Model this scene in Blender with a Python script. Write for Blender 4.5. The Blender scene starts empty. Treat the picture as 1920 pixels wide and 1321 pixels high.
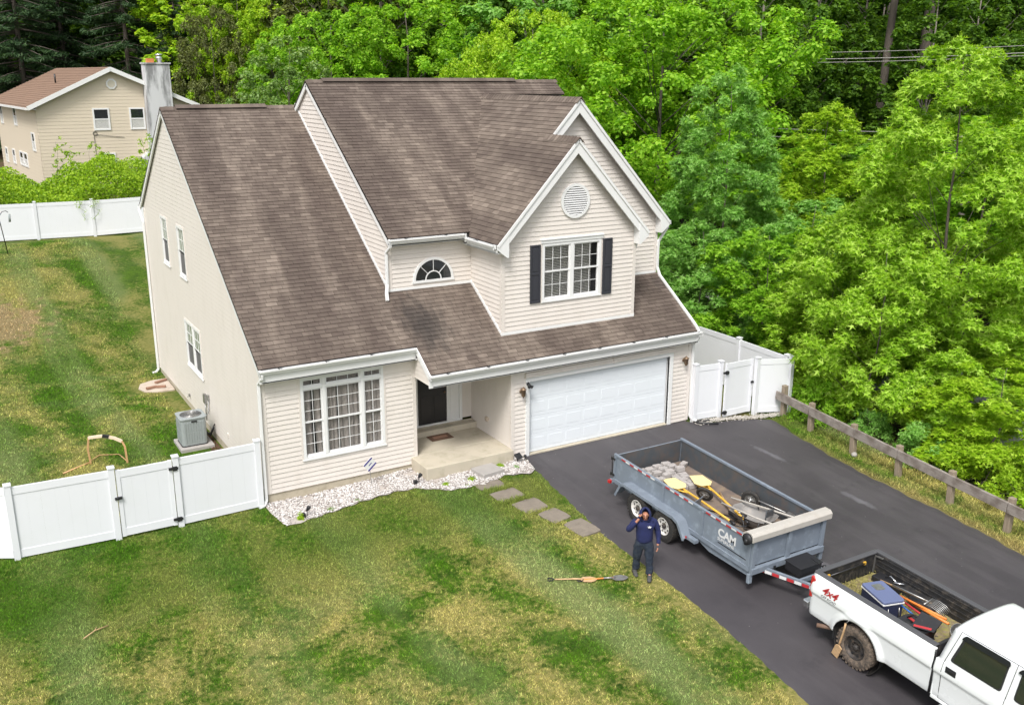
import bpy, bmesh, math, random
import numpy as np
from mathutils import Vector, Matrix
from mathutils import noise as mnoise

random.seed(7)
RNG = np.random.default_rng(7)
SC = bpy.context.scene
COL = SC.collection

# ------------------------------------------------------------------ camera
cam_d = bpy.data.cameras.new('camera')
cam = bpy.data.objects.new('camera', cam_d)
COL.objects.link(cam)
YAW, PITCH, ROLL = math.radians(30.587), math.radians(-15.983), math.radians(0.121)
cam.location = (-6.133, -22.454, 10.267)
fw = Vector((math.sin(YAW)*math.cos(PITCH), math.cos(YAW)*math.cos(PITCH), math.sin(PITCH)))
rt = Vector((math.cos(YAW), -math.sin(YAW), 0)); up = rt.cross(fw)
rt2 = rt*math.cos(ROLL)+up*math.sin(ROLL); up2 = -rt*math.sin(ROLL)+up*math.cos(ROLL)
cam.matrix_world = Matrix(((rt2.x, up2.x, -fw.x, cam.location.x), (rt2.y, up2.y, -fw.y, cam.location.y),
                           (rt2.z, up2.z, -fw.z, cam.location.z), (0, 0, 0, 1)))
cam_d.sensor_width = 36.0
cam_d.lens = 1810.9*36/1920
cam_d.clip_end = 2000
SC.camera = cam

# ------------------------------------------------------------------ world and sun (bright overcast)
SUN_EL, SUN_AZ = 54.0, 226.0          # azimuth clockwise from +y
world = bpy.data.worlds.new('World'); SC.world = world; world.use_nodes = True
wn = world.node_tree; wn.nodes.clear()
wo = wn.nodes.new('ShaderNodeOutputWorld'); wb = wn.nodes.new('ShaderNodeBackground')
ws = wn.nodes.new('ShaderNodeTexSky'); ws.sky_type = 'NISHITA'; ws.sun_disc = False
ws.sun_elevation = math.radians(SUN_EL); ws.sun_rotation = math.radians(SUN_AZ)
ws.air_density = 1.0; ws.dust_density = 3.5; ws.ozone_density = 1.0
wh = wn.nodes.new('ShaderNodeHueSaturation'); wh.inputs['Saturation'].default_value = 0.32
wn.links.new(ws.outputs[0], wh.inputs['Color']); wn.links.new(wh.outputs[0], wb.inputs['Color'])
wb.inputs['Strength'].default_value = 0.115
wn.links.new(wb.outputs[0], wo.inputs[0])
sun_d = bpy.data.lights.new('sun', 'SUN'); sun = bpy.data.objects.new('sun', sun_d); COL.objects.link(sun)
sun_d.energy = 1.5; sun_d.angle = math.radians(16); sun_d.color = (1.0, 0.975, 0.94)
_az, _el = math.radians(SUN_AZ), math.radians(SUN_EL)
sdir = Vector((math.sin(_az)*math.cos(_el), math.cos(_az)*math.cos(_el), math.sin(_el)))
sun.rotation_euler = sdir.to_track_quat('Z', 'Y').to_euler()
sun.location = (0, -20, 40)
SC.view_settings.view_transform = 'Standard'; SC.view_settings.look = 'None'
SC.view_settings.gamma = 1.0; SC.view_settings.use_curve_mapping = False
SC.view_settings.exposure = 1.02
SC.render.engine = 'CYCLES'
SC.cycles.max_bounces = 6; SC.cycles.diffuse_bounces = 3; SC.cycles.glossy_bounces = 3
SC.cycles.transmission_bounces = 4; SC.cycles.transparent_max_bounces = 8

# ------------------------------------------------------------------ helpers
def sm(a, b, x):
    t = min(1.0, max(0.0, (x-a)/(b-a))); return t*t*(3-2*t)
def npsm(a, b, x):
    t = np.clip((x-a)/(b-a), 0, 1); return t*t*(3-2*t)
def T(x, y):
    """height of the ground"""
    x = np.asarray(x, float); y = np.asarray(y, float)
    z = 0.05*np.clip(y+0.8, -40, 0)-0.03
    z = z-0.15*(1-npsm(1, 5, x))*npsm(-6, -0.5, y)
    left = 1-npsm(4, 14, x)
    z = z+left*(2.6*npsm(13, 28, y)+1.2*npsm(30, 42, y))
    z = z-0.5*npsm(16.5, 21, x)*(1-npsm(20, 40, y))*npsm(-30, -4, y)
    z = z+9*npsm(55, 130, y+0.35*x)+1.5*npsm(30, 60, y)*npsm(8, 20, x)
    return z
def Tz(x, y): return float(T(x, y))

class MB:
    """collects shapes for one mesh object"""
    def __init__(s): s.v = []; s.f = []; s.sm = []; s.sh = []
    def add(s, vs, fs, smooth=False):
        s.sh.append((len(s.v), len(s.v)+len(vs), len(s.f), len(s.f)+len(fs)))
        n = len(s.v); s.v += [tuple(v) for v in vs]
        s.f += [tuple(i+n for i in f) for f in fs]; s.sm += [smooth]*len(fs); return s
    def box(s, a, b):
        x0, y0, z0 = [min(a[i], b[i]) for i in range(3)]; x1, y1, z1 = [max(a[i], b[i]) for i in range(3)]
        return s.add([(x0,y0,z0),(x1,y0,z0),(x1,y1,z0),(x0,y1,z0),(x0,y0,z1),(x1,y0,z1),(x1,y1,z1),(x0,y1,z1)],
            [(0,3,2,1),(4,5,6,7),(0,1,5,4),(1,2,6,5),(2,3,7,6),(3,0,4,7)])
    def obox(s, c, U, V, N, a, b):
        """box in a frame: c + u U + v V + n N"""
        c, U, V, N = Vector(c), Vector(U), Vector(V), Vector(N)
        vs = [c+U*u+V*v+N*n for n in (a[2], b[2]) for (u, v) in ((a[0],a[1]),(b[0],a[1]),(b[0],b[1]),(a[0],b[1]))]
        fl = [(0,3,2,1),(4,5,6,7),(0,1,5,4),(1,2,6,5),(2,3,7,6),(3,0,4,7)]
        if U.cross(V).dot(N)*(b[0]-a[0])*(b[1]-a[1])*(b[2]-a[2]) < 0: fl = [tuple(reversed(f)) for f in fl]
        return s.add(vs, fl)
    def beam(s, p0, p1, w, h, upv=(0,0,1), e=0.0):
        """bar from p0 to p1; w across, h along up"""
        p0, p1 = Vector(p0), Vector(p1); d = (p1-p0); L = d.length; d.normalize()
        u = Vector(upv); u = (u-d*u.dot(d)).normalized(); r = d.cross(u)
        return s.obox(p0, d, r, u, (-e, -w/2, -h/2), (L+e, w/2, h/2))
    def prism(s, poly, O, U, V, N, n0, n1):
        """polygon [(u,v)] pushed from n0 to n1 along N"""
        O, U, V, N = Vector(O), Vector(U), Vector(V), Vector(N); k = len(poly)
        A = [O+U*u+V*v+N*n0 for u, v in poly]; B = [O+U*u+V*v+N*n1 for u, v in poly]
        fs = [tuple(range(k-1, -1, -1)), tuple(range(k, 2*k))]+[(i, (i+1) % k, (i+1) % k+k, i+k) for i in range(k)]
        area = sum(poly[i][0]*poly[(i+1) % k][1]-poly[(i+1) % k][0]*poly[i][1] for i in range(k))
        if area*U.cross(V).dot(N)*(n1-n0) < 0: fs = [tuple(reversed(f)) for f in fs]
        return s.add(A+B, fs)
    def tube(s, pts, r, n=8, sq=False, cap=True, smooth=True):
        pts = [Vector(p) for p in pts]; k = len(pts)
        rs = r if isinstance(r, (list, tuple)) else [r]*k
        d = (pts[1]-pts[0]).normalized(); a = Vector((0,0,1)) if abs(d.z) < .9 else Vector((0,1,0))
        u = (a-d*a.dot(d)).normalized(); vs = []
        for i, p in enumerate(pts):
            if i == 0: t = pts[1]-pts[0]
            elif i == k-1: t = pts[-1]-pts[-2]
            else: t = (pts[i+1]-p).normalized()+(p-pts[i-1]).normalized()
            t.normalize(); u = (u-t*u.dot(t)).normalized(); w = t.cross(u)
            for j in range(n):
                an = 2*math.pi*(j+(.5 if sq else 0))/n
                vs.append(p+(u*math.cos(an)+w*math.sin(an))*rs[i])
        fs = [(i*n+j, i*n+(j+1) % n, (i+1)*n+(j+1) % n, (i+1)*n+j) for i in range(k-1) for j in range(n)]
        if cap: fs += [tuple(range(n-1, -1, -1)), tuple(range((k-1)*n, k*n))]
        return s.add(vs, fs, smooth and not sq)
    def cyl(s, p0, p1, r0, r1=None, n=12, smooth=True): return s.tube([p0, p1], [r0, r0 if r1 is None else r1], n, smooth=smooth)
    def lathe(s, prof, O=(0,0,0), A=(0,0,1), n=20, smooth=True):
        """profile [(r,h)] round axis A"""
        O, A = Vector(O), Vector(A).normalized(); a = Vector((1,0,0)) if abs(A.x) < .9 else Vector((0,1,0))
        u = (a-A*a.dot(A)).normalized(); w = A.cross(u); vs = []
        for r, h in prof:
            for j in range(n):
                an = 2*math.pi*j/n; vs.append(O+A*h+(u*math.cos(an)+w*math.sin(an))*r)
        m = len(prof)
        return s.add(vs, [(i*n+j, i*n+(j+1) % n, (i+1)*n+(j+1) % n, (i+1)*n+j) for i in range(m-1) for j in range(n)], smooth)
    def ball(s, c, r, n=8, m=6):
        if not isinstance(r, (tuple, list)): r = (r, r, r)
        vs = [(c[0], c[1], c[2]-r[2])]
        for i in range(1, m):
            a = -math.pi/2+math.pi*i/m
            for j in range(n): b = 2*math.pi*j/n; vs.append((c[0]+r[0]*math.cos(a)*math.cos(b), c[1]+r[1]*math.cos(a)*math.sin(b), c[2]+r[2]*math.sin(a)))
        vs.append((c[0], c[1], c[2]+r[2])); e = len(vs)-1; fs = [(0, 1+(j+1) % n, 1+j) for j in range(n)]
        for i in range(m-2): fs += [(1+i*n+j, 1+i*n+(j+1) % n, 1+(i+1)*n+(j+1) % n, 1+(i+1)*n+j) for j in range(n)]
        fs += [(e, 1+(m-2)*n+j, 1+(m-2)*n+(j+1) % n) for j in range(n)]
        return s.add(vs, fs, True)
    def mesh(s, name, mats):
        me = bpy.data.meshes.new(name); me.from_pydata(s.v, [], s.f)
        for m in (mats if isinstance(mats, (list, tuple)) else [mats]): me.materials.append(m)
        me.polygons.foreach_set('use_smooth', s.sm); me.update(); return me
    def clusters(s):
        """shapes whose boxes touch belong together"""
        bb = []
        for a, b, _, _ in s.sh:
            q = np.array(s.v[a:b]); bb.append((q.min(0)-.004, q.max(0)+.004))
        par = list(range(len(bb)))
        def find(i):
            while par[i] != i: i = par[i]
            return i
        for i in range(len(bb)):
            for j in range(i):
                if (bb[i][0] <= bb[j][1]).all() and (bb[j][0] <= bb[i][1]).all(): par[find(i)] = find(j)
        out = {}
        for i in range(len(bb)): out.setdefault(find(i), []).append(i)
        return list(out.values())
    def build(s, name, mats, parent=None, bevel=0.0, loc=None, rot=None, split=True):
        if split and parent is not None and 1 < len(s.sh) < 60:
            cl = s.clusters()
            if 1 < len(cl) <= 14:
                first = None
                for c in cl:
                    m = MB()
                    for i in c:
                        a, b, fa, fb = s.sh[i]; n = len(m.v); m.v += s.v[a:b]; m.f += [tuple(k-a+n for k in f) for f in s.f[fa:fb]]; m.sm += s.sm[fa:fb]
                    o = link(name, m.mesh(name, mats), parent, bevel, loc, rot); first = first or o
                return first
        return link(name, s.mesh(name, mats), parent, bevel, loc, rot)

def link(name, me, parent=None, bevel=0.0, loc=None, rot=None):
    o = bpy.data.objects.new(name, me); COL.objects.link(o)
    if parent is not None: o.parent = parent
    if loc is not None: o.location = loc
    if rot is not None: o.rotation_euler = rot
    if bevel:
        b = o.modifiers.new('bevel', 'BEVEL'); b.width = bevel; b.segments = 2; b.limit_method = 'ANGLE'; b.angle_limit = math.radians(40)
    return o
def tag(o, label=None, cat=None, group=None, kind=None):
    if label: o['label'] = label
    if cat: o['category'] = cat
    if group: o['group'] = group
    if kind: o['kind'] = kind
    return o
def thing(name, label, cat, loc=(0,0,0), rot=(0,0,0), group=None):
    o = bpy.data.objects.new(name, None); COL.objects.link(o); o.location = loc; o.rotation_euler = rot
    o.empty_display_size = .3
    return tag(o, label, cat, group)
def copy_tree(o, parent=None):
    c = o.copy(); COL.objects.link(c); c.parent = parent
    for ch in [q for q in COL.objects if q.parent == o and q != c]: copy_tree(ch, c)
    return c
def npmesh(name, V, F, mats, parent=None, mi=None, smooth=False):
    """big mesh from numpy arrays; F is (n,3) or (n,4)"""
    me = bpy.data.meshes.new(name); k = F.shape[1]
    me.vertices.add(len(V)); me.vertices.foreach_set('co', np.ascontiguousarray(V, dtype=np.float32).ravel())
    me.loops.add(F.size); me.loops.foreach_set('vertex_index', np.ascontiguousarray(F, dtype=np.int32).ravel())
    me.polygons.add(len(F)); me.polygons.foreach_set('loop_start', np.arange(0, F.size, k, dtype=np.int32))
    for m in (mats if isinstance(mats, (list, tuple)) else [mats]): me.materials.append(m)
    if mi is not None: me.polygons.foreach_set('material_index', np.asarray(mi, dtype=np.int32))
    me.update(calc_edges=True); me.validate(verbose=False)
    if smooth: me.polygons.foreach_set('use_smooth', [True]*len(me.polygons))
    return link(name, me, parent)

# ------------------------------------------------------------------ materials
class NT:
    def __init__(s, name):
        s.m = bpy.data.materials.new(name); s.m.use_nodes = True; s.t = s.m.node_tree; s.t.nodes.clear()
        s.out = s.n('ShaderNodeOutputMaterial')
    def n(s, ty, **k):
        q = s.t.nodes.new(ty)
        for a, b in k.items(): setattr(q, a, b)
        return q
    def l(s, a, b): s.t.links.new(a, b)
    def pos(s): return s.n('ShaderNodeNewGeometry').outputs['Position']
    def obj(s): return s.n('ShaderNodeTexCoord').outputs['Object']
    def map(s, v, scale=(1,1,1), rot=(0,0,0), loc=(0,0,0)):
        q = s.n('ShaderNodeMapping'); q.inputs['Scale'].default_value = scale; q.inputs['Rotation'].default_value = rot
        q.inputs['Location'].default_value = loc; s.l(v, q.inputs['Vector']); return q.outputs[0]
    def noise(s, v, scale, detail=4, rough=.55, dist=0.0):
        q = s.n('ShaderNodeTexNoise'); q.inputs['Scale'].default_value = scale; q.inputs['Detail'].default_value = detail
        q.inputs['Roughness'].default_value = rough; q.inputs['Distortion'].default_value = dist
        s.l(v, q.inputs['Vector']); return q.outputs['Fac']
    def ramp(s, f, stops, interp='LINEAR'):
        q = s.n('ShaderNodeValToRGB'); r = q.color_ramp; r.interpolation = interp
        while len(r.elements) < len(stops): r.elements.new(0.5)
        for e, (p, c) in zip(r.elements, stops):
            e.position = p; e.color = tuple(c)+(1,) if not isinstance(c, (int, float)) else (c, c, c, 1)
        s.l(f, q.inputs[0]); return q.outputs[0]
    def mix(s, f, a, b, mode='MIX'):
        q = s.n('ShaderNodeMix', data_type='RGBA', blend_type=mode)
        for x, i in ((f, 0), (a, 6), (b, 7)):
            if isinstance(x, (int, float)): q.inputs[i].default_value = x if i == 0 else (x, x, x, 1)
            elif isinstance(x, (tuple, list)): q.inputs[i].default_value = tuple(x)+(1,)
            else: s.l(x, q.inputs[i])
        return q.outputs[2]
    def math(s, op, a, b=0.0, c=None):
        q = s.n('ShaderNodeMath', operation=op)
        for x, i in ((a, 0), (b, 1))+(((c, 2),) if c is not None else ()):
            if isinstance(x, (int, float)): q.inputs[i].default_value = x
            else: s.l(x, q.inputs[i])
        return q.outputs[0]
    def rand(s):
        """random number per loose piece and per object"""
        a = s.n('ShaderNodeNewGeometry').outputs['Random Per Island']; b = s.n('ShaderNodeObjectInfo').outputs['Random']
        return s.math('FRACT', s.math('ADD', a, b))
    def bump(s, h, strength=.3, dist=.01):
        q = s.n('ShaderNodeBump'); q.inputs['Strength'].default_value = strength; q.inputs['Distance'].default_value = dist
        s.l(h, q.inputs['Height']); return q.outputs[0]
    def bsdf(s, col, rough=.5, metal=0.0, bump=None, spec=None, coat=0.0):
        q = s.n('ShaderNodeBsdfPrincipled')
        for x, k in ((col, 'Base Color'), (rough, 'Roughness'), (metal, 'Metallic')):
            if isinstance(x, (int, float)): q.inputs[k].default_value = x
            elif isinstance(x, (tuple, list)): q.inputs[k].default_value = tuple(x)+(1,)
            else: s.l(x, q.inputs[k])
        if spec is not None: q.inputs['Specular IOR Level'].default_value = spec
        if coat: q.inputs['Coat Weight'].default_value = coat; q.inputs['Coat Roughness'].default_value = .08
        if bump is not None: s.l(bump, q.inputs['Normal'])
        s.l(q.outputs[0], s.out.inputs[0]); return q

def pm(name, col, rough=.5, metal=0.0, var=.12, scale=3.0, bstr=0.0, bscale=60, dirt=None, dirtamt=.5, spec=None, coat=0.0, stretch=(1,1,1), lo=.5, hi=.72):
    """painted / plain procedural surface with soft variation and optional dirt"""
    t = NT(name); p = t.map(t.pos(), stretch); n = t.noise(p, scale, 5)
    c = t.mix(n, tuple(x*(1-var) for x in col), tuple(min(1, x*(1+var)) for x in col))
    if dirt is not None:
        d = t.ramp(t.noise(p, scale*1.7, 6, .65), [(lo, 0.0), (hi, dirtamt)])
        c = t.mix(d, c, dirt)
    b = t.bump(t.noise(p, bscale, 3), bstr, .01) if bstr else None
    r = t.math('ADD', t.math('MULTIPLY', n, .15), rough-.07)
    t.bsdf(c, r, metal, b, spec, coat); return t.m

M = {}
M['siding'] = pm('vinyl_siding', (.655, .605, .555), .5, var=.04, scale=1.2, dirt=(.42, .37, .31), dirtamt=.18, stretch=(1, 1, .35))
M['siding_side'] = M['siding']
M['white'] = pm('white_trim', (.71, .71, .70), .4, var=.03, scale=2, dirt=(.5, .48, .43), dirtamt=.12)
M['vinyl'] = pm('white_vinyl', (.695, .705, .73), .35, var=.02, scale=1.0, dirt=(.60, .62, .58), dirtamt=.12)
M['garage'] = pm('garage_door_paint', (.71, .745, .775), .4, var=.02, scale=1)
M['black'] = pm('black_plastic', (.018, .018, .02), .45, var=.3, scale=9)
M['darkmetal'] = pm('dark_metal', (.05, .05, .052), .4, metal=.6, var=.3, scale=6)
M['steel'] = pm('worn_steel', (.38, .38, .37), .38, metal=.8, var=.2, scale=9, dirt=(.16, .10, .06), dirtamt=.6)
M['chrome'] = pm('chrome', (.7, .7, .7), .15, metal=1.0, var=.05)
M['shutter'] = pm('shutter_paint', (.035, .036, .045), .45, var=.1, scale=3)
M['doorblack'] = pm('black_door_paint', (.010, .010, .012), .35, var=.1)
M['bronze'] = pm('bronze_lamp_metal', (.20, .13, .08), .5, metal=.5, var=.3, scale=20, dirt=(.4, .36, .28), dirtamt=.6)
M['rubber'] = pm('tyre_rubber', (.022, .021, .02), .8, var=.3, scale=12, dirt=(.12, .095, .07), dirtamt=.5, bstr=.4, bscale=40)
M['rubber_mud'] = pm('muddy_tyre_rubber', (.05, .042, .036), .85, var=.3, scale=12, dirt=(.20, .15, .11), dirtamt=.85, lo=.35, hi=.65, bstr=.4, bscale=40)
M['rimwhite'] = pm('white_steel_wheel', (.62, .60, .57), .45, var=.06, scale=8, dirt=(.25, .19, .13), dirtamt=.6)
M['rimdark'] = pm('dark_steel_wheel', (.045, .04, .037), .6, metal=.3, var=.3, scale=8, dirt=(.14, .10, .07), dirtamt=.7)
M['red'] = pm('red_lens', (.45, .02, .02), .25, var=.1, coat=.5)
M['redtape'] = pm('red_reflective_tape', (.42, .03, .035), .4, var=.15, scale=10)
M['whitetape'] = pm('white_reflective_tape', (.62, .62, .62), .4, var=.12, scale=10)
M['yellow'] = pm('yellow_paint', (.72, .42, .05), .45, var=.15, scale=8, dirt=(.35, .25, .12), dirtamt=.5)
M['paleyellow'] = pm('faded_yellow_plate', (.74, .62, .30), .6, var=.1, scale=7, dirt=(.45, .38, .22), dirtamt=.5)
M['orange'] = pm('orange_fibreglass', (.75, .22, .04), .45, var=.15, scale=8)
M['woodtool'] = pm('tool_handle_wood', (.52, .34, .18), .6, var=.2, scale=10, dirt=(.25, .17, .1), dirtamt=.6)
M['concrete'] = pm('concrete', (.47, .42, .33), .85, var=.12, scale=1.5, dirt=(.30, .27, .19), dirtamt=.6, bstr=.3, bscale=70)
M['found'] = pm('foundation_concrete', (.42, .37, .28), .9, var=.12, scale=2.2, dirt=(.25, .22, .15), dirtamt=.6, bstr=.3, bscale=60)
M['paver'] = pm('grey_paver_block', (.36, .335, .32), .9, var=.25, scale=6, dirt=(.30, .24, .19), dirtamt=.4, bstr=.6, bscale=60)
M['slate'] = pm('flagstone', (.20, .17, .135), .85, var=.3, scale=4, dirt=(.12, .10, .08), dirtamt=.5, bstr=.5, bscale=30)
M['slab'] = pm('grey_slab', (.34, .32, .30), .9, var=.1, scale=4, bstr=.3)
M['acgrey'] = pm('grey_cabinet_metal', (.30, .33, .33), .5, metal=.1, var=.06, scale=5)
M['weathered'] = None

def mk_weathered():
    t = NT('weathered_wood'); p = t.obj()
    g = t.noise(t.map(p, (30, 1.2, 30)), 2.0, 6, .6); n = t.noise(p, 2.5, 5, .6)
    c = t.mix(g, (.07, .052, .04), (.42, .38, .34)); c = t.mix(t.ramp(n, [(.45, 0.0), (.62, .8)]), c, (.12, .095, .075))
    t.bsdf(c, .85, bump=t.bump(g, .5, .01)); return t.m
M['weathered'] = mk_weathered()
def mk_post():
    t = NT('weathered_post_wood'); p = t.pos()
    g = t.noise(t.map(p, (14, 14, 1.2)), 2.0, 6, .6)
    c = t.mix(g, (.16, .12, .08), (.34, .28, .21)); t.bsdf(c, .85, bump=t.bump(g, .5, .01)); return t.m
M['post'] = mk_post()

def mk_shingle(name, a, b, streak, tint=(.60, .47, .39), far=False):
    t = NT(name); p = t.pos()
    r = t.rand()
    c = t.mix(t.ramp(r, [(0, 0), (.35, .35), (.75, .6), (1, 1)]), a, b)
    # weathering runs down the slope: stretched noise
    s1 = t.noise(t.map(p, (1.0, .16, .16)), 1.05, 5, .6, .4)
    s2 = t.noise(t.map(p, (2.6, .9, .9)), 2.1, 4, .6)
    c = t.mix(t.ramp(s1, [(.40, 0.0), (.50, .6), (.63, 1.0)]), c, t.mix(.60, c, (.052, .036, .031)))
    c = t.mix(t.ramp(s2, [(.45, 0.0), (.7, .45)]), c, t.mix(.6, c, (.085, .06, .054)))
    gr = t.noise(p, 55, 3, .7); c = t.mix(t.math('MULTIPLY', gr, .35), c, (.05, .04, .036))
    for sc, po, st in streak:
        q = t.map(p, (1/sc[0], 1/sc[1], 1/sc[2]), (0, 0, 0), (-po[0]/sc[0], -po[1]/sc[1], -po[2]/sc[2]))
        ln = t.n('ShaderNodeVectorMath', operation='LENGTH'); t.l(q, ln.inputs[0])
        ns = t.math('ADD', ln.outputs['Value'], t.math('MULTIPLY', t.math('SUBTRACT', t.noise(t.map(p, (3, .9, .9)), 2.2, 4), .5), 1.3))
        c = t.mix(t.ramp(ns, [(0.0, st), (.45, st*.8), (1.0, 0.0)]), c, (.035, .031, .029))
    t.bsdf(c, .92, bump=t.bump(gr, .35, .004), spec=.25); return t.m
M['shingle'] = mk_shingle('brown_asphalt_shingle', (.150, .119, .096), (.255, .207, .168), [((.75, 1.15, 1.6), (4.62, .35, 3.87), .82), ((.4, .35, .5), (12.9, .6, 4.1), .4)])
M['roofbase'] = pm('roof_deck', (.045, .036, .032), .9, var=.15)

def grasscol(t, p):
    """patchy lawn colour from world position"""
    n0 = t.noise(p, .16, 3, .5); n1 = t.noise(t.map(p, (1, 1, 1), (0, 0, 0), (7, 3, 0)), .42, 5, .62, .6); n2 = t.noise(p, 2.2, 5, .62, .4); n3 = t.noise(p, 9, 4, .7)
    c = t.mix(t.ramp(t.math('ADD', t.math('MULTIPLY', n2, .55), t.math('MULTIPLY', n3, .45)), [(.36, 0), (.60, 1)]), (.020, .075, .003), (.098, .215, .010))
    dry = t.math('ADD', t.math('MULTIPLY', n1, .72), t.math('MULTIPLY', n3, .42)); dry = t.math('ADD', dry, t.math('MULTIPLY', t.math('SUBTRACT', n0, .5), .28))
    # mower stripes, fading in and out
    w = t.n('ShaderNodeTexWave', wave_type='BANDS', bands_direction='X'); w.inputs['Scale'].default_value = .155
    w.inputs['Distortion'].default_value = 1.2; w.inputs['Detail'].default_value = 2; w.inputs['Detail Scale'].default_value = .6
    t.l(t.map(p, (1, 1, 1), (0, 0, math.radians(-8))), w.inputs['Vector'])
    dry = t.math('ADD', dry, t.math('MULTIPLY', t.math('SUBTRACT', w.outputs['Fac'], .5), .075))
    c = t.mix(t.ramp(dry, [(.51, 0.0), (.575, .45), (.66, .95)]), c, t.mix(n3, (.30, .265, .06), (.56, .48, .19)))
    c = t.mix(t.ramp(t.noise(t.map(p, (1, 1, 1), (0, 0, 0), (31, 17, 0)), .55, 4, .6), [(.52, 0), (.68, .35)]), c, (.19, .25, .095))
    sp_ = t.n('ShaderNodeTexWave', wave_type='BANDS', bands_direction='X'); sp_.inputs['Scale'].default_value = .101; sp_.inputs['Distortion'].default_value = 1.0; sp_.inputs['Detail'].default_value = 3; sp_.inputs['Detail Scale'].default_value = .5; sp_.inputs['Phase Offset'].default_value = 1.1
    t.l(t.map(p, (1, 1, 1), (0, 0, math.radians(-3))), sp_.inputs['Vector'])
    c = t.mix(t.math('MULTIPLY', t.ramp(sp_.outputs['Fac'], [(.55, 0), (.93, .8)]), t.ramp(t.noise(t.map(p, (1, .35, 1), (0, 0, 0), (3, 9, 0)), .5, 4), [(.38, 0), (.6, 1)])), c, t.mix(n3, (.16, .25, .07), (.36, .38, .17)))
    # greener belt near the house and worn earth in the back yard
    sx = t.n('ShaderNodeSeparateXYZ'); t.l(p, sx.inputs[0])
    ed = t.math('ADD', sx.outputs['Y'], t.math('MULTIPLY', t.math('SUBTRACT', n1, .5), 3.0))
    g = t.ramp(t.math('MULTIPLY', t.math('ADD', ed, 9.5), .1), [(.40, 0.0), (.68, .7), (.95, .5), (1.0, .2)])
    c = t.mix(g, c, t.mix(n3, (.022, .08, .004), (.088, .195, .010)))
    vg = t.math('ADD', sx.outputs['X'], t.math('MULTIPLY', t.math('SUBTRACT', t.noise(p, 2.5, 4), .5), .5))
    vr = t.math('MULTIPLY', t.ramp(t.math('SUBTRACT', vg, 14.9), [(.0, .8), (.55, .0)]), t.ramp(t.math('MULTIPLY', sx.outputs['X'], .05), [(.70, 0), (.71, 1)]))
    c = t.mix(vr, c, t.mix(n3, (.26, .20, .07), (.42, .33, .15)))
    q = t.map(p, (1/3.0, 1/2.7, 0), (0, 0, 0), (5.4/3.0, -19.5/2.7, 0)); ln = t.n('ShaderNodeVectorMath', operation='LENGTH'); t.l(q, ln.inputs[0])
    v = t.math('ADD', ln.outputs['Value'], t.math('MULTIPLY', t.math('SUBTRACT', t.noise(t.map(p, (1, 1, 0)), 1.8, 5, .7), .5), 2.2))
    c = t.mix(t.ramp(v, [(.55, .85), (.9, 0.0)]), c, (.42, .30, .17))
    return c
def mk_lawn():
    t = NT('lawn_ground'); p = t.pos(); sx = t.n('ShaderNodeSeparateXYZ'); t.l(p, sx.inputs[0])
    g = t.mix(.55, grasscol(t, p), (.035, .04, .012))
    # woodland floor beyond the rail fence and behind the yard
    lit = t.mix(t.noise(p, 3, 6, .7), (.05, .035, .02), (.17, .115, .07)); lit = t.mix(t.ramp(t.noise(p, .5, 4), [(.4, 0), (.6, .8)]), lit, (.04, .06, .015))
    w = t.math('MAXIMUM', t.ramp(t.math('MULTIPLY', sx.outputs['X'], .05), [(.80, 0), (.83, 1)]), t.ramp(t.math('MULTIPLY', sx.outputs['Y'], .01), [(.34, 0), (.37, 1)]))
    c = t.mix(w, g, lit)
    t.bsdf(c, .95, bump=t.bump(t.noise(p, 12, 4, .7), .6, .04), spec=.1); return t.m
M['lawn'] = mk_lawn()
def mk_blade():
    t = NT('grass_blade'); p = t.pos(); c = grasscol(t, p); r = t.rand()
    c = t.mix(1.0, c, t.ramp(r, [(0, .75), (.5, 1.35), (.85, 1.75), (1, 2.5)]), 'MULTIPLY')
    b = t.bsdf(c, .7, spec=.15)
    tr = t.n('ShaderNodeBsdfTranslucent'); t.l(c, tr.inputs[0]); mx = t.n('ShaderNodeMixShader'); mx.inputs[0].default_value = .3
    t.l(b.outputs[0], mx.inputs[1]); t.l(tr.outputs[0], mx.inputs[2]); t.l(mx.outputs[0], t.out.inputs[0]); return t.m
M['blade'] = mk_blade()
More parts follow.
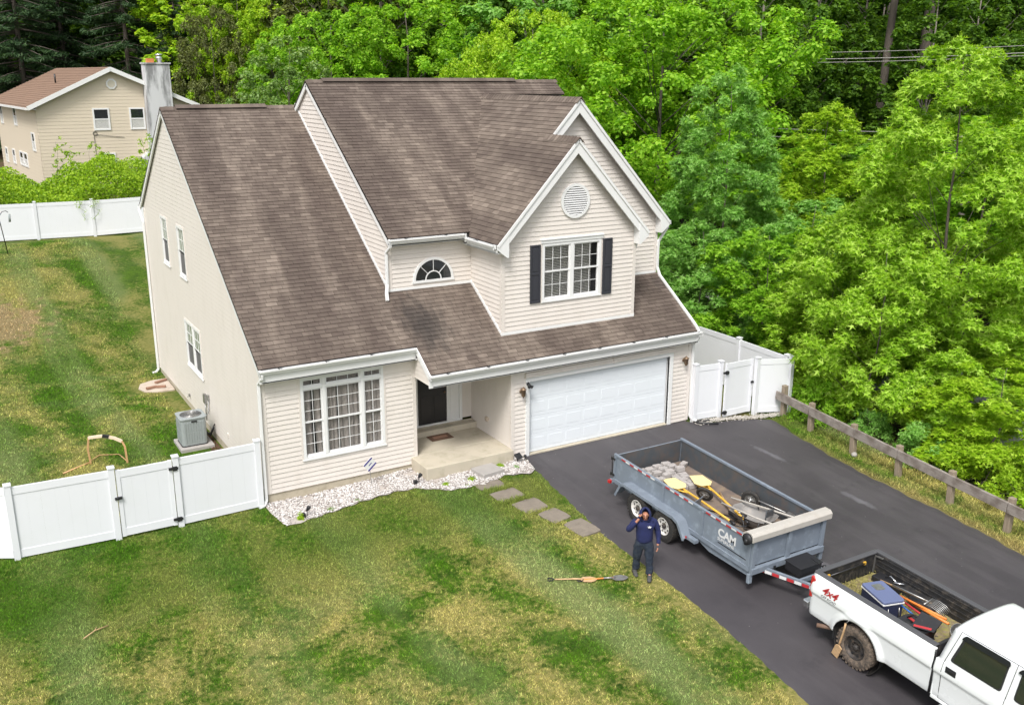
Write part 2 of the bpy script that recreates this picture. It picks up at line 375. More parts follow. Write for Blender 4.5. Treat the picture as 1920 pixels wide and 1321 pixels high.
def mk_asphalt():
    t = NT('sealed_asphalt'); p = t.pos(); n = t.noise(p, .35, 5, .6); f = t.noise(p, 90, 2, .7)
    c = t.mix(t.ramp(n, [(.3, 0), (.7, 1)]), (.040, .036, .040), (.066, .060, .064))
    c = t.mix(t.ramp(t.noise(t.map(p, (1.6, .22, 1)), 1.3, 5, .6), [(.5, 0), (.72, .35)]), c, (.10, .092, .096))
    c = t.mix(t.ramp(t.noise(p, 1.6, 5, .7), [(.56, 0), (.68, .4)]), c, (.032, .03, .033))
    c = t.mix(t.ramp(f, [(.55, 0), (.75, .35)]), c, (.10, .095, .10))
    for (x, y, l, w) in ((13.45, -3.9, .75, .13), (13.42, -7.15, .65, .15), (10.1, -8.9, .8, .14), (11.6, -9.6, .5, .10)):
        q = t.map(p, (1, 1, 0), (0, 0, 0), (-x, -y, 0)); q = t.map(q, (1, 1, 0), (0, 0, math.radians(88))); q = t.map(q, (1/l, 1/w, 0))
        ln = t.n('ShaderNodeVectorMath', operation='LENGTH'); t.l(q, ln.inputs[0])
        v = t.math('ADD', ln.outputs['Value'], t.math('MULTIPLY', t.math('SUBTRACT', t.noise(p, 3.5, 5, .65), .5), 1.8))
        c = t.mix(t.ramp(v, [(.2, .55), (.75, .25), (1.05, 0)]), c, (.17, .165, .18))
    # light specks of grit
    sp = t.n('ShaderNodeTexVoronoi'); sp.inputs['Scale'].default_value = 3.1; t.l(p, sp.inputs['Vector'])
    c = t.mix(t.ramp(sp.outputs['Distance'], [(.018, .7), (.035, 0)]), c, (.4, .38, .36))
    t.bsdf(c, t.math('ADD', t.math('MULTIPLY', n, .2), .50), bump=t.bump(f, .3, .004), spec=.4); return t.m
M['asphalt'] = mk_asphalt()
M['road'] = pm('old_road_asphalt', (.17, .165, .165), .85, var=.12, scale=1, bstr=.2)
def mk_stone():
    t = NT('white_marble_chips'); r = t.rand(); c = t.ramp(r, [(0, (.28, .23, .20)), (.2, (.46, .42, .39)), (.55, (.62, .585, .56)), (1, (.74, .72, .70))])
    t.bsdf(c, .7); return t.m
M['chips'] = mk_stone()
M['chipsdirty'] = pm('dusty_pale_stones', (.45, .42, .38), .9, var=.3, scale=20, dirt=(.25, .2, .15), dirtamt=.7)
M['chipbed'] = pm('gravel_bed', (.42, .38, .35), .9, var=.3, scale=25, dirt=(.22, .17, .13), dirtamt=.7, bstr=.8, bscale=40)
def mk_glass(name, tint=(.02, .024, .026), rough=.03, alpha=.72):
    """pane that mirrors the sky and lets the room behind show a little"""
    t = NT(name); b = t.n('ShaderNodeBsdfPrincipled'); b.inputs['Base Color'].default_value = tint+(1,); b.inputs['Roughness'].default_value = rough
    b.inputs['Coat Weight'].default_value = .4; b.inputs['Coat Roughness'].default_value = .02
    b.inputs['Specular IOR Level'].default_value = .6; b.inputs['Alpha'].default_value = alpha; t.l(b.outputs[0], t.out.inputs[0]); return t.m
M['glass'] = mk_glass('window_glass', alpha=.16)
M['glassdark'] = mk_glass('dark_window_glass', alpha=.97)
M['tint'] = mk_glass('tinted_car_glass', (.020, .024, .018), .04, 1.0)
M['visor'] = pm('smoked_visor', (.008, .009, .016), .2, var=.1, coat=.6)
M['screen'] = pm('insect_screen', (.12, .115, .12), .6, var=.05)
M['glassreflpaint'] = pm('window_glass_painted_reflection', (.19, .22, .16), .12, var=.25, scale=1.5)  # opaque pane, its grey green reflection painted into the base colour
M['curtain'] = pm('grey_curtain', (.40, .36, .33), .8, var=.12, scale=3)
M['blind'] = pm('white_blind', (.78, .77, .73), .6, var=.05)
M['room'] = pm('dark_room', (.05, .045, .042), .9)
M['carpaint'] = pm('white_car_paint', (.70, .72, .725), .28, var=.015, scale=1, coat=.8)
M['bedliner'] = pm('black_bedliner', (.022, .022, .023), .55, var=.3, scale=5, dirt=(.12, .10, .08), dirtamt=.7)
M['railcap'] = pm('grey_rail_cap', (.075, .075, .08), .55, var=.1, scale=5)
M['debris'] = pm('soil_and_clippings', (.22, .17, .11), .95, var=.4, scale=7, dirt=(.26, .24, .07), dirtamt=.9, lo=.42, hi=.6, bstr=1.0, bscale=30)
M['bluelid'] = pm('slate_blue_lid', (.115, .14, .25), .5, var=.06)
M['bluebody'] = pm('navy_cooler', (.02, .025, .06), .5, var=.1)
M['trailer'] = pm('grey_trailer_paint', (.170, .200, .240), .5, var=.15, scale=2.2, dirt=(.34, .40, .46), dirtamt=.55, lo=.52, hi=.75)
M['trailer_in'] = pm('worn_trailer_inside', (.062, .070, .078), .6, var=.3, scale=2.5, dirt=(.11, .08, .065), dirtamt=.8, lo=.45, hi=.7)
M['trailer_floor'] = pm('dusty_trailer_floor', (.15, .118, .10), .85, var=.25, scale=1.6, dirt=(.27, .20, .13), dirtamt=.7, lo=.45, hi=.7)
M['tarp'] = pm('tarp_roller_housing', (.42, .395, .355), .6, var=.1, scale=2.5, dirt=(.32, .28, .22), dirtamt=.4)
M['tray'] = pm('dusty_grey_tray', (.23, .22, .21), .6, metal=.2, var=.15, scale=6, dirt=(.32, .27, .22), dirtamt=.5)
M['hoodie'] = pm('navy_hoodie', (.010, .015, .070), .9, var=.25, scale=9, bstr=.5, bscale=25)
M['jeans'] = pm('dark_jeans', (.014, .022, .040), .9, var=.35, scale=7, dirt=(.07, .085, .095), dirtamt=.5, bstr=.5, bscale=30)
M['skin'] = pm('skin', (.42, .19, .12), .55, var=.08, scale=12)
M['hair'] = pm('black_hair', (.012, .01, .009), .6)
M['shoe'] = pm('grey_work_shoe', (.06, .058, .055), .8, var=.3, scale=15)
M['brick'] = pm('red_brick', (.27, .15, .10), .9, var=.2, scale=10)
M['mat'] = pm('brown_doormat', (.12, .065, .04), .95, var=.35, scale=18, bstr=.8)
M['nsiding'] = pm('tan_siding', (.60, .52, .405), .6, var=.03, scale=.5)
M['nroof'] = pm('rust_brown_roof', (.205, .128, .085), .9, var=.12, scale=.8, dirt=(.15, .095, .068), dirtamt=.5, bstr=.4, bscale=8)
M['stucco'] = pm('stained_white_stucco', (.55, .55, .56), .9, var=.08, scale=.7, dirt=(.16, .16, .16), dirtamt=.85, stretch=(1.4, 1.4, .3), lo=.46, hi=.60)
M['terracotta'] = pm('orange_flue_tile', (.55, .20, .07), .8, var=.1)
M['cream'] = pm('cream_downspout', (.60, .55, .45), .5, var=.05)
M['covertan'] = pm('tan_well_cover', (.46, .39, .32), .8, var=.1, scale=3, dirt=(.35, .25, .18), dirtamt=.5)
M['sledwood'] = pm('faded_orange_wood', (.55, .33, .16), .6, var=.1, scale=5)
M['purple'] = pm('purple_stripe', (.05, .035, .22), .5)
def mk_bark(name, a, b):
    t = NT(name); p = t.map(t.pos(), (3, 3, .6)); n = t.noise(p, 3, 6, .7); t.bsdf(t.mix(n, a, b), .9, bump=t.bump(n, .8, .05)); return t.m
M['bark'] = mk_bark('tree_bark', (.045, .036, .028), (.17, .14, .115))
M['palebark'] = mk_bark('pale_tree_bark', (.12, .10, .08), (.34, .30, .26))
def mk_leaf(name, a, b, c3, tl=.45, tcol=None):
    t = NT(name); r = t.rand(); n = t.noise(t.pos(), .55, 3)
    f = t.math('ADD', t.math('MULTIPLY', r, .65), t.math('MULTIPLY', n, .45))
    c = t.ramp(f, [(.12, a), (.5, b), (.95, c3)])
    d = t.bsdf(c, .55, spec=.3); tr = t.n('ShaderNodeBsdfTranslucent')
    t.l(t.mix(1.0, c, tcol or (1.5, 1.45, .6), 'MULTIPLY'), tr.inputs[0])
    mx = t.n('ShaderNodeMixShader'); mx.inputs[0].default_value = tl
    t.l(d.outputs[0], mx.inputs[1]); t.l(tr.outputs[0], mx.inputs[2]); t.l(mx.outputs[0], t.out.inputs[0]); return t.m
L = {}
L['maple'] = mk_leaf('bright_maple_leaf', (.075, .19, .005), (.205, .43, .014), (.41, .63, .07))
L['yellowgreen'] = mk_leaf('yellow_green_leaf', (.12, .24, .006), (.29, .48, .014), (.50, .65, .07))
L['midgreen'] = mk_leaf('mid_green_leaf', (.080, .205, .028), (.195, .42, .06), (.40, .62, .2))
L['pale'] = mk_leaf('pale_green_leaf', (.075, .15, .025), (.17, .30, .06), (.38, .50, .22))
L['wood'] = mk_leaf('woodland_leaf', (.028, .08, .005), (.08, .18, .012), (.17, .31, .028))
L['spruce'] = mk_leaf('spruce_needle', (.012, .036, .012), (.030, .070, .022), (.070, .125, .040), tl=.2, tcol=(1, 1.1, .8))
L['brown'] = mk_leaf('brownish_twig_leaf', (.05, .06, .018), (.11, .13, .035), (.20, .24, .06), tl=.3)
L['fresh'] = mk_leaf('fresh_maple_leaf', (.11, .24, .008), (.29, .50, .02), (.52, .68, .14))
L['hedge'] = mk_leaf('hedge_leaf', (.09, .18, .008), (.25, .42, .016), (.46, .60, .05))

# ================================================================== GROUND
def grid_axis(segs):
    out = []
    for a, b, st in segs: out += list(np.arange(a, b, st))
    return np.array(out+[segs[-1][1]])
def sheet(name, X, Y, Zf, mat, lift=0.0):
    gx, gy = np.meshgrid(X, Y); gz = Zf(gx, gy)+lift
    V = np.stack([gx, gy, gz], -1).reshape(-1, 3); nx, ny = len(X), len(Y)
    i = np.arange(nx-1); j = np.arange(ny-1); ii, jj = np.meshgrid(i, j); a = (jj*nx+ii).ravel()
    F = np.stack([a, a+1, a+nx+1, a+nx], -1)
    return npmesh(name, V, F, mat, smooth=True)
gX = grid_axis([(-120, -20, 10), (-20, 20, .5), (20, 60, 2), (60, 240, 10)])
gY = grid_axis([(-90, -30, 5), (-30, 36, .5), (36, 70, 2), (70, 300, 10)])
def ground_z(x, y):
    r = (np.sin(x*.9+y*.3)*np.sin(y*.7-x*.2)*.5+np.sin(x*2.3+1)*np.sin(y*1.9)*.3)*.03
    flat = npsm(1.0, 3.0, np.abs(x-6.4)+0*(y))*(1-npsm(-.5, -2.5, -y)*0)
    inside = ((x > -1) & (x < 16) & (y > -14) & (y < 15))
    return T(x, y)+np.where(inside, r*.35, r)-np.where((x > 6.0) & (x < 15.8), .03, 0)
ground = sheet('ground', gX, gY, ground_z, M['lawn']); tag(ground, kind='structure')

DL = [(-.83, 6.99), (-1.8, 6.87), (-2.9, 6.75), (-3.8, 6.66), (-4.6, 6.56), (-5.1, 6.47), (-5.8, 6.42), (-6.7, 6.43), (-7.8, 6.44), (-8.8, 6.42), (-9.7, 6.36), (-10.5, 6.26), (-11.4, 6.13), (-12.2, 5.96), (-13.3, 5.74), (-14.5, 5.5), (-18, 5.0), (-30, 4.5)]
DR = [(-.83, 12.97), (-1.25, 13.3), (-1.55, 14.7), (-1.95, 15.55), (-3.3, 15.25), (-5.6, 14.96), (-9, 14.92), (-10.9, 14.75), (-16, 14.7), (-30, 14.7)]
def itp(tab, y):
    ys = [-t[0] for t in tab]; return np.interp(-np.asarray(y), ys, [t[1] for t in tab])
def drive_left(y): return itp(DL, y)+.015*np.sin(np.asarray(y)*5.1)+.016*np.sin(np.asarray(y)*12.7+1)+.01*np.sin(np.asarray(y)*31)
def drive_right(y): return itp(DR, y)+(.03*np.sin(np.asarray(y)*4.3)+.02*np.sin(np.asarray(y)*11))*(np.asarray(y) < -1.9)
ys = np.concatenate([np.arange(-.83, -2.4, -.04), np.arange(-2.4, -20, -.12), np.arange(-20, -30.1, -1.0)]); us = np.linspace(0, 1, 40)
V = []
for y in ys:
    a, b = float(drive_left(y)), float(drive_right(y)); x = a+(b-a)*us
    z = T(x, np.full_like(x, y))+.012; z[0] -= .05; z[-1] -= .05
    V.append(np.stack([x, np.full_like(x, y), z], -1))
V = np.concatenate(V); n = len(us); aa = (np.arange(len(ys)-1)[:, None]*n+np.arange(n-1)).ravel()
dw = npmesh('driveway', V, np.stack([aa, aa+n, aa+n+1, aa+1], -1), M['asphalt'], smooth=True); tag(dw, kind='structure')
rd = sheet('road', np.linspace(20.3, 27.5, 6), np.linspace(-60, 90, 60), T, M['road'], .03); tag(rd, kind='structure')

# ------------------------------------------------------------------ gravel bed along the front
GE = [(-.12, -.55), (0, -1.43), (.45, -1.38), (.9, -1.28), (2.1, -1.08), (3.0, -1.06), (3.55, -1.2), (4.3, -1.78), (5.25, -1.88), (6.0, -1.66), (6.6, -1.85), (6.85, -1.75), (7.0, -.95)]
def gedge(x): return np.interp(x, [g[0] for g in GE], [g[1] for g in GE])+.03*np.sin(np.asarray(x)*13)
def gback(x): return np.where(np.asarray(x) < 3.95, 0.02, np.where(np.asarray(x) < 6.6, -.98, -.80))
xs = np.linspace(-.12, 6.98, 90); V = []; k = 14
for x in xs:
    yy = np.linspace(float(gedge(x)), float(gback(x)), k); V.append(np.stack([np.full(k, x), yy, T(np.full(k, x), yy)+.018], -1))
V = np.concatenate(V); aa = (np.arange(len(xs)-1)[:, None]*k+np.arange(k-1)).ravel()
gb = npmesh('gravel_bed', V, np.stack([aa, aa+k, aa+k+1, aa+1], -1), M['chipbed'], smooth=True); tag(gb, kind='structure')
def chips(name, P, smin, smax, mat, label, cat='gravel'):
    """heap of small stones as octahedra with uneven corners"""
    N = len(P); s = RNG.uniform(smin, smax, N)
    base = np.array([(1,0,0),(0,1,0),(-1,0,0),(0,-1,0),(0,0,1),(0,0,-1)], float); F0 = np.array([(0,1,4),(1,2,4),(2,3,4),(3,0,4),(1,0,5),(2,1,5),(3,2,5),(0,3,5)])
    an = RNG.uniform(0, 6.28, N); ca, sa = np.cos(an), np.sin(an)
    B = base[None]*RNG.uniform(.55, 1.15, (N, 6, 1))*np.array([1.15, .8, .62]); B[:, 4, :2] += RNG.uniform(-.4, .4, (N, 2))
    X = B[..., 0]*ca[:, None]-B[..., 1]*sa[:, None]; Y = B[..., 0]*sa[:, None]+B[..., 1]*ca[:, None]
    V = np.stack([X, Y, B[..., 2]], -1)*s[:, None, None]+P[:, None]
    F = (F0[None]+(np.arange(N)*6)[:, None, None]).reshape(-1, 3)
    o = npmesh(name, V.reshape(-1, 3), F, mat); return tag(o, label, None, None, 'stuff')
x = RNG.uniform(-.1, 6.95, 14000); f = RNG.uniform(0, 1, 14000); a = gedge(x); b = gback(x); y = a+(b-a)*f
keep = np.abs(b-a) > RNG.uniform(0, 1.45, 14000); x, y = x[keep], y[keep]
ns = np.array([mnoise.noise((p*1.6, q*1.6, 0)) for p, q in zip(x, y)]); kp = ns+RNG.uniform(-.1, .5, len(x)) > -.12; x, y = x[kp], y[kp]
chips('white_gravel', np.stack([x, y, T(x, y)+.03+RNG.uniform(0, .02, len(x))], -1), .016, .040, M['chips'], 'bed of white marble chips along the front wall and porch')
x = RNG.uniform(13.0, 16.2, 1500); y = -1.20+RNG.normal(0, .09, 1500)-.60*npsm(13.4, 16.0, x)
kp = (y < -1.0) | (x > 13); x, y = x[kp], y[kp]
chips('pale_gravel', np.stack([x, y, T(x, y)+.03], -1), .014, .034, M['chipsdirty'], 'strip of pale stones under the white gate beside the driveway')

# flagstones, slab
for i, (cx_, cy_, w, h, a) in enumerate([(5.32, -1.98, .76, .40, -.05), (5.44, -2.66, .80, .58, .10), (5.66, -3.44, .76, .66, .16), (5.92, -4.16, .62, .64, .22), (6.18, -4.98, .62, .78, .12)]):
    m = MB(); pl = []
    for (qx, qy) in ((-1, -1), (-.3, -1), (.4, -1), (1, -1), (1, -.3), (1, .4), (1, 1), (.3, 1), (-.4, 1), (-1, 1), (-1, .3), (-1, -.4)):
        k = .93 if abs(qx) == 1 and abs(qy) == 1 else 1.0; pl.append((w/2*qx*k*(1+random.uniform(-.05, .03)), h/2*qy*k*(1+random.uniform(-.05, .03))))
    m.prism(pl, (0,0,0), (1,0,0), (0,1,0), (0,0,1), -.06, .018)
    o = m.build('stepping_stone', M['slate'], bevel=.008, loc=(cx_, cy_, Tz(cx_, cy_)+.005), rot=(math.atan(.05), 0, a))
    tag(o, ['stepping stone half under the white gravel by the grey slab', 'second stepping stone from the gravel bed, set in thick grass', 'stepping stone in the middle of the row of five in the lawn',
            'brownish stepping stone next to last before the driveway', 'grey stepping stone touching the edge of the black driveway'][i], 'stepping stone', 'stepping stones leading to the porch')
m = MB(); m.box((-.34, -.30, 0), (.34, .30, .11))
tag(m.build('step_slab', M['slab'], bevel=.012, loc=(5.62, -1.28, Tz(5.6, -1.3)+.02), rot=(0, 0, .12)), 'grey concrete slab lying on white gravel in front of the porch', 'step')

# ------------------------------------------------------------------ grass blades
def in_grass(x, y):
    dl = drive_left(y); ok = np.zeros(len(x), bool)
    front = (y < -.06) & (x < dl-.01)
    grav = (x > -.14) & (x < 7.0) & (y > gedge(x)-.015)
    ok |= front & ~grav
    ok |= (x < -.12) & (y >= -.06) & (y < 29.4) & ~((np.abs(x+.62) < .55) & (np.abs(y-5.2) < .72)) & ~((np.abs(x+.75) < .72) & (np.abs(y-11.35) < .62)) & ~((x > -.5) & (y < 12) & (y > 0))
    ok |= (x > drive_right(y)+.02) & (x < 16.6) & (y < -1.9)
    for cx_, cy_, w, h in ((5.32,-1.98,.68,.34),(5.44,-2.66,.72,.5),(5.66,-3.44,.68,.58),(5.92,-4.16,.56,.58),(6.18,-4.98,.56,.70)): ok &= ~((np.abs(x-cx_) < w/2) & (np.abs(y-cy_) < h/2))
    return ok
def in_view(x, y, mg=.06):
    d = np.stack([x-cam.location.x, y-cam.location.y, T(x, y)-cam.location.z], -1); w = d@np.array(fw)
    u = d@np.array(rt2)/w; v = d@np.array(up2)/w; return (w > 1) & (np.abs(u) < .53+mg) & (v < .365+mg) & (v > -.365-mg)
def blades(name, x, y, hmin, hmax, wd, label):
    k = in_grass(x, y) & in_view(x, y); x, y = x[k], y[k]; N = len(x)
    z = ground_z(x, y)-.004; an = RNG.uniform(0, 6.28, N); h = RNG.uniform(hmin, hmax, N)
    cl = np.sin(x*1.7+np.sin(y*1.3)*2)*np.sin(y*1.9+np.sin(x*.8)*2); h = h*(1+.25*cl)
    lean = RNG.normal(0, .55, (N, 2))*h[:, None]; w = wd*RNG.uniform(.6, 1.3, N)
    A = np.stack([x-np.cos(an)*w, y-np.sin(an)*w, z], -1); B = np.stack([x+np.cos(an)*w, y+np.sin(an)*w, z], -1)
    Cc = np.stack([x+lean[:, 0], y+lean[:, 1], z+h], -1)
    V = np.stack([A, B, Cc], 1).reshape(-1, 3); F = np.arange(3*N).reshape(-1, 3)
    return tag(npmesh(name, V, F, M['blade']), label, None, None, 'stuff')
n1 = 300000; x = RNG.uniform(-8, 7.5, n1); y = -.06-15*RNG.uniform(0, 1, n1)**.95
x2 = RNG.uniform(-16, 7, 90000); y2 = RNG.uniform(-6, 0, 90000)
blades('lawn_grass', np.r_[x, x2], np.r_[y, y2], .025, .062, .0085, 'patchy front lawn grass, green with dry yellow spots')
blades('back_yard_grass', RNG.uniform(-14, 0, 130000), RNG.uniform(-.06, 29.4, 130000), .04, .08, .015, 'mown grass of the sloping yard behind the left gate')
blades('verge_grass', RNG.uniform(14.6, 16.6, 30000), RNG.uniform(-16, -1.9, 30000), .04, .13, .009, 'long grass verge between the driveway and the wooden rail fence')
x = RNG.uniform(5, 6.9, 14000); y = RNG.uniform(-5.5, -1.8, 14000); q = ((np.abs(y+2.28) < .12) | (np.abs(y+3.02) < .12) | (np.abs(y+3.76) < .10) | (np.abs(y+4.5) < .14)) & (np.abs(x-5.1+.28*(y+1.6)) < .45)
blades('thick_grass', x[q], y[q], .06, .12, .008, 'thick dark grass tufts between the stepping stones')

# ================================================================== TREES
def unit(a): return a/np.maximum(np.linalg.norm(a, axis=-1, keepdims=True), 1e-9)
LEAF = {'lobed': (np.array([(-.10,0,0),(.10,0,0),(0,1.0,.10),(-.05,.05,0),(.03,.28,0),(-.72,.52,.16),(.05,.05,0),(-.03,.28,0),(.72,.52,.16)], float),
                  np.array([(0,1,2),(3,4,5),(8,7,6)])),
        'kite': (np.array([(0,-.45,0),(.34,.05,.10),(0,.62,0),(-.34,.05,.10)], float), np.array([(0,1,2),(0,2,3)])),
        'needle': (np.array([(0,-.8,0),(.16,0,.05),(0,.9,-.1),(-.16,0,.05)], float), np.array([(0,1,2),(0,2,3)]))}
LEAF['lobed'][0][0:2, 0] *= 2.2
def leaves(P, N, size, shape, rng):
    tv, tf = LEAF[shape]; n = len(P); r = rng.normal(size=(n, 3)); u = unit(np.cross(N, r)); v = np.cross(N, u)
    s = (size*rng.uniform(.6, 1.35, n))[:, None, None]
    V = P[:, None]+s*(tv[None, :, 0:1]*u[:, None]+tv[None, :, 1:2]*v[:, None]+tv[None, :, 2:3]*N[:, None])
    return V.reshape(-1, 3), (tf[None]+(np.arange(n)*len(tv))[:, None, None]).reshape(-1, 3)
PROF = {'oval': lambda t: np.sqrt(np.clip(1-(2*t-1)**2, 0, 1))**.8, 'young': lambda t: np.where(t < .32, (np.clip(t, 0, 1)/.32)**.5, np.clip((1-t)/.68, 0, 1)**.62+.02),
        'tall': lambda t: np.where(t < .6, .55+.45*np.sin(t/.6*1.57), np.clip((1-t)/.4, 0, 1)**.5), 'bush': lambda t: np.sqrt(np.clip(1-t*t, 0, 1))}
def make_crown(seed, H, R, base, K, nl, size, shape, prof, flat=.5, rcf=.2, hollow=.5):
    """leaf clusters on the ends of boughs; returns leaf mesh arrays and the cluster centres"""
    rng = np.random.default_rng(seed); f = PROF[prof]
    t = rng.uniform(0, 1, K*3); r = f(t); keep = rng.uniform(0, 1, K*3) < r/r.max()*.95+.05; t = t[keep][:K]; K = len(t); r = f(t)
    a = rng.uniform(0, 6.283, K); wob = 1+.20*np.sin(a*2+seed+t*7)+.16*np.sin(a*3-t*11+seed*2)+rng.normal(0, .07, K)
    rho = R*r*wob*(hollow+(1-hollow)*rng.uniform(0, 1, K)**.5)
    Cc = np.stack([rho*np.cos(a), rho*np.sin(a), base+(H-base)*t*.96], -1)
    rc = R*rcf*rng.uniform(.6, 1.35, K)*(.75+.5*(1-t))
    w = rc**2; cnt = rng.multinomial(nl, w/w.sum()); idx = np.repeat(np.arange(K), cnt); n = len(idx)
    d = unit(rng.normal(size=(n, 3))+np.array([0, 0, .45])+.35*unit(Cc[idx]*np.array([1, 1, 0])+1e-6)); rad = rng.uniform(.25, 1.0, n)**.6*(1+.15*rng.normal(size=n))
    off = d*rad[:, None]*rc[idx][:, None]*np.array([1, 1, flat]); hr = np.hypot(off[:, 0], off[:, 1]); off[:, 2] -= .25*hr**2/np.maximum(rc[idx], .1)
    P = Cc[idx]+off
    N = unit(np.array([0, 0, .75])+.55*d+.45*rng.normal(size=(n, 3)))
    V, F = leaves(P, N, size, shape, rng); return V, F, Cc, rc
def limbs_mesh(seed, H, Cc, base, r0, nb=26, lean=.25, top=.9):
    rng = np.random.default_rng(seed+5); m = MB(); pts = []; x = y = 0
    for i in range(9):
        q = i/8; pts.append((x, y, H*top*q)); x += rng.normal(0, lean*.35); y += rng.normal(0, lean*.35)
    m.tube(pts, [r0*(1-.85*(i/8)**.8)*(1.35 if i == 0 else 1) for i in range(9)], 8)
    b = MB(); sel = rng.choice(len(Cc), min(nb, len(Cc)), replace=False)
    for k in sel:
        c = Cc[k]; h0 = max(base*.6, c[2]-np.hypot(c[0], c[1])*.9-.3); h0 = min(h0, H*top*.92); q = h0/(H*top)*8; i = min(7, int(q)); fr = q-i
        p0 = Vector(pts[i]).lerp(Vector(pts[i+1]), fr); p3 = Vector(c); mid = p0.lerp(p3, .5)+Vector((rng.normal(0, .12), rng.normal(0, .12), rng.normal(0.05, .12)))
        rr = r0*(1-.8*h0/(H*top))*.3; b.tube([p0, mid, p3], [rr, rr*.6, rr*.2], 5)
    return m, b
def make_tree(kind, label, loc, H, R, base, K, nl, size, mat, shape='kite', prof='oval', flat=.5, rcf=.2, seed=1, bark='bark', r0=None, nb=26, cat='tree', group=None, rz=0.0, hollow=.5):
    t = thing(kind, label, cat, loc, (0, 0, rz), group)
    V, F, Cc, rc = make_crown(seed, H, R, base, K, nl, size, shape, prof, flat, rcf, hollow)
    crown = npmesh('crown', V, F, L[mat], t); tr, br = limbs_mesh(seed, H, Cc, base, r0 or H*.016, nb)
    tr.build('trunk', M[bark], t); br.build('branches', M[bark], t)['kind'] = 'stuff'
    return t
def again(src, label, loc, s=(1,1,1), rz=0.0, mat=None, group=None):
    c = copy_tree(src); c.location = loc; c.scale = s; c.rotation_euler = (0, 0, rz); c['label'] = label
    if group: c['group'] = group
    if mat:
        for ch in COL.objects:
            if ch.parent == c and ch.name.startswith('crown'): ch.material_slots[0].link = 'OBJECT'; ch.material_slots[0].material = L[mat]
    return c
def g3(x, y, dz=0.0): return (x, y, Tz(x, y)+dz)

# near trees beyond the rail fence
ta = make_tree('maple_tree', 'tall bright green maple at the right edge beyond the wooden rail fence', g3(22.0, -3.0), 12.6, 4.1, 1.4, 330, 60000, .185, 'fresh', 'lobed', 'young', .75, .115, 3, 'bark', .10, 26)
tb = make_tree('maple_sapling', 'bushy young maple just behind the middle of the wooden rail fence', g3(18.2, -3.4), 6.4, 2.1, .4, 150, 20000, .165, 'fresh', 'lobed', 'oval', .75, .17, 11, 'bark', .04, 12)
td = make_tree('maple_tree', 'pointed cool green maple right of the gable, in front of the big trees', g3(21.6, 7.6), 11.6, 2.9, .8, 290, 46000, .17, 'midgreen', 'lobed', 'young', .75, .125, 21, 'bark', .08, 18)
te = again(td, 'yellow green rounded tree between the pointed maple and the tall right maple', g3(28.9, 8.6), (1.15, 1.15, .86), 1.7, 'yellowgreen')
again(tb, 'small leafy tree leaning over the corner of the white fence', g3(18.9, 5.4), (1, 1, .84), .8, 'midgreen')
again(tb, 'young green tree behind the white fence corner, beside the road', g3(19.6, 2.5), (1.15, 1.15, .9), 2.4, 'maple')
again(tb, 'sapling over the road edge behind the first rail posts', g3(19.0, -.8), (.95, .95, .72), 4.0, 'fresh')
again(tb, 'yellowish shrubby tree above the right end of the rail fence', g3(18.7, -7.2), (.98, .98, .53), 5.2, 'yellowgreen')
again(tb, 'light green leafy tree hanging over the rail fence at the right edge', g3(19.6, -5.4), (1.0, 1.0, .72), 3.1, 'fresh')
again(tb, 'green tree filling the gap in front of the tall right maple trunk', g3(20.6, -.2), (1.2, 1.2, .95), 1.1, 'fresh')
again(tb, 'mid green tree standing beyond the road between maples', g3(23.6, 4.6), (1.3, 1.3, 1.02), 5.5, 'midgreen')
again(td, 'bright tree behind the tall right maple at the right edge', g3(30.5, 1.5), (1.3, 1.3, .8), 3.0, 'maple')
sh = make_tree('green_shrub', 'low leafy shrub at the foot of the third rail fence post', g3(17.1, -6.4), 1.3, .85, .05, 40, 4200, .09, 'midgreen', 'lobed', 'bush', .6, .3, 33, 'bark', .02, 10, 'shrub')
again(sh, 'leafy bush beside the leaning corner post of the white fence', g3(16.9, -2.6), (.9, .9, 1.3), 1, 'maple')
again(sh, 'small bush in leaf litter behind the second rail post', g3(17.3, -4.3), (.7, .7, .8), 2, 'midgreen')
again(sh, 'bush at the right end of the rail fence', g3(17.0, -9.4), (1.2, 1.2, 1.3), 4, 'yellowgreen')
again(sh, 'shrub between the rail fence and the yellowish tree', g3(17.2, -8.0), (1.1, 1.1, 1.1), 5, 'yellowgreen')

# trees behind the house
tf = make_tree('broad_maple_tree', 'broad bright yellow green maple rising behind the right gable', g3(30.5, 22.5), 15.8, 8.0, 3.4, 480, 80000, .24, 'maple', 'kite', 'oval', .65, .10, 41, 'bark', .22, 30)
again(tf, 'bright maple with rounded top left of the broad maple', g3(26.8, 31.0), (.62, .62, .93), 2.1, 'yellowgreen')
th = make_tree('woodland_tree', 'dense mid green tree behind the middle of the main ridge', g3(22.6, 40.0), 15.5, 5.6, 1.5, 380, 60000, .22, 'maple', 'kite', 'oval', .65, .115, 51, 'bark', .17, 24)
again(th, 'feathery green tree behind the left part of the main ridge', g3(17.6, 41.0), (.8, .8, .93), 2.5, 'maple')
ti = make_tree('pale_blossoming_tree', 'pale whitish green tree left of the main roof peak', g3(12.6, 35.5), 12.7, 3.1, .6, 240, 34000, .17, 'pale', 'kite', 'oval', .7, .13, 61, 'bark', .14, 30)
again(th, 'yellow green tree between the dark spruces and the pale tree', g3(14.9, 54.3), (.85, .85, 1.08), 4.1, 'yellowgreen')
again(ti, 'small bright tree beneath the pale tree top', g3(17.0, 47), (1.2, 1.2, 1.1), 1.1, 'maple')
tk = again(th, 'thin brownish olive tree beside the right spruce', g3(12.2, 50.5), (.52, .52, .95), .4, 'brown')
again(ti, 'brownish shrubby tree behind the far end of the left roof ridge', g3(9.8, 42.5), (.95, .95, .42), 3, 'brown')

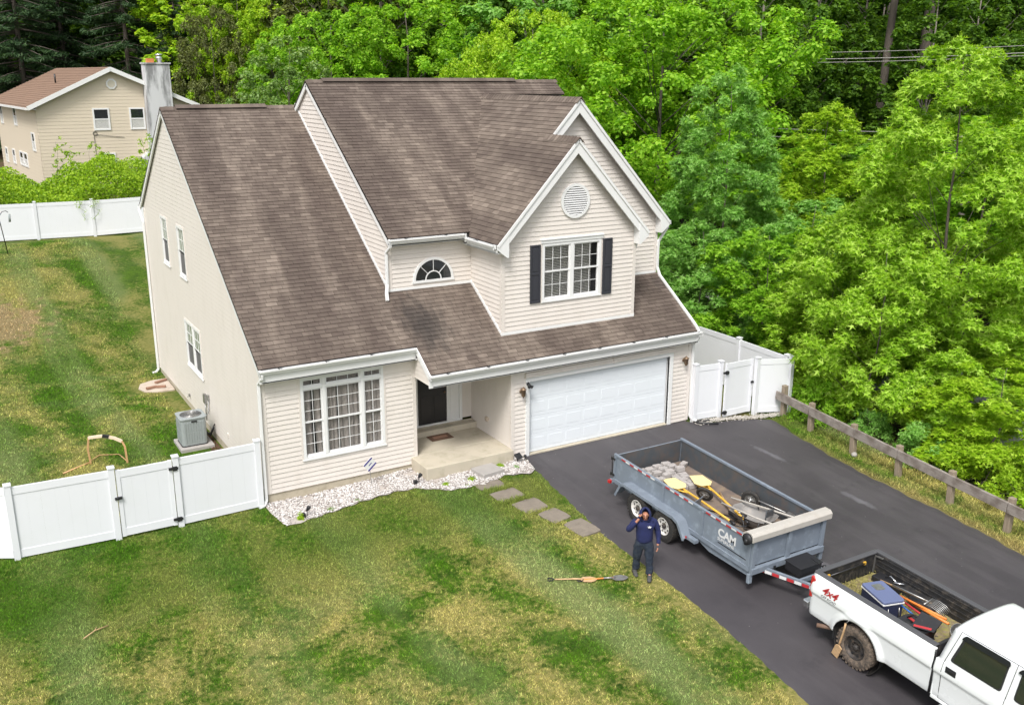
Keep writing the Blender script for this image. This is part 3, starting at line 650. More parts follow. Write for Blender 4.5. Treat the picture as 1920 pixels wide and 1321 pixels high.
def make_spruce(label, loc, H, R, seed, n=30000):
    t = thing('spruce_tree', label, 'tree', loc, (0, 0, seed)); rng = np.random.default_rng(seed); Ps, Ns = [], []; b = MB()
    nb = 150
    for i in range(nb):
        q = (i+rng.uniform(0, 1))/nb; z = H*(.06+.92*q); Lb = R*(1-q)**.75*rng.uniform(.75, 1.1)+.2; a = rng.uniform(0, 6.283); k = int(n/nb*(Lb/R+.15)*1.6)
        s = rng.uniform(.12, 1, k)**.7; wd = .28*Lb*(1-s*.55); w = rng.normal(0, .55, k)*wd
        r = Lb*s; zz = z-.10*Lb*s-.22*Lb*s*s+.16*Lb*s**4-np.abs(w)*.25-rng.uniform(0, .25, k)
        Ps.append(np.stack([r*math.cos(a)-w*math.sin(a), r*math.sin(a)+w*math.cos(a), zz], -1)); Ns.append(unit(np.array([0, 0, 1.0])+.6*rng.normal(size=(k, 3))+.35*np.array([math.cos(a), math.sin(a), 0])))
        b.tube([(0, 0, z), (Lb*.5*math.cos(a), Lb*.5*math.sin(a), z-.08*Lb), (Lb*.95*math.cos(a), Lb*.95*math.sin(a), z-.2*Lb)], [.05, .035, .01], 4)
    V, F = leaves(np.concatenate(Ps), np.concatenate(Ns), .23, 'needle', rng); npmesh('crown', V, F, L['spruce'], t)
    m = MB(); m.tube([(0, 0, 0), (0, 0, H*.5), (0, 0, H*.97)], [.3, .18, .03], 8); m.build('trunk', M['bark'], t); b.build('branches', M['bark'], t)['kind'] = 'stuff'
    return t
s1 = make_spruce('dark spruce behind the ridge of the tan house, nearest its chimney', g3(8.4, 62.5), 19.5, 5.6, 5)
again(s1, 'dark spruce at the far left behind the rust roof', g3(1.0, 66.0), (1.0, 1.0, .98), 2.0)
again(s1, 'dark spruce right of the white chimney, lower than its neighbours', g3(11.3, 58.0), (.72, .72, .86), 4.0)
again(s1, 'dark spruce in the gap between the two big spruces', g3(4.6, 70.0), (.95, .95, 1.05), 1.0)
again(s1, 'dark spruce touching the left edge of the view', g3(-3.2, 68.0), (.9, .9, .9), 5.0)

# the wood behind everything: single trees of a few kinds
WG = 'trees of the wood rising behind the houses'
WL = {'wood': 'dark green tree in the wood behind the houses', 'maple': 'bright green tree in the wood behind the houses', 'midgreen': 'cool green tree in the wood behind the houses', 'yellowgreen': 'yellow green tree in the wood behind the houses', 'brown': 'brownish thin tree in the wood behind the houses'}
w0 = make_tree('wood_tree', WL['wood'], g3(40, 33), 19, 4.6, 3.0, 320, 34000, .28, 'wood', 'kite', 'tall', .7, .12, 71, 'palebark', .24, 30, 'tree', WG)
w1 = make_tree('wood_tree', WL['wood'], g3(50, 30), 21, 4.2, 4.0, 280, 30000, .29, 'wood', 'kite', 'tall', .7, .125, 77, 'palebark', .26, 30, 'tree', WG)
rw = random.Random(5); cnt = 0
for (x, y, mat) in [(19, 62, 'brown'), (24, 57, 'yellowgreen'), (29, 50, 'maple'), (33, 42, 'wood'), (37, 46, 'wood'), (44, 39, 'midgreen'), (36, 33.5, 'maple'), (41, 26, 'wood'), (46, 21.5, 'midgreen'), (40, 17.5, 'wood'), (34, 13.5, 'maple'),
                    (50, 15, 'wood'), (44, 11, 'midgreen'), (38, 7, 'maple'), (56, 24, 'wood'), (62, 17, 'wood'), (55, 8, 'wood'), (48, 3, 'midgreen'), (66, 28, 'wood'), (60, 34, 'wood'), (53, 38, 'midgreen'), (48, 46, 'wood'), (42, 53, 'wood'), (34, 60, 'brown'),
                    (26, 68, 'wood'), (16, 70, 'wood'), (10, 78, 'wood'), (19, 80, 'midgreen'), (30, 75, 'wood'), (40, 66, 'wood'), (50, 57, 'wood'), (60, 46, 'wood'), (70, 40, 'wood'), (74, 28, 'wood'), (72, 14, 'wood'), (2, 82, 'wood'), (-6, 80, 'wood'), (-3, 90, 'wood'), (7, 92, 'wood'),
                    (14, 60, 'yellowgreen'), (21, 50, 'brown'), (28, 60, 'wood'), (24, 47, 'wood'), (31, 36.5, 'midgreen'), (45, 30, 'wood'), (34, 5, 'maple'), (42, -1, 'midgreen'), (66, 4, 'wood'), (58, -4, 'wood')]:
    d_ = Vector((x, y, 0))-Vector((cam.location.x, cam.location.y, 0)); w_ = d_.dot(fw); u_ = d_.dot(rt)/w_; low = u_ > .27 and w_ < 66
    again((w0, w1)[cnt % 2], WL[mat], g3(x, y), (rw.uniform(.9, 1.25),)*2+(rw.uniform(.9, 1.12)*(.40 if low else 1),), rw.uniform(0, 6), mat if not (u_ > .27 and not low) else 'wood', WG); cnt += 1
for i in range(30):
    an = math.radians(-1+i*2.25); rr = (112, 128, 100)[i % 3]; x, y = cam.location.x+rr*math.sin(an), cam.location.y+rr*math.cos(an)
    again((w0, w1)[i % 2], WL['wood'], g3(x, y), (1.7, 1.7, (1.45, 1.5, 1.3)[i % 3]), i*1.3, 'wood', WG)
# bare-looking tall trunks in the right wood
TL = ['pale straight trunk in the dark wood, leftmost of four near the top edge', 'thin pale trunk right of the leftmost trunk near the top edge', 'dark leaning trunk in the wood near the top right', 'dark trunk behind the tall right maple, nearest the right edge']
for (x, y, r, b, dx), lb in zip([(50.5, 34.0, .26, 'palebark', 0), (56.5, 35.2, .26, 'palebark', .1), (54.5, 27.2, .33, 'bark', 1.2), (62.0, 29.5, .5, 'bark', .6)], TL):
    t = thing('trunk_tree', lb, 'tree', g3(x, y))
    m = MB(); m.tube([(0, 0, 0), (dx*.2, 0, 7), (dx*.6, .1, 14), (dx*1.2, .2, 22)], [r*1.15, r, r*.85, r*.5], 9); m.build('trunk', M[b], t)
    V, F, Cc, rc = make_crown(int(x), 24, 3.2, 17, 40, 5000, .26, 'kite', 'oval'); npmesh('crown', V, F, L['wood'], t)
# hedge thicket between the yards
def thicket(name, label, x0, x1, yf, hf, n, size, mat, sprigs=0):
    rng = np.random.default_rng(90); x = rng.uniform(x0, x1, n); y = yf(x)+rng.uniform(0, 1, n)*4.6; u = (y-yf(x))/4.6
    bx = np.sin(x*1.3)*.5+np.sin(x*2.9+y)*.35+np.sin(y*2.1+x*.7)*.3; h = hf(x)*(np.sqrt(np.clip(1-(u*1.5-.75)**2*.9, .05, 1)))*(1+.26*bx); q = rng.uniform(0, 1, n)**.35
    z = T(x, y)+h*q; N = unit(np.array([0, -.45, .8])+.7*rng.normal(size=(n, 3))); V, F = leaves(np.stack([x, y, z], -1), N, size, 'kite', rng)
    return tag(npmesh(name, V, F, L[mat]), label, None, None, 'stuff')
thicket('hedge_thicket', 'overgrown bright green hedge between the white back fence and the tan house', -9, 8.5, lambda x: 31.0+0*x+np.clip(x-1, 0, 9)*.45, lambda x: 2.75+.35*np.sin(x*.7)+.35*np.clip(x, -3, 2)*-.1, 60000, .12, 'hedge')
for (x, y, h, sd, lb) in [(-.1, 33.8, 4.7, 3, 'thin arching sprig standing up from the hedge before the tan wall'), (1.4, 34.0, 4.3, 4, 'second thin sprig above the hedge near the lower window'), (4.2, 35, 4.4, 5, 'leafy shoots above the hedge beside the downspout of the tan house')]:
    make_tree('tall_shrub', lb, g3(x, y), h, .6, .8, 60, 1600, .09, 'hedge', 'kite', 'oval', .9, .22, sd, 'bark', .02, 14, 'shrub')
# undergrowth that closes the wood
rng = np.random.default_rng(12); n = 90000
r = rng.uniform(62, 150, n); a = np.radians(rng.uniform(-2, 66, n)); x = cam.location.x+r*np.sin(a); y = cam.location.y+r*np.cos(a)
k = (y > 74-.9*x) & ~((y < 60) & (x < 14)) & ((x > 33) | (y > 44)) ; x, y, r = x[k], y[k], r[k]
h = (5+2*np.sin(x*.31+1)*np.sin(y*.27)+1.5*np.sin(x*.83)*np.sin(y*.71+2))+(r-62)*.14; z = T(x, y)+np.abs(h)*rng.uniform(0, 1, len(x))**.5
V, F = leaves(np.stack([x, y, z], -1), unit(np.array([0, -.3, .8])+.8*rng.normal(size=(len(x), 3))), .42, 'kite', rng)
tag(npmesh('undergrowth', V, F, L['wood']), 'dark leafy undergrowth closing the wood behind the trees', None, None, 'stuff')

# ================================================================== HOUSE
P1, S2 = .672, 1.069
XF, XG, XR, XB, YC, YD, YE, YG, YR = 6.624, 11.10, 12.965, 4.085, 1.425, 1.022, -.316, -.828, 13.24
ZC = 6.269; OV, RK = .27, .09
lo = lambda y: 3.639+P1*y
zu = lambda y: ZC+P1*(y-YC)
sl = lambda x: ZC+S2*(x-XF)
XM, Xm = (XF+XR)/2, (XF+XG)/2
YR1, YR2 = 8.454, 7.132
house = thing('family_house', 'two storey beige sided house with brown shingle roof and white two car garage door', 'house', (0, 0, 0))
EX = .127

def clip(poly, a, b, c):
    """keep the side a*u+b*v <= c of a polygon"""
    out = []; n = len(poly)
    for i in range(n):
        p, q = poly[i], poly[(i+1) % n]; dp, dq = a*p[0]+b*p[1]-c, a*q[0]+b*q[1]-c
        if dp <= 1e-9: out.append(p)
        if (dp < -1e-9 and dq > 1e-9) or (dp > 1e-9 and dq < -1e-9):
            t = dp/(dp-dq); out.append((p[0]+(q[0]-p[0])*t, p[1]+(q[1]-p[1])*t))
    return out if len(out) > 2 else []
def area(p): return abs(sum(p[i][0]*p[(i+1) % len(p)][1]-p[(i+1) % len(p)][0]*p[i][1] for i in range(len(p))))/2
def minus(poly, holes):
    ps = [poly]
    for (u0, v0, u1, v1) in holes:
        nx = []
        for p in ps:
            for q in (clip(p, 1, 0, u0), clip(p, -1, 0, -u1), clip(clip(clip(p, -1, 0, -u0), 1, 0, u1), 0, 1, v0), clip(clip(clip(p, -1, 0, -u0), 1, 0, u1), 0, -1, -v1)):
                if q and area(q) > 1e-5: nx.append(q)
        ps = nx
    return ps
NBOARD = [0]; REST = MB()
def siding(O, U, N, poly, holes=(), z0=None, parent=house, ex=EX, thick=.06, parts=True, mat='siding', lim=300, lip=.018, gp=.007):
    """lap siding on a wall: backing sheet plus one board per course"""
    O, U, N, Vv = Vector(O), Vector(U), Vector(N), Vector((0, 0, 1))
    m = MB()
    for q in minus(poly, holes): m.prism(q, O, U, Vv, N, -thick, 0)
    m.build('wall', M[mat], parent)
    vs = [p[1] for p in poly]; z = min(vs) if z0 is None else z0
    while z < max(vs)-.005:
        st = clip(clip(poly, 0, -1, -z), 0, 1, z+ex-gp)
        if st:
            b = MB() if parts and NBOARD[0] < lim else REST
            for q in minus(st, holes):
                k = len(q); off = lambda v: .002+lip*(1-(v-z)/ex)
                A = [O+U*u+Vv*v+N*off(v) for u, v in q]; B = [O+U*u+Vv*v+N*.0005 for u, v in q]
                fs = [tuple(range(k)), ]+[(i, i+k, (i+1) % k+k, (i+1) % k) for i in range(k)]
                ar = sum(q[i][0]*q[(i+1) % k][1]-q[(i+1) % k][0]*q[i][1] for i in range(k))
                if ar*U.cross(Vv).dot(N) < 0: fs = [tuple(reversed(f)) for f in fs]
                b.add(A+B, fs)
            if b is not REST and b.v: NBOARD[0] += (len(b.clusters()) if len(b.sh) > 1 else 1); b.build('siding_board', M[mat], parent)
        z += ex

# ---- walls
BIG = (.98, .84, 3.22, 3.02); EW = (7.90, 4.24, 9.87, 5.85); GD = (7.20, -.5, 12.16, 2.16)
W1, W2, W3 = (9.45, 4.35, 10.4, 5.9), (7.1, 4.32, 8.05, 5.88), (6.12, 1.45, 8.12, 2.93)
FT1 = lo(-OV)-.36
siding((0, 0, 0), (1, 0, 0), (0, -1, 0), [(0, .1), (4.126, .1), (4.126, FT1), (0, FT1)], [BIG])
siding((0, YG, 0), (1, 0, 0), (0, -1, 0), [(6.633, .0), (XR, .0), (XR, 2.55), (6.633, 2.55)], [GD])
siding((0, YE, 0), (1, 0, 0), (0, -1, 0), [(XF, lo(YE)-.02), (XG, lo(YE)-.02), (XG, ZC-.3), (XG, ZC-.05), (Xm, sl(Xm)-.06), (XF, ZC-.05)], [EW])
siding((0, YC, 0), (1, 0, 0), (0, -1, 0), [(XB, lo(YC)-.02), (XF, lo(YC)-.02), (XF, zu(YC-OV)-.2), (XB, zu(YC-OV)-.2)])
siding((0, YD, 0), (1, 0, 0), (0, -1, 0), [(XG-1.6, lo(YD)-.02), (XR, lo(YD)-.02), (XR, ZC-.05), (XM, sl(XM)-.06), (XM-2.2, sl(XM-2.2)-.06)])
# left wall, x = 0, u = -y so that the outside normal is -x
siding((0, 0, 0), (0, -1, 0), (-1, 0, 0), [(-YR, .0), (0, .1), (0, lo(0)-.06), (-YR1, lo(YR1)-.06), (-YR, lo(YR1)-P1*(YR-YR1)-.06)], [(-b, a2, -a, b2) for a, a2, b, b2 in (W1, W2, W3)], z0=.0, lip=.008, gp=.016)
# left wall of the tall block, between the two roof planes
siding((XB, 0, 0), (0, -1, 0), (-1, 0, 0), [(-YC, lo(YC)-.05), (-YC, zu(YC)-.06), (-YR2, zu(YR2)-.06), (-9.6, zu(YR2)-P1*(9.6-YR2)-.06), (-YR1, lo(YR1)-.3)])
# left wall of the small gable, porch walls
siding((XF, 0, 0), (0, -1, 0), (-1, 0, 0), [(-YC, lo(YC)-.05), (-YE, lo(YE)-.05), (-YE, ZC-.52), (-YC, ZC-.52)], lim=285)
siding((6.633, 0, 0), (0, -1, 0), (-1, 0, 0), [(-1.5, .3), (-YG, .3), (-YG, 2.55), (-1.5, 2.55)])
siding((0, 1.5, 0), (1, 0, 0), (0, -1, 0), [(6.3, .55), (6.633, .55), (6.633, 2.55), (6.3, 2.55)])
siding((XR, 0, 0), (0, 1, 0), (1, 0, 0), [(YG, 0), (YR, 0), (YR, 5.9), (YD, 5.9), (YD, lo(YD)-.05), (YG, lo(YG)-.06)], lim=0)
siding((XG, 0, 0), (0, 1, 0), (1, 0, 0), [(YE, lo(YE)-.03), (YD, lo(YD)-.03), (YD, ZC-.4), (YE, ZC-.4)], lim=0)
siding((0, YR, 0), (-1, 0, 0), (0, 1, 0), [(-XR, 0), (0, 0), (0, 5.9), (-XR, 5.9)], lim=0)
siding((XR, 0, 0), (0, 1, 0), (1, 0, 0), [(YD, 5.9), (YR, 5.9), (YR2+.1, zu(YR2)-.06), (YD+.3, 5.95)], lim=0)
siding((4.126, 0, 0), (0, -1, 0), (-1, 0, 0), [(0.02, 2.56), (1.06, 2.56), (1.06, lo(-1.06)-.06), (.02, lo(0)-.08)])
MB.build(REST, 'siding', M['siding'], house)['kind'] = 'stuff'
# foundation
m = MB(); m.box((0.015, .012, -1), (4.11, .3, .1)); m.box((.012, .2, -1), (.3, YR-.02, .09)); m.box((6.645, YG+.012, -1), (7.2, YG+.3, 0)); m.box((12.16, YG+.012, -1), (XR-.012, YG+.3, 0.0)); m.box((XR-.3, YG+.2, -1), (XR-.015, YR-.02, .0)); m.box((.2, YR-.3, -1), (XR-.2, YR-.015, .0))
m.build('foundation', M['found'], house)

# ---- roofs: decks and shingles
class Plane:
    def __init__(s, O, E, Sl): s.O, s.E, s.S = Vector(O), Vector(E), Vector(Sl).normalized(); s.N = s.E.cross(s.S).normalized()
    def at(s, e, d, n=0): return s.O+s.E*e+s.S*d+s.N*n
TW, SE = .305, .143
SH_ALL = MB(); SH_PARTS = []; shr = random.Random(3)
TAB = MB()
def tabgeo(m, q, pl, d0, full=False, jit=(0, 0)):
    k = len(q); off = lambda d: .004+.014*(1-(d-d0)/SE)+jit[0]
    A = [pl.at(u, v, off(v)) for u, v in q]; B = [pl.at(u, v, -.004) for u, v in q]
    fs = [tuple(range(k))]+[(i, i+k, (i+1) % k+k, (i+1) % k) for i in range(k)]
    ar = sum(q[i][0]*q[(i+1) % k][1]-q[(i+1) % k][0]*q[i][1] for i in range(k))
    if ar < 0: fs = [tuple(reversed(f)) for f in fs]
    m.add(A+B, fs)
def shingles(pl, polys, parts_below=None, deck=True):
    if deck:
        m = MB()
        for p in polys: m.prism(p, pl.O, pl.E, pl.S, pl.N, -.055, 0)
        m.build('roof', M['roofbase'], house)
    dmin = min(p[1] for q in polys for p in q); dmax = max(p[1] for q in polys for p in q); r = 0
    umin = min(p[0] for q in polys for p in q); umax = max(p[0] for q in polys for p in q)
    while dmin+r*SE < dmax:
        d0 = dmin+r*SE; st = [0, .5, .25, .75][r % 4]*TW+shr.uniform(-.03, .03); u = umin-st
        while u < umax:
            w = TW
            for p in polys:
                q = clip(clip(clip(clip(p, -1, 0, -(u+.004)), 1, 0, u+w-.004), 0, -1, -d0), 0, 1, d0+SE-.004)
                if q and area(q) > .0006:
                    j = (shr.uniform(0, .004),)
                    if parts_below is not None and d0 < parts_below and len(SH_PARTS) < 300 and area(q) > .03:
                        mm = MB(); tabgeo(mm, q, pl, d0, jit=(j[0], 0)); SH_PARTS.append(mm)
                    else: tabgeo(SH_ALL, q, pl, d0, jit=(j[0], 0))
            u += w
        r += 1
def slope_plane_y(x0, y0, z0, p): return Plane((x0, y0, z0), (1, 0, 0), (0, 1, p))
C1 = math.sqrt(1+P1*P1); C2 = math.sqrt(1+S2*S2)
# R1 lower front plane, d measured from y = -1.091
y0 = YG-OV; pl1 = slope_plane_y(0, y0, lo(y0), P1); D = lambda y: (y-y0)*C1
shingles(pl1, [[(-RK, D(-OV)), (4.126, D(-OV)), (4.126, D(YR1)), (-RK, D(YR1))][0:4] and [(-RK, D(-OV)), (XB, D(-OV)), (XB, D(YR1)), (-RK, D(YR1))],
               [(XB, D(y0)), (XF, D(y0)), (XF, D(YC)), (XB, D(YC))], [(XF, D(y0)), (XG, D(y0)), (XG, D(YE)), (XF, D(YE))], [(XG, D(y0)), (XR+RK, D(y0)), (XR+RK, D(YD)), (XG, D(YD))]], parts_below=D(.35))
# R2 main upper front plane
y2 = YC-OV; pl2 = slope_plane_y(0, y2, zu(y2), P1); D2 = lambda y: (y-y2)*C1; vx = lambda y: XF+(P1/S2)*(y-YC); yM = YC+(sl(XM)-ZC)/P1
shingles(pl2, [[(XB-RK, 0), (XF-OV, 0), (vx(y2), 0), (vx(yM), D2(yM)), (XB-RK, D2(yM))], [(XB-RK, D2(yM)), (XR+RK, D2(yM)), (XR+RK, D2(YR2)), (XB-RK, D2(YR2))]])
# R3 left slope of the cross gable: along y, up x.  E = -y so that the normal looks up-left
pl3 = Plane((XF-OV, 0, sl(XF-OV)), (0, -1, 0), (1, 0, S2)); D3 = lambda x: (x-XF+OV)*C2; vy = lambda x: YC+(S2/P1)*(x-XF)
shingles(pl3, [[(-vy(XF-OV), 0), (-(YE-OV), 0), (-(YE-OV), D3(Xm)), (-vy(Xm), D3(Xm))], [(-vy(Xm), D3(Xm)), (-(YD-OV), D3(Xm)), (-(YD-OV), D3(XM)), (-vy(XM), D3(XM))]])
# R4, R5 right slopes
pl4 = Plane((XG+OV, 0, sl(XF-OV)), (0, 1, 0), (-1, 0, S2)); shingles(pl4, [[(YE-OV, 0), (YD, 0), (YD, (XG+OV-Xm)*C2), (YE-OV, (XG+OV-Xm)*C2)]])
pl5 = Plane((XR+OV, 0, sl(XF-OV)), (0, 1, 0), (-1, 0, S2)); shingles(pl5, [[(YD-OV, 0), (YC-.25, 0), (yM, (XR+OV-XM)*C2), (YD-OV, (XR+OV-XM)*C2)]])
# rear slopes: decks with shingles in coarse rows
plr1 = Plane((XB, YR+OV, lo(YR1)-P1*(YR+OV-YR1)), (-1, 0, 0), (0, -1, P1)); shingles(plr1, [[(0, 0), (XB+RK, 0), (XB+RK, (YR+OV-YR1)*C1), (0, (YR+OV-YR1)*C1)]])
plr2 = Plane((XR+RK, YR+OV, zu(YR2)-P1*(YR+OV-YR2)), (-1, 0, 0), (0, -1, P1)); shingles(plr2, [[(0, 0), (XR+2*RK-XB, 0), (XR+2*RK-XB, (YR+OV-YR2)*C1), (0, (YR+OV-YR2)*C1)]])
for mm in SH_PARTS: mm.build('shingle', M['shingle'], house)
SH_ALL.build('shingles', M['shingle'], house)['kind'] = 'stuff'
# ridge caps
def caps(p0, p1, drop):
    p0, p1 = Vector(p0), Vector(p1); L_ = (p1-p0).length; d = (p1-p0)/L_; side = d.cross(Vector((0, 0, 1))).normalized(); m = MB(); n = int(L_/.16)
    for i in range(n):
        a, b = p0+d*(i*L_/n), p0+d*((i+1.35)*L_/n); h0, h1 = .012, .034
        for s in (1, -1):
            o = side*s*.15-Vector((0, 0, .15*drop)); m.add([a+Vector((0, 0, h0)), b+Vector((0, 0, h1)), b+o+Vector((0, 0, h1)), a+o+Vector((0, 0, h0))], [(0, 1, 2, 3) if s < 0 else (3, 2, 1, 0)])
            m.add([b+Vector((0, 0, h1)), b+o+Vector((0, 0, h1)), b+o, b], [(0, 1, 2, 3)])
    o = m.build('ridge_cap', M['shingle'], house); return o
caps((-RK, YR1, lo(YR1)+.01), (XB, YR1, lo(YR1)+.01), P1); caps((XB-RK, YR2, zu(YR2)+.01), (XR+RK, YR2, zu(YR2)+.01), P1)
caps((XM, yM-.1, sl(XM)+.01), (XM, YD-OV, sl(XM)+.01), S2); caps((Xm, YD, sl(Xm)+.01), (Xm, YE-OV, sl(Xm)+.01), S2)
m = MB()
for (a, w) in (((.35, 3.1), .03), ((4.5, 11.4), .03)):
    y = YR1 if w and a[0] < 1 else YR2; z = (lo(YR1) if a[0] < 1 else zu(YR2))+.035
    for s in (1, -1): m.add([(a[0], y, z+.05), (a[1], y, z+.05), (a[1], y+s*.17, z-.05), (a[0], y+s*.17, z-.05)], [(0, 1, 2, 3) if s > 0 else (3, 2, 1, 0)])
m.build('ridge_vent', M['shingle'], house)
# valley and wall flashings along the roof, thin white trim
m = MB()
m.box((XB, YC-.03, lo(YC)+.0), (XF, YC-.0, lo(YC)+.07)); m.box((XF-.03, YE-.028, lo(YE)), (XG+.03, YE-.002, lo(YE)+.08)); m.box((XG, YD-.028, lo(YD)), (XR, YD-.002, lo(YD)+.07))
m.beam((XB-.016, YC, lo(YC)+.05), (XB-.016, YR1, lo(YR1)+.05), .03, .08); m.beam((XF-.016, YE, lo(YE)+.05), (XF-.016, YC, lo(YC)+.05), .03, .09); m.beam((XG+.016, YE, lo(YE)+.05), (XG+.016, YD, lo(YD)+.05), .03, .09)
m.build('flashing', M['white'], house)
# corner posts
def post(x, y, z0, z1, sx=-1, sy=-1, w=.09):
    m = MB(); m.box((x+sx*.022, y+sy*.022, z0), (x-sx*w, y-sy*.0, z1)); m.box((x+sx*.021, y+sy*.021, z0+.001), (x-sx*.0, y-sy*w, z1-.001)); m.build('corner_post', M['white'] if False else M['siding'], house)
post(0, 0, .1, FT1); post(4.126, 0, .1, FT1, 1, -1, .08); post(6.633, YG, .0, 2.55); post(XR, YG, 0, 2.55, 1, -1); post(XF, YE, lo(YE), ZC-.5); post(XG, YE, lo(YE), ZC-.45, 1, -1); post(XB, YC, lo(YC), zu(YC)-.35); post(XR, YD, lo(YD), ZC-.4, 1, -1); post(0, YR, 0, 5.8, -1, 1); 
# rake boards, fascia, soffits
def trim(name, fn, mat='white', bev=0):
    m = MB(); fn(m); return m.build(name, M[mat], house, bevel=bev)
def rake(a, b, out, h=.17, t=.045):
    """board under a roof edge from a to b; out = outward direction"""
    m = MB(); o = Vector(out)*(-t/2); m.beam(Vector(a)+o-Vector((0, 0, h*.5+.03)), Vector(b)+o-Vector((0, 0, h*.5+.03)), t, h, e=.01); m.build('rake_board', M['white'], house)
X0 = -RK
rake((X0, -OV, lo(-OV)), (X0, YR1, lo(YR1)), (-1, 0, 0), .16); rake((X0, YR1, lo(YR1)), (X0, YR+OV, lo(YR1)-P1*(YR+OV-YR1)), (-1, 0, 0), .16)
rake((XB-RK, YC-OV, zu(YC-OV)), (XB-RK, YR2, zu(YR2)), (-1, 0, 0), .17); rake((XB-RK, YR2, zu(YR2)), (XB-RK, 9.9, zu(YR2)-P1*(9.9-YR2)), (-1, 0, 0), .17)
rake((XR+RK, y0, lo(y0)), (XR+RK, YD, lo(YD)), (1, 0, 0), .15); rake((XR+RK, YR2, zu(YR2)), (XR+RK, YR+OV, zu(YR2)-P1*(YR+OV-YR2)), (1, 0, 0), .17)
rake((4.05, y0, lo(y0)), (4.05, -OV+.02, lo(-OV+.02)), (-1, 0, 0), .15)
for (xa, xb, ya) in ((XF-OV, XG+OV, YE-OV), (XF-OV, XR+OV, YD-OV)):
    xm = (xa+xb)/2; zt = sl(XF-OV)+S2*(xm-xa); zb = sl(XF-OV)
    m = MB(); h = .27; hh = .27
    if ya < 0: m.prism([(xa, zb-.03), (xm, zt-.03), (xm, zt-.03-hh*1.35), (xa+.25, zb-.03-.06)], (0, 0, 0), (1, 0, 0), (0, 0, 1), (0, 1, 0), ya, ya+.05)
    else:
        xs_ = Xm+.02; m.prism([(xs_, sl(xs_)-.03), (xm, zt-.03), (xm, zt-.03-hh*1.35), (xs_, sl(xs_)-.03-hh*1.35)], (0, 0, 0), (1, 0, 0), (0, 0, 1), (0, 1, 0), ya, ya+.05)
    m.prism([(xb, zb-.03), (xm+.001, zt-.03), (xm+.001, zt-.03-hh*1.35), (xb-.25, zb-.03-.06)], (0, 0, 0), (1, 0, 0), (0, 0, 1), (0, 1, 0), ya, ya+.05)
    # outer thin strip and the boxed ends
    for s, xe in ((1, xa), (-1, xb)):
        if ya > 0 and s == 1: continue
        m.prism([(xe, zb-.02), (xe+s*.34, zb+.27), (xe+s*.34, zb-.36), (xe+s*.28, zb-.36), (xe, zb-.14)], (0, 0, 0), (1, 0, 0), (0, 0, 1), (0, 1, 0), ya-.012, ya+OV-.02)
    m.build('gable_trim', M['white'], house)
    m = MB()
    for s, xe in ((1, xa), (-1, xb)):
        x1 = (Xm if ya > 0 and s == 1 else xe); m.beam((x1, ya-.015, zb+S2*abs(x1-xe)-.05), (xm, ya-.015, zt-.05), .03, .07)
    m.build('rake_strip', M['white'], house)
def soffit(x0_, x1_, ya, yb, z): trim('soffit', lambda m: m.box((x0_, ya, z), (x1_, yb, z+.03)))
soffit(-.02, 4.1, -OV+.0, -.0, FT1); soffit(4.14, XR+.05, y0, YG+.0, 2.551); soffit(4.14, 6.62, YG+.0, 1.49, 2.552); soffit(XB, XF-OV, YC-OV, YC, zu(YC-OV)-.20)
trim('soffit', lambda m: m.box((XF-OV, YE-OV+.05, ZC-.54), (XF, YC, ZC-.51)))
trim('fascia', lambda m: m.box((-RK, -OV-.0, FT1-.005), (4.05, -OV+.03, lo(-OV)-.03)))
trim('fascia', lambda m: m.box((4.03, y0, 2.545), (XR+RK, y0+.03, lo(y0)-.03)))
trim('fascia', lambda m: m.box((XB-RK, YC-OV, zu(YC-OV)-.21), (XF-OV, YC-OV+.03, zu(YC-OV)-.03)))
trim('fascia', lambda m: m.box((XF-OV, YE-OV+.05, ZC-.53), (XF-OV+.03, YC-OV, sl(XF-OV)-.03)))
trim('fascia', lambda m: m.box((XR+OV-.03, YD-OV+.05, ZC-.53), (XR+OV, YR, sl(XF-OV)-.03)))
# frieze boards
trim('frieze', lambda m: (m.box((.1, -.028, FT1-.05), (4.05, 0, FT1)), m.box((6.7, YG-.028, 2.49), (XR-.08, YG, 2.55))))
# gutters
def gutter(a, b, out, n=0):
    """K style trough from a to b"""
    a, b, N = Vector(a), Vector(b), Vector(out); U = (b-a); Ln = U.length; U.normalize(); m = MB()
    prof = [(0, 0), (0, -.11), (.07, -.11), (.085, -.06), (.115, -.035), (.115, 0), (.10, 0), (.10, -.03), (.075, -.055), (.06, -.095), (.012, -.095), (.012, 0)]
    V0 = [a+N*p+Vector((0, 0, q)) for p, q in prof]; V1 = [b+N*p+Vector((0, 0, q)) for p, q in prof]; k = len(prof)
    fs = [(i, (i+1) % k, (i+1) % k+k, i+k) for i in range(k)]+[tuple(range(k-1, -1, -1)), tuple(range(k, 2*k))]
    if U.cross(N).z > 0: fs = [tuple(reversed(f)) for f in fs]
    m.add(V0+V1, fs); g = m.build('gutter', M['white'], house)
    e = MB(); 
    for p, s in ((a, 1), (b, -1)): e.obox(p, U, N, (0, 0, 1), (0 if s > 0 else -.006, .0, -.112), (.006 if s > 0 else 0, .117, .002))
    e.build('end_cap', M['white'], g); h = MB(); q = .5
    while q < Ln-.2: h.obox(a+U*q, U, N, (0, 0, 1), (-.012, 0, .0), (.012, .115, .008)); h.obox(a+U*(q+.05), U, N, (0, 0, 1), (-.02, -.03, .012), (.03, .05, .03)); q += 1.2
    h.build('hanger', M['darkmetal'], g); return g
gutter((-RK-.02, -OV-.001, lo(-OV)-.02), (4.04, -OV-.001, lo(-OV)-.02), (0, -1, 0))
gutter((4.03, y0-.001, lo(y0)-.02), (XR+RK+.04, y0-.001, lo(y0)-.02), (0, -1, 0))
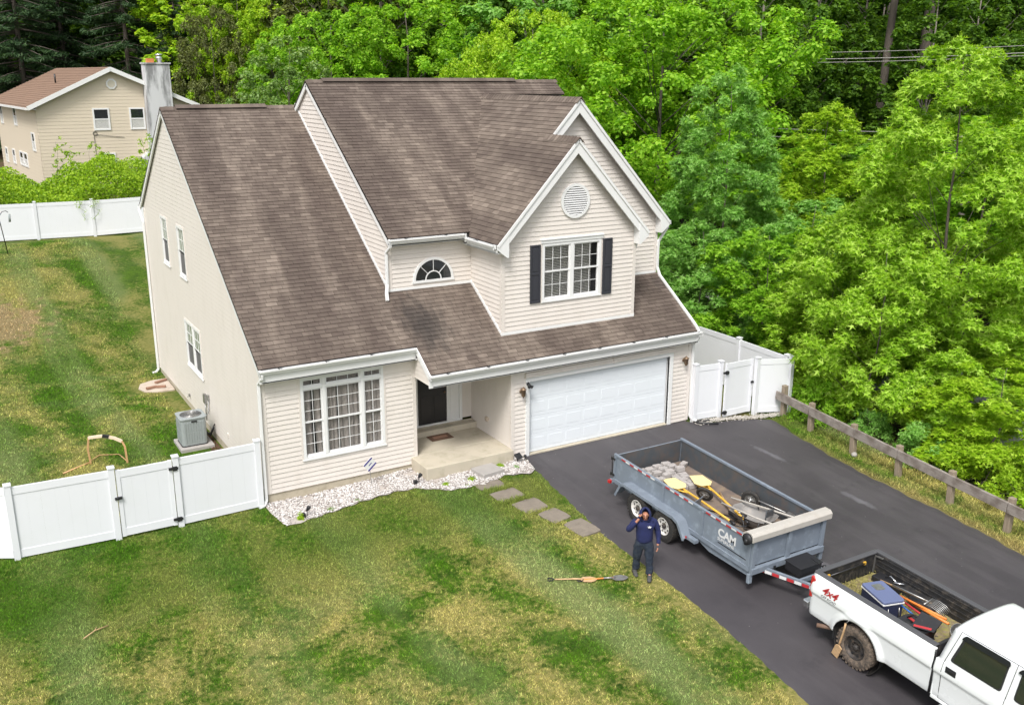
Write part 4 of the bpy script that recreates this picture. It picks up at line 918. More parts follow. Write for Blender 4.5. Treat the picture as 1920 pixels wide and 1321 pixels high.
gutter((XB-RK-.02, YC-OV-.001, zu(YC-OV)-.02), (XF-OV-.10, YC-OV-.001, zu(YC-OV)-.02), (0, -1, 0))
gutter((XF-OV-.001, YC-OV-.1, sl(XF-OV)-.02), (XF-OV-.001, YE-OV+.06, sl(XF-OV)-.02), (-1, 0, 0))
gutter((-RK-.02, YR+OV+.001, lo(YR1)-P1*(YR+OV-YR1)-.02), (4, YR+OV+.001, lo(YR1)-P1*(YR+OV-YR1)-.02), (0, 1, 0))
gutter((XR+OV+.001, YD-OV+.06, sl(XF-OV)-.02), (XR+OV+.001, 5, sl(XF-OV)-.02), (1, 0, 0))
def downspout(pts, r=.052):
    m = MB(); m.tube(pts, r, 4, sq=True); return m.build('downspout', M['white'], house, bevel=.008)
g0 = Tz(0, -.2)
downspout([(-.04, -OV-.06, lo(-OV)-.12), (-.05, -OV-.05, lo(-OV)-.22), (-.06, -.05, lo(-OV)-.42), (-.07, -.05, 2.0), (-.07, -.05, g0+.16), (-.14, -.10, g0+.06), (-.26, -.14, g0+.04)])
zr = lo(YR1)-P1*(YR+OV-YR1)
downspout([(-.10, YR+OV+.06, zr-.1), (-.11, YR+OV+.02, zr-.25), (-.075, YR-.02, zr-.62), (-.075, YR-.03, 2), (-.075, YR-.03, g0+.12), (-.16, YR-.08, g0+.04), (-.3, YR-.12, g0+.03)])
ze = zu(YC-OV)
downspout([(XB-.06, YC-OV-.05, ze-.08), (XB-.06, YC-OV-.03, ze-.22), (XB-.07, YC-.05, ze-.4), (XB-.07, YC-.05, lo(YC)+.22), (XB-.14, YC-.16, lo(YC-.16)+.11), (XB-.2, YC-.34, lo(YC-.34)+.07)])
downspout([(XR+OV+.05, YD-OV+.12, ZC-.4), (XR+OV+.03, YD-.12, ZC-.55), (XR+.05, YD-.05, ZC-.95), (XR+.03, YD-.06, ZC-1.1), (XR+.03, YD-.06, lo(YD)+.18), (XR+.03, YD-.2, lo(YD-.2)+.08), (XR+.03, y0+.3, lo(y0+.3)+.075), (XR+.03, y0+.06, lo(y0+.06)+.06), (XR+.03, y0-.04, lo(y0)-.02)], .05)
downspout([(XR+.05, y0-.05, lo(y0)-.12), (XR+.06, y0+.02, lo(y0)-.28), (XR+.07, YG-.04, lo(y0)-.46), (XR+.07, YG-.05, 1.2), (XR+.07, YG-.05, .14), (XR+.1, YG-.14, .03), (XR+.14, YG-.30, .0)])
downspout([(XG+OV+.02, YE-OV+.4, ZC-.4), (XG+.12, YE+.1, ZC-.7), (XG+.06, YE+.15, ZC-1.0), (XG+.05, YE+.12, lo(YE)+.5)], .045)

# ---- windows.  O origin of the wall, U along it, N out of it
def window(O, U, N, rect, units, mat_frame='white', glass='glass', fw_=.055, behind=None, parent=house, head=False, trimw=.0, sill=True):
    """rect (u0,z0,u1,z1); units: list of (u0,z0,u1,z1,cols,rows,kind) sashes in wall coordinates"""
    O, U, N, Z = Vector(O), Vector(U), Vector(N), Vector((0, 0, 1)); u0, z0, u1, z1 = rect
    m = MB(); B = lambda a, b: m.obox(O, U, Z, N, a, b); t = .07
    B((u0-.0, z0, -.05), (u0+t, z1, .032)); B((u1-t, z0, -.05), (u1, z1, .032)); B((u0+t, z1-t, -.05), (u1-t, z1, .031)); B((u0+t, z0, -.05), (u1-t, z0+t*.8, .031))
    fr = m.build('window', M[mat_frame], parent)
    if trimw:
        q = MB(); w = trimw
        for a, b in (((u0-w, z0-w, 0), (u0-.002, z1+w, .026)), ((u1+.002, z0-w, 0), (u1+w, z1+w, .026)), ((u0-.002, z1+.002, 0), (u1+.002, z1+w, .025)), ((u0-.002, z0-w, 0), (u1+.002, z0-.002, .025))): q.obox(O, U, Z, N, a, b)
        q.build('casing', M['siding'], fr)
    if sill:
        q = MB(); q.obox(O, U, Z, N, (u0-.03, z0-.035, 0), (u1+.03, z0-.003, .05)); q.build('sill', M['white'], fr)
    if head:
        q = MB(); q.obox(O, U, Z, N, (u0-.05, z1+.012, 0), (u1+.05, z1+.10, .05)); q.obox(O, U, Z, N, (u0-.07, z1+.102, 0), (u1+.07, z1+.125, .075)); q.build('head_moulding', M['white'], fr)
    for (a, c, b, d, nc, nr, kind) in units:
        dep = -.012 if kind != 'low' else -.03; s = MB(); w = .042
        for p, q_ in (((a, c, dep-.03), (a+w, d, dep+.012)), ((b-w, c, dep-.03), (b, d, dep+.012)), ((a+w, d-w, dep-.03), (b-w, d, dep+.011)), ((a+w, c, dep-.03), (b-w, c+w, dep+.011))): s.obox(O, U, Z, N, p, q_)
        s.build('sash', M[mat_frame], fr)
        g = MB(); g.obox(O, U, Z, N, (a+w*.6, c+w*.6, dep-.016), (b-w*.6, d-w*.6, dep-.010)); g.build('pane', M[glass if kind != 'screen' else 'screen'], fr)
        if nc > 1 or nr > 1:
            mu = MB(); mw = .0065
            for i in range(1, nc): x = a+w+(b-a-2*w)*i/nc; mu.obox(O, U, Z, N, (x-mw, c+w*.8, dep-.0095), (x+mw, d-w*.8, dep+.003))
            for i in range(1, nr): z = c+w+(d-c-2*w)*i/nr; mu.obox(O, U, Z, N, (a+w*.8, z-mw, dep-.0093), (b-w*.8, z+mw, dep+.0027))
            mu.build('muntin', M[mat_frame], fr)
    if behind: behind(O, U, N, rect, fr)
    return fr
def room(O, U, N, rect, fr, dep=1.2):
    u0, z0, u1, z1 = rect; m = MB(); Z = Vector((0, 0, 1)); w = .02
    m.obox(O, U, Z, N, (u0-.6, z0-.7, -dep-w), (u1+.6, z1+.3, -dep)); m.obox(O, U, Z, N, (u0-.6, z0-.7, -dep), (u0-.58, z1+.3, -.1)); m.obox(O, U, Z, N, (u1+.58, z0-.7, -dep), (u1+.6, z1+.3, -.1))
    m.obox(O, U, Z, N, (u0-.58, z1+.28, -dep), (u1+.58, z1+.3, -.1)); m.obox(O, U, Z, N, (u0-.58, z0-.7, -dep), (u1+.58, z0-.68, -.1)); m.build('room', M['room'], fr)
def curtain(O, U, N, u0, u1, z0, z1, fr, seed, dep=.16):
    m = MB(); n = int((u1-u0)/.018); r = random.Random(seed); vs = []; ph = r.uniform(0, 6)
    for i in range(n+1):
        u = u0+(u1-u0)*i/n; o = .022*math.sin(u*52+ph+1.5*math.sin(u*7))+.01*math.sin(u*23)
        for z in (z0, (z0+z1)/2, z1): vs.append(Vector(O)+Vector(U)*(u+.02*math.sin(z*3+u*9)*(1 if z < z1 else 0))+Vector((0, 0, z))+Vector(N)*(-dep+o*(1.15 if z == z0 else 1)))
    m.add(vs, [(i*3+j, (i+1)*3+j, (i+1)*3+j+1, i*3+j+1) for i in range(n) for j in range(2)], True); m.build('curtain', M['curtain'], fr)
def curtains(O, U, N, rect, fr):
    room(O, U, N, rect, fr)
    for i, (a, b) in enumerate(((1.02, 1.30), (1.36, 1.98), (2.02, 2.58), (2.68, 3.18))): curtain(O, U, N, a, b, rect[1]-.2, rect[3]+.05, fr, i, .095)
def blinds(O, U, N, rect, fr):
    room(O, U, N, rect, fr, .6); m = MB(); z = rect[1]+.05
    for (a, b) in ((rect[0]+.06, (rect[0]+rect[2])/2-.04), ((rect[0]+rect[2])/2+.04, rect[2]-.28)):
        z = rect[1]+.08
        while z < rect[3]-.05: m.obox(O+Vector((0, 0, z)), U, Vector((0, 0, 1))*.8+N*.55, N, (a, -.022, -.075), (b, .022, -.073)); z += .045
    m.build('blind', M['blind'], fr)
FN, FU = Vector((0, -1, 0)), Vector((1, 0, 0)); LU, LN = Vector((0, -1, 0)), Vector((-1, 0, 0))
u = []
for a, b, nc in ((1.03, 1.555, 2), (1.635, 2.585, 3), (2.665, 3.17, 2)):
    u += [(a, 2.76, b, 2.96, nc, 1, ''), (a, 1.80, b, 2.70, nc, 3, 'up'), (a, .90, b, 1.83, nc, 3, 'low')]
bw = window((0, 0, 0), FU, FN, BIG, u, behind=curtains, trimw=.05, glass='glass')
m = MB()
for a, b in ((1.555, 1.635), (2.585, 2.665)): m.obox((0, 0, 0), FU, Vector((0, 0, 1)), FN, (a, .9, -.05), (b, 2.95, .030))
m.obox((0, 0, 0), FU, Vector((0, 0, 1)), FN, (1.03, 2.70, -.05), (3.17, 2.76, .028)); m.build('mullion', M['white'], bw)
u = []
for a, b in ((7.96, 8.83), (8.94, 9.81)): u += [(a, 5.04, b, 5.79, 3, 2, 'up'), (a, 4.29, b, 5.07, 3, 2, 'low')]
ew = window((0, YE, 0), FU, FN, EW, u, behind=blinds, head=True, trimw=.04)
m = MB(); m.obox((0, YE, 0), FU, Vector((0, 0, 1)), FN, (8.83, 4.29, -.05), (8.94, 5.79, .030)); m.build('mullion', M['white'], ew)
for x0_, x1_ in ((7.50, 7.83), (9.93, 10.25)):
    m = MB(); z0_, z1_ = 4.22, 5.84; y_ = YE-.02; m.box((x0_, y_-.02, z0_), (x1_, y_, z1_)); w = .045
    m.box((x0_, y_-.038, z0_), (x0_+w, y_-.0205, z1_)); m.box((x1_-w, y_-.038, z0_), (x1_, y_-.0205, z1_))
    for za, zb in ((z0_, z0_+.06), ((z0_+z1_)/2-.02, (z0_+z1_)/2+.04), (z1_-.05, z1_)): m.box((x0_+w, y_-.038, za), (x1_-w, y_-.0205, zb))
    for za, zb in ((z0_+.10, (z0_+z1_)/2-.06), ((z0_+z1_)/2+.08, z1_-.09)): m.box((x0_+.085, y_-.032, za), (x1_-.085, y_-.0205, zb))
    m.build('shutter', M['shutter'], house, bevel=.006)
# left wall windows (u = -y)
for (a, za, b, zb), twin in ((W1, 0), (W2, 0), (W3, 1)):
    zm = (za+zb)/2; sp = [(a, b)] if not twin else [(a, (a+b)/2), ((a+b)/2, b)]; u = []
    for p, q in sp: u += [(-q+.05, zm-.02, -p-.05, zb-.05, 2, 2, 'glassreflpaint'), (-q+.05, za+.05, -p-.05, zm+.02, 1, 1, 'screen')]
    fr = window((0, 0, 0), LU, LN, (-b, za, -a, zb), u, glass='glassreflpaint', trimw=.03, behind=lambda O, U, N, r, f: room(O, U, N, r, f, .5))
    if twin: m = MB(); m.obox((0, 0, 0), LU, Vector((0, 0, 1)), LN, (-(a+b)/2-.05, za+.05, -.05), (-(a+b)/2+.05, zb-.05, .03)); m.build('mullion', M['white'], fr)
# half round window over the porch roof
O = Vector((5.42, YC, 4.82)); m = MB(); ro, ri = .62, .55; n = 24
def arc(m, r0, r1, n0, n1, a0=0, a1=math.pi, k=n):
    for i in range(k):
        p, q = a0+(a1-a0)*i/k, a0+(a1-a0)*(i+1)/k
        m.prism([(r0*math.cos(p), r0*math.sin(p)), (r1*math.cos(p), r1*math.sin(p)), (r1*math.cos(q), r1*math.sin(q)), (r0*math.cos(q), r0*math.sin(q))], O, FU, (0, 0, 1), FN, n0, n1)
arc(m, ri, ro, 0, .05); m.obox(O, FU, (0, 0, 1), FN, (-ro-.02, -.07, 0), (ro+.02, 0, .05)); hw_ = m.build('half_round_window', M['white'], house)
m = MB(); m.prism([(ri*1.01*math.cos(math.pi*i/24), ri*1.01*math.sin(math.pi*i/24)) for i in range(25)], O, FU, (0, 0, 1), FN, .021, .026); m.build('pane', M['glassdark'], hw_)
m = MB(); arc(m, .22, .25, .026, .038, k=14)
for a in (45, 90, 135): m.beam(O+Vector((.25*math.cos(math.radians(a)), -.032, .25*math.sin(math.radians(a)))), O+Vector((ri*math.cos(math.radians(a)), -.032, ri*math.sin(math.radians(a)))), .014, .022, upv=(0, 1, 0))
m.build('muntin', M['white'], hw_)
# round louvred vent in the gable
O = Vector((8.95, YE, 6.96)); m = MB(); arc(m, .40, .475, .015, .06, 0, 2*math.pi, 36); vt = m.build('gable_vent', M['white'], house)
m = MB(); m.prism([(.41*math.cos(6.283*i/32), .41*math.sin(6.283*i/32)) for i in range(32)], O, FU, (0, 0, 1), FN, .018, .022); m.build('vent_backing', M['screen'], vt)
for i in range(-6, 7):
    z = i*.06; hw = math.sqrt(max(0, .405**2-z*z))
    if hw > .05: m = MB(); m.obox(O+Vector((0, -.035, z)), FU, Vector((0, .75, .66)), Vector((0, -.66, .75)), (-hw, -.034, -.003), (hw, .034, .003)); m.build('louvre', M['white'], vt)

# ---- garage door and its surround
gd = MB(); y_ = YG+.10; gd.box((7.22, y_, .015), (12.14, y_+.04, 2.14)); gdo = gd.build('garage_door', M['garage'], house)
for r in range(4):
    m = MB(); z0_ = .03+r*.527; m.box((7.225, y_-.012, z0_), (12.135, y_-.0005, z0_+.52)); sec = m.build('door_section', M['garage'], gdo, bevel=.004)
for r in range(4):
    for c in range(8):
        x0_ = 7.29+c*.612; z0_ = .03+r*.527
        m = MB(); a, b, za, zb = x0_, x0_+.49, z0_+.11, z0_+.41; m.prism([(a, za), (b, za), (b, zb), (a, zb)], (0, 0, 0), (1, 0, 0), (0, 0, 1), (0, -1, 0), -(y_-.0125), -(y_-.0125)+.0055)
        o = m.build('panel', M['garage'], gdo, bevel=.004)
tr = MB(); tr.box((7.08, YG-.045, -.02), (7.20, YG+.12, 2.16)); tr.box((12.16, YG-.045, -.02), (12.29, YG+.12, 2.16)); tr.box((7.08, YG-.044, 2.16), (12.29, YG+.12, 2.29)); tr.build('door_trim', M['white'], house, bevel=.005)
tr = MB(); tr.box((7.04, YG-.10, 2.30), (12.33, YG, 2.34)); tr.box((7.06, YG-.07, 2.341), (12.31, YG, 2.43)); tr.box((10.02, YG-.11, 2.295), (10.12, YG-.001, 2.445)); tr.build('head_moulding', M['siding'], house, bevel=.004)
m = MB(); m.box((7.05, YG-.02, -.3), (12.32, YG+.6, .012)); m.build('garage_sill', M['concrete'], house)
for x, z, lbl in ((6.93, 1.93, 0), (12.70, 1.97, 1)):
    m = MB(); y_ = YG-.02; m.lathe([(.0, 0), (.055, 0), (.06, .02), (.03, .03), (0, .03)], (x, y_, z), (0, -1, 0), 10); m.tube([(x, y_-.02, z), (x, y_-.09, z+.03), (x, y_-.13, z+.13), (x, y_-.13, z+.16)], .012, 6)
    m.lathe([(0, .15), (.03, .13), (.085, .09), (.09, .08), (.07, .07), (.06, -.09), (.03, -.13), (.0, -.17)], (x, y_-.13, z), (0, 0, 1), 8); m.build('wall_lantern', M['bronze'], house)
m = MB(); m.lathe([(0, 0), (.05, 0), (.05, .03), (0, .03)], (7.13, YG-.045, 2.12), (0, -1, 0), 10); m.tube([(7.13, YG-.07, 2.12), (7.14, YG-.14, 2.08)], .015, 6)
m.lathe([(0, 0), (.035, .0), (.06, .08), (.062, .10), (.0, .10)], (7.12, YG-.12, 2.12), (-.2, -.8, -.45), 10); m.lathe([(0, 0), (.03, .0), (.05, .07), (.0, .08)], (7.18, YG-.12, 2.07), (.5, -.7, -.5), 10); m.build('security_light', M['black'], house)
# outlet box on the porch side wall
m = MB(); m.box((6.56, .44, .70), (6.632, .56, .83)); m.box((6.545, .455, .715), (6.56, .545, .815)); m.build('outlet_cover', M['covertan'], house, bevel=.006)
# ---- front door
yb = 1.5
m = MB(); m.box((4.13, yb, .3), (4.86, yb+.06, 2.56)); m.box((4.86, yb+.01, 2.5), (6.3, yb+.06, 2.56)); m.build('wall', M['siding'], house)
m = MB(); m.box((4.80, yb-.05, .50), (4.87, yb+.03, 2.50)); m.box((5.80, yb-.05, .50), (5.87, yb+.03, 2.50)); m.box((6.21, yb-.05, .50), (6.30, yb+.03, 2.50)); m.box((4.80, yb-.05, 2.50), (6.30, yb+.0, 2.58)); m.box((4.87, yb-.06, .50), (6.21, yb+.03, .545)); m.build('door_frame', M['white'], house)
m = MB(); m.box((4.872, yb-.01, .546), (5.798, yb+.03, 2.498)); dr = m.build('front_door', M['doorblack'], house)
for a, b, c, d in ((4.97, 5.27, 1.55, 2.35), (5.40, 5.70, 1.55, 2.35), (4.97, 5.27, .68, 1.38), (5.40, 5.70, .68, 1.38)): m = MB(); m.box((a, yb-.022, c), (b, yb-.0105, d)); m.build('panel', M['doorblack'], dr, bevel=.008)
m = MB(); m.ball((5.73, yb-.05, 1.45), .03); m.cyl((5.73, yb-.05, 1.62), (5.73, yb-.01, 1.62), .028); m.build('handle', M['bronze'], dr)
m = MB(); m.box((5.872, yb-.01, .546), (6.208, yb+.03, 2.498)); sdl = m.build('sidelight', M['white'], house)
m = MB(); m.box((5.94, yb-.02, 1.95), (6.13, yb-.0105, 2.36)); m.build('pane', M['glassdark'], sdl); m = MB(); m.box((5.93, yb-.02, .62), (6.15, yb-.0105, 1.85)); m.build('panel', M['white'], sdl, bevel=.006); m = MB(); m.box((5.97, yb-.026, 1.99), (6.10, yb-.021, 2.06)); m.build('sticker', M['whitetape'], sdl)
# ---- porch
m = MB(); m.box((3.96, -.98, -.6), (6.625, -.002, .30)); m.box((4.135, -.002, -.6), (6.625, 1.5, .30)); po = m.build('porch', M['concrete'], house, bevel=.02)
m = MB(); m.box((4.14, 1.15, .301), (6.62, 1.44, .47)); m.box((4.14, 1.38, .471), (6.62, 1.45, .50)); m.build('door_step', M['concrete'], po, bevel=.012)
m = MB(); m.box((4.0, -.985, -.02), (6.62, -.981, -.005)); m.build('joint', M['found'], po)
# ---- neighbours of the wall: pipes, meter
m = MB(); m.box((-.09, 5.95, .75), (-.001, 6.13, 1.03)); m.tube([(-.05, 6.04, .75), (-.05, 6.04, .2)], .02, 6); m.box((-.07, 5.6, .95), (-.001, 5.7, 1.1)); m.tube([(-.03, 5.65, .95), (-.04, 5.8, .5), (-.3, 5.6, .35)], .018, 6); m.build('electric_disconnect', M['steel'], house)
m = MB(); m.box((-.05, 8.3, .28), (-.001, 8.4, .36)); m.tube([(-.04, 8.35, .3), (-.1, 8.35, .28)], .015, 6); m.build('hose_tap', M['steel'], house); m = MB(); m.box((-.03, 3.6, .42), (-.001, 3.72, .55)); m.build('wall_box', M['siding'], house)
siding((4.126, 0, 0), (0, 1, 0), (1, 0, 0), [(0, .3), (1.5, .3), (1.5, 2.55), (0, 2.55)], lim=0, parts=False) if False else None
m = MB(); m.box((4.06, .02, .3), (4.124, 1.5, 2.55)); m.build('wall', M['siding'], house)

# ================================================================== TAN HOUSE BEHIND
NA = Vector((-.595, 41.365, 0)); NG = Vector((.997, .078, 0)).normalized(); NL = Vector((-.078, .997, 0)).normalized(); ZE = 8.54; ZV = Vector((0, 0, 1)); ZB = 3.0
nh = thing('tan_house', 'tan two storey house with rust brown roof and tall white chimney behind the hedge', 'house', (0, 0, 0))
Wd = 8.95; ap = 4.30; ah = 2.0; Ld = 15.0
m = MB(); m.prism([(0, ZB), (Wd, ZB), (Wd, ZE), (ap, ZE+ah), (0, ZE)], NA, NG, ZV, -NL, -.15, 0); m.build('wall', M['nsiding'], nh)
m = MB(); m.prism([(0, ZB), (Ld, ZB), (Ld, ZE), (0, ZE)], NA, NL, ZV, -NG, -.15, 0); m.build('wall', M['nsiding'], nh)
m = MB(); m.prism([(0, ZB), (Ld, ZB), (Ld, ZE), (0, ZE)], NA+NG*Wd, NL, ZV, NG, -.15, 0); m.build('wall', M['nsiding'], nh)
sb = MB(); z = ZB
while z < ZE+ah-.1:      # lap courses
    a = 0 if z < ZE else (z-ZE)/ah*ap; b = Wd if z < ZE else Wd-(z-ZE)/ah*(Wd-ap)
    A_ = NA+NG*a+ZV*z-NL*.002; B_ = NA+NG*b+ZV*z-NL*.002; o = -NL*.010; up_ = ZV*.19
    sb.add([A_, B_, B_+o, A_+o, A_+up_, B_+up_], [(0, 1, 2, 3), (3, 2, 5, 4)])
    if z < ZE-.1:
        A_ = NA+ZV*z-NG*.002; B_ = NA+NL*Ld+ZV*z-NG*.002; o = -NG*.010; sb.add([A_, B_, B_+o, A_+o, A_+up_, B_+up_], [(3, 2, 1, 0), (4, 5, 2, 3)])
    z += .2
sb.build('siding', M['nsiding'], nh)['kind'] = 'stuff'
m = MB(); ov = .45; sL = ah/ap; sR = ah/(Wd-ap)
m.prism([(-ov, ZE-ov*sL+.05), (ap, ZE+ah+.05), (ap, ZE+ah+.17), (-ov, ZE-ov*sL+.17)], NA-NL*.35, NG, ZV, NL, 0, Ld+.7); m.prism([(Wd+ov, ZE-ov*sR+.05), (ap, ZE+ah+.05), (ap, ZE+ah+.17), (Wd+ov, ZE-ov*sR+.17)], NA-NL*.35, NG, ZV, NL, 0, Ld+.7); nr = m.build('roof', M['nroof'], nh)
m = MB(); nn = 22
for i in range(nn):   # shingle courses on the slope in view
    u0 = -ov+(ap+ov)*i/nn; z0 = ZE+.17+u0*sL; m.obox(NA-NL*.35+NG*u0+ZV*z0, NL, (NG+ZV*sL).normalized(), (ZV-NG*sL).normalized(), (0, 0, .0), (Ld+.7, .1, .02))
m.build('shingle_courses', M['nroof'], nr)['kind'] = 'stuff'
m = MB(); m.cyl(NA+NL*5+NG*2.2+ZV*(ZE+.2+2.2*sL), NA+NL*5+NG*2.2+ZV*(ZE+.75+2.2*sL), .05); m.build('vent_pipe', M['darkmetal'], nr)
def nbeam(name, pts, w, h, mat='white'):
    m = MB()
    for p, q in pts: m.beam(p, q, w, h, e=.02)
    return m.build(name, M[mat], nh)
F0 = NA-NL*.40
nbeam('rake_board', [(F0-NG*ov+ZV*(ZE-ov*sL+.06), F0+NG*ap+ZV*(ZE+ah+.06)), (F0+NG*(Wd+ov)+ZV*(ZE-ov*sR+.06), F0+NG*ap+ZV*(ZE+ah+.06))], .05, .24)
nbeam('gutter', [(NA-NG*(ov+.05)-NL*.35+ZV*(ZE-ov*sL+.02), NA-NG*(ov+.05)+NL*(Ld+.3)+ZV*(ZE-ov*sL+.02))], .12, .12); nbeam('soffit', [(NA-NG*ov*.5-NL*.3+ZV*(ZE-.22), NA-NG*ov*.5+NL*(Ld+.3)+ZV*(ZE-.22))], ov, .03)
nbeam('gutter', [(NA+NG*(Wd+ov+.05)-NL*.45+ZV*(ZE-ov*sR+.04), NA+NG*(Wd+ov+.05)+NL*(Ld+.3)+ZV*(ZE-ov*sR+.04))], .12, .12)
nbeam('downspout', [(NA+NG*.02-NL*.07+ZV*ZB, NA+NG*.02-NL*.07+ZV*(ZE-.2))], .12, .1, 'cream'); nbeam('downspout', [(NA+NG*4.85-NL*.07+ZV*ZB, NA+NG*4.85-NL*.07+ZV*(ZE+.34))], .13, .1, 'cream')
def nwin(O, U, N, u0, z0, u1, z1):
    fr = MB(); w = .09
    for a, b in (((u0, z0, 0), (u0+w, z1, .06)), ((u1-w, z0, 0), (u1, z1, .06)), ((u0+w, z1-w, 0), (u1-w, z1, .059)), ((u0+w, z0, 0), (u1-w, z0+w, .059)), ((u0+w, (z0+z1)/2-.035, 0), (u1-w, (z0+z1)/2+.035, .055))): fr.obox(O, U, ZV, N, a, b)
    f = fr.build('window', M['white'], nh); g = MB(); g.obox(O, U, ZV, N, (u0+w*.8, z0+w*.8, .02), (u1-w*.8, z1-w*.8, .03)); g.build('pane', M['glassdark'], f)
    g = MB(); k = 7 if u1-u0 > .7 else 4
    zz = z0+w
    while zz < (z0+z1)/2-.06 and u1-u0 > .7: g.obox(O, U, ZV, N, (u0+w, zz, .031), (u1-w, zz+.032, .036)); zz += .055
    if g.v: g.build('blind', M['blind'], f)
for r in ((3.1, -1.5, 4.06, -.2), (5.22, -1.5, 6.13, -.2), (3.25, -4.13, 4.17, -2.84)): nwin(NA, NG, -NL, r[0], ZE+r[1], r[2], ZE+r[3])
for r in ((6.75, -1.42, 7.85, -.26), (12.3, -1.5, 13.2, -.29), (1.25, -2.7, 2.2, -1.6), (4.6, -3.9, 5.9, -3.0), (6.1, -3.9, 7.4, -3.0), (9.2, -4.0, 10.2, -3.03), (12.3, -4.1, 13.2, -3.1)): nwin(NA, NL, -NG, r[0], ZE+r[1], r[2], ZE+r[3])
m = MB(); O = NA+NG*4.35-NL*.0+ZV*(ZE+1.2); m.prism([(.32*math.cos(math.pi/8+i*math.pi/4), .32*math.sin(math.pi/8+i*math.pi/4)) for i in range(8)], O, NG, ZV, -NL, 0, .06); v = m.build('gable_vent', M['white'], nh)
m = MB(); m.prism([(.22*math.cos(math.pi/8+i*math.pi/4), .22*math.sin(math.pi/8+i*math.pi/4)) for i in range(8)], O, NG, ZV, -NL, .06, .07); m.build('vent_louvres', M['cream'], v)
# chimney: tapering stucco stack with a wide base, flue tile and metal cap
m = MB(); c0, c1 = 6.17, 7.74
m.prism([(c0, ZE-3.4), (c0-.5, ZE-3.1), (c0-.5, ZB), (c1+.4, ZB), (c1+.4, ZE-3.1), (c1, ZE-3.0), (c1-.03, ZE+2.35), (c0+.03, ZE+2.35)][2:]+[(c0, ZE-2.75), (c0-.55, ZE-3.15)], NA, NG, ZV, -NL, .0, .72)
ch = m.build('chimney', M['stucco'], nh, bevel=.03)
m = MB(); m.obox(NA, NG, ZV, -NL, (c0-.03, ZE+2.36, -.05), (c1+.03, ZE+2.44, .78)); m.build('chimney_crown', M['stucco'], ch)
m = MB(); m.obox(NA, NG, ZV, -NL, (c0+.28, ZE+2.44, .2), (c0+.68, ZE+2.68, .55)); m.build('flue_tile', M['terracotta'], ch)
m = MB(); q = NA+NG*(c0+1.05)-NL*.36; m.lathe([(.13, ZE+2.44), (.13, ZE+2.62), (.20, ZE+2.66), (.22, ZE+2.74), (.14, ZE+2.80), (.24, ZE+2.88), (.23, ZE+2.93), (0, ZE+2.99)], (q.x, q.y, 0), (0, 0, 1), 12); m.build('chimney_cap', M['chrome'], ch)
m = MB(); pts = [NA+NG*3.05-NL*.04+ZV*z_ for z_ in (ZE-1.8, ZE-3.9)]; m.tube([NA+NG*3.1-NL*.04+ZV*(ZE-1.75), NA+NG*4.8-NL*.04+ZV*(ZE-1.95)], .012, 5); m.tube(pts, .014, 5); m.lathe([(.11, 0), (.13, .03), (.11, .05)], NA+NG*3.12-NL*.01+ZV*(ZE-1.68), -NL, 10); m.build('cable_loop', M['darkmetal'], nh)

# ================================================================== WHITE VINYL FENCES
def vpost(m, p, h=1.86, w=.13, z0=None):
    z = Tz(p[0], p[1]) if z0 is None else z0; m.box((p[0]-w/2, p[1]-w/2, z-.15), (p[0]+w/2, p[1]+w/2, z+h)); m.box((p[0]-w/2-.015, p[1]-w/2-.015, z+h), (p[0]+w/2+.015, p[1]+w/2+.015, z+h+.035))
    c = (p[0], p[1], z+h+.055); a, b = w/2+.01, z+h+.035; m.add([(p[0]-a, p[1]-a, b), (p[0]+a, p[1]-a, b), (p[0]+a, p[1]+a, b), (p[0]-a, p[1]+a, b), c], [(0, 1, 4), (1, 2, 4), (2, 3, 4), (3, 0, 4)])
def vpanel(par, p, q, h=1.74, z0=None, gap=.05, boards=True):
    """panel of tongued boards between two posts, with rails top and bottom"""
    P, Q = Vector((p[0], p[1], 0)), Vector((q[0], q[1], 0)); d = Q-P; Ln = d.length; d.normalize(); n = Vector((d.y, -d.x, 0))
    za = Tz(*p) if z0 is None else z0; zb = Tz(*q) if z0 is None else z0; sl_ = Vector((d.x*Ln, d.y*Ln, zb-za)).normalized(); O = P+ZV*za; w = .065; L_ = Ln/ max(1e-6, math.hypot(sl_.x, sl_.y))*1.0
    m = MB()
    for a, b in ((gap, gap+.19), (h-.17, h)): m.prism([(w, a), (Ln-w, a+(zb-za)), (Ln-w, b+(zb-za)), (w, b)], O, d, ZV, n, -.03, .03)
    m.build('rail', M['vinyl'], par); k = max(1, round((Ln-2*w)/.285)); bw = (Ln-2*w)/k
    for i in range(k):
        a, b = w+i*bw+.0004, w+(i+1)*bw-.0004; s = (zb-za)/Ln; m = MB(); m.prism([(a, gap+.15+s*a), (b, gap+.15+s*b), (b, h-.14+s*b), (a, h-.14+s*a)], O, d, ZV, n, -.018, .018); m.build('board', M['vinyl'], par)
def vfence(label, pts, group=None, h=1.74, **k):
    t = thing('vinyl_fence', label, 'fence', (0, 0, 0), group=group)
    for i, p in enumerate(pts):
        m = MB(); vpost(m, p, h+.05); m.build('post', M['vinyl'], t)
        if i: vpanel(t, pts[i-1], p, h, **k)
    return t
def hinge(m, x, y, z, s=1): m.box((x-.02, y-.10, z-.035), (x+.16*s, y-.04, z+.035)); m.box((x-.05, y-.12, z-.05), (x+.05, y-.035, z+.05))
vfence('white vinyl fence panel joining the front left corner of the house', [(-2.18, -.12), (-.22, -.08)])
vfence('white vinyl fence left of the gate, turning back at the left edge', [(-9.5, 2.1), (-7.6, 1.05), (-5.72, .0), (-3.60, -.10)])
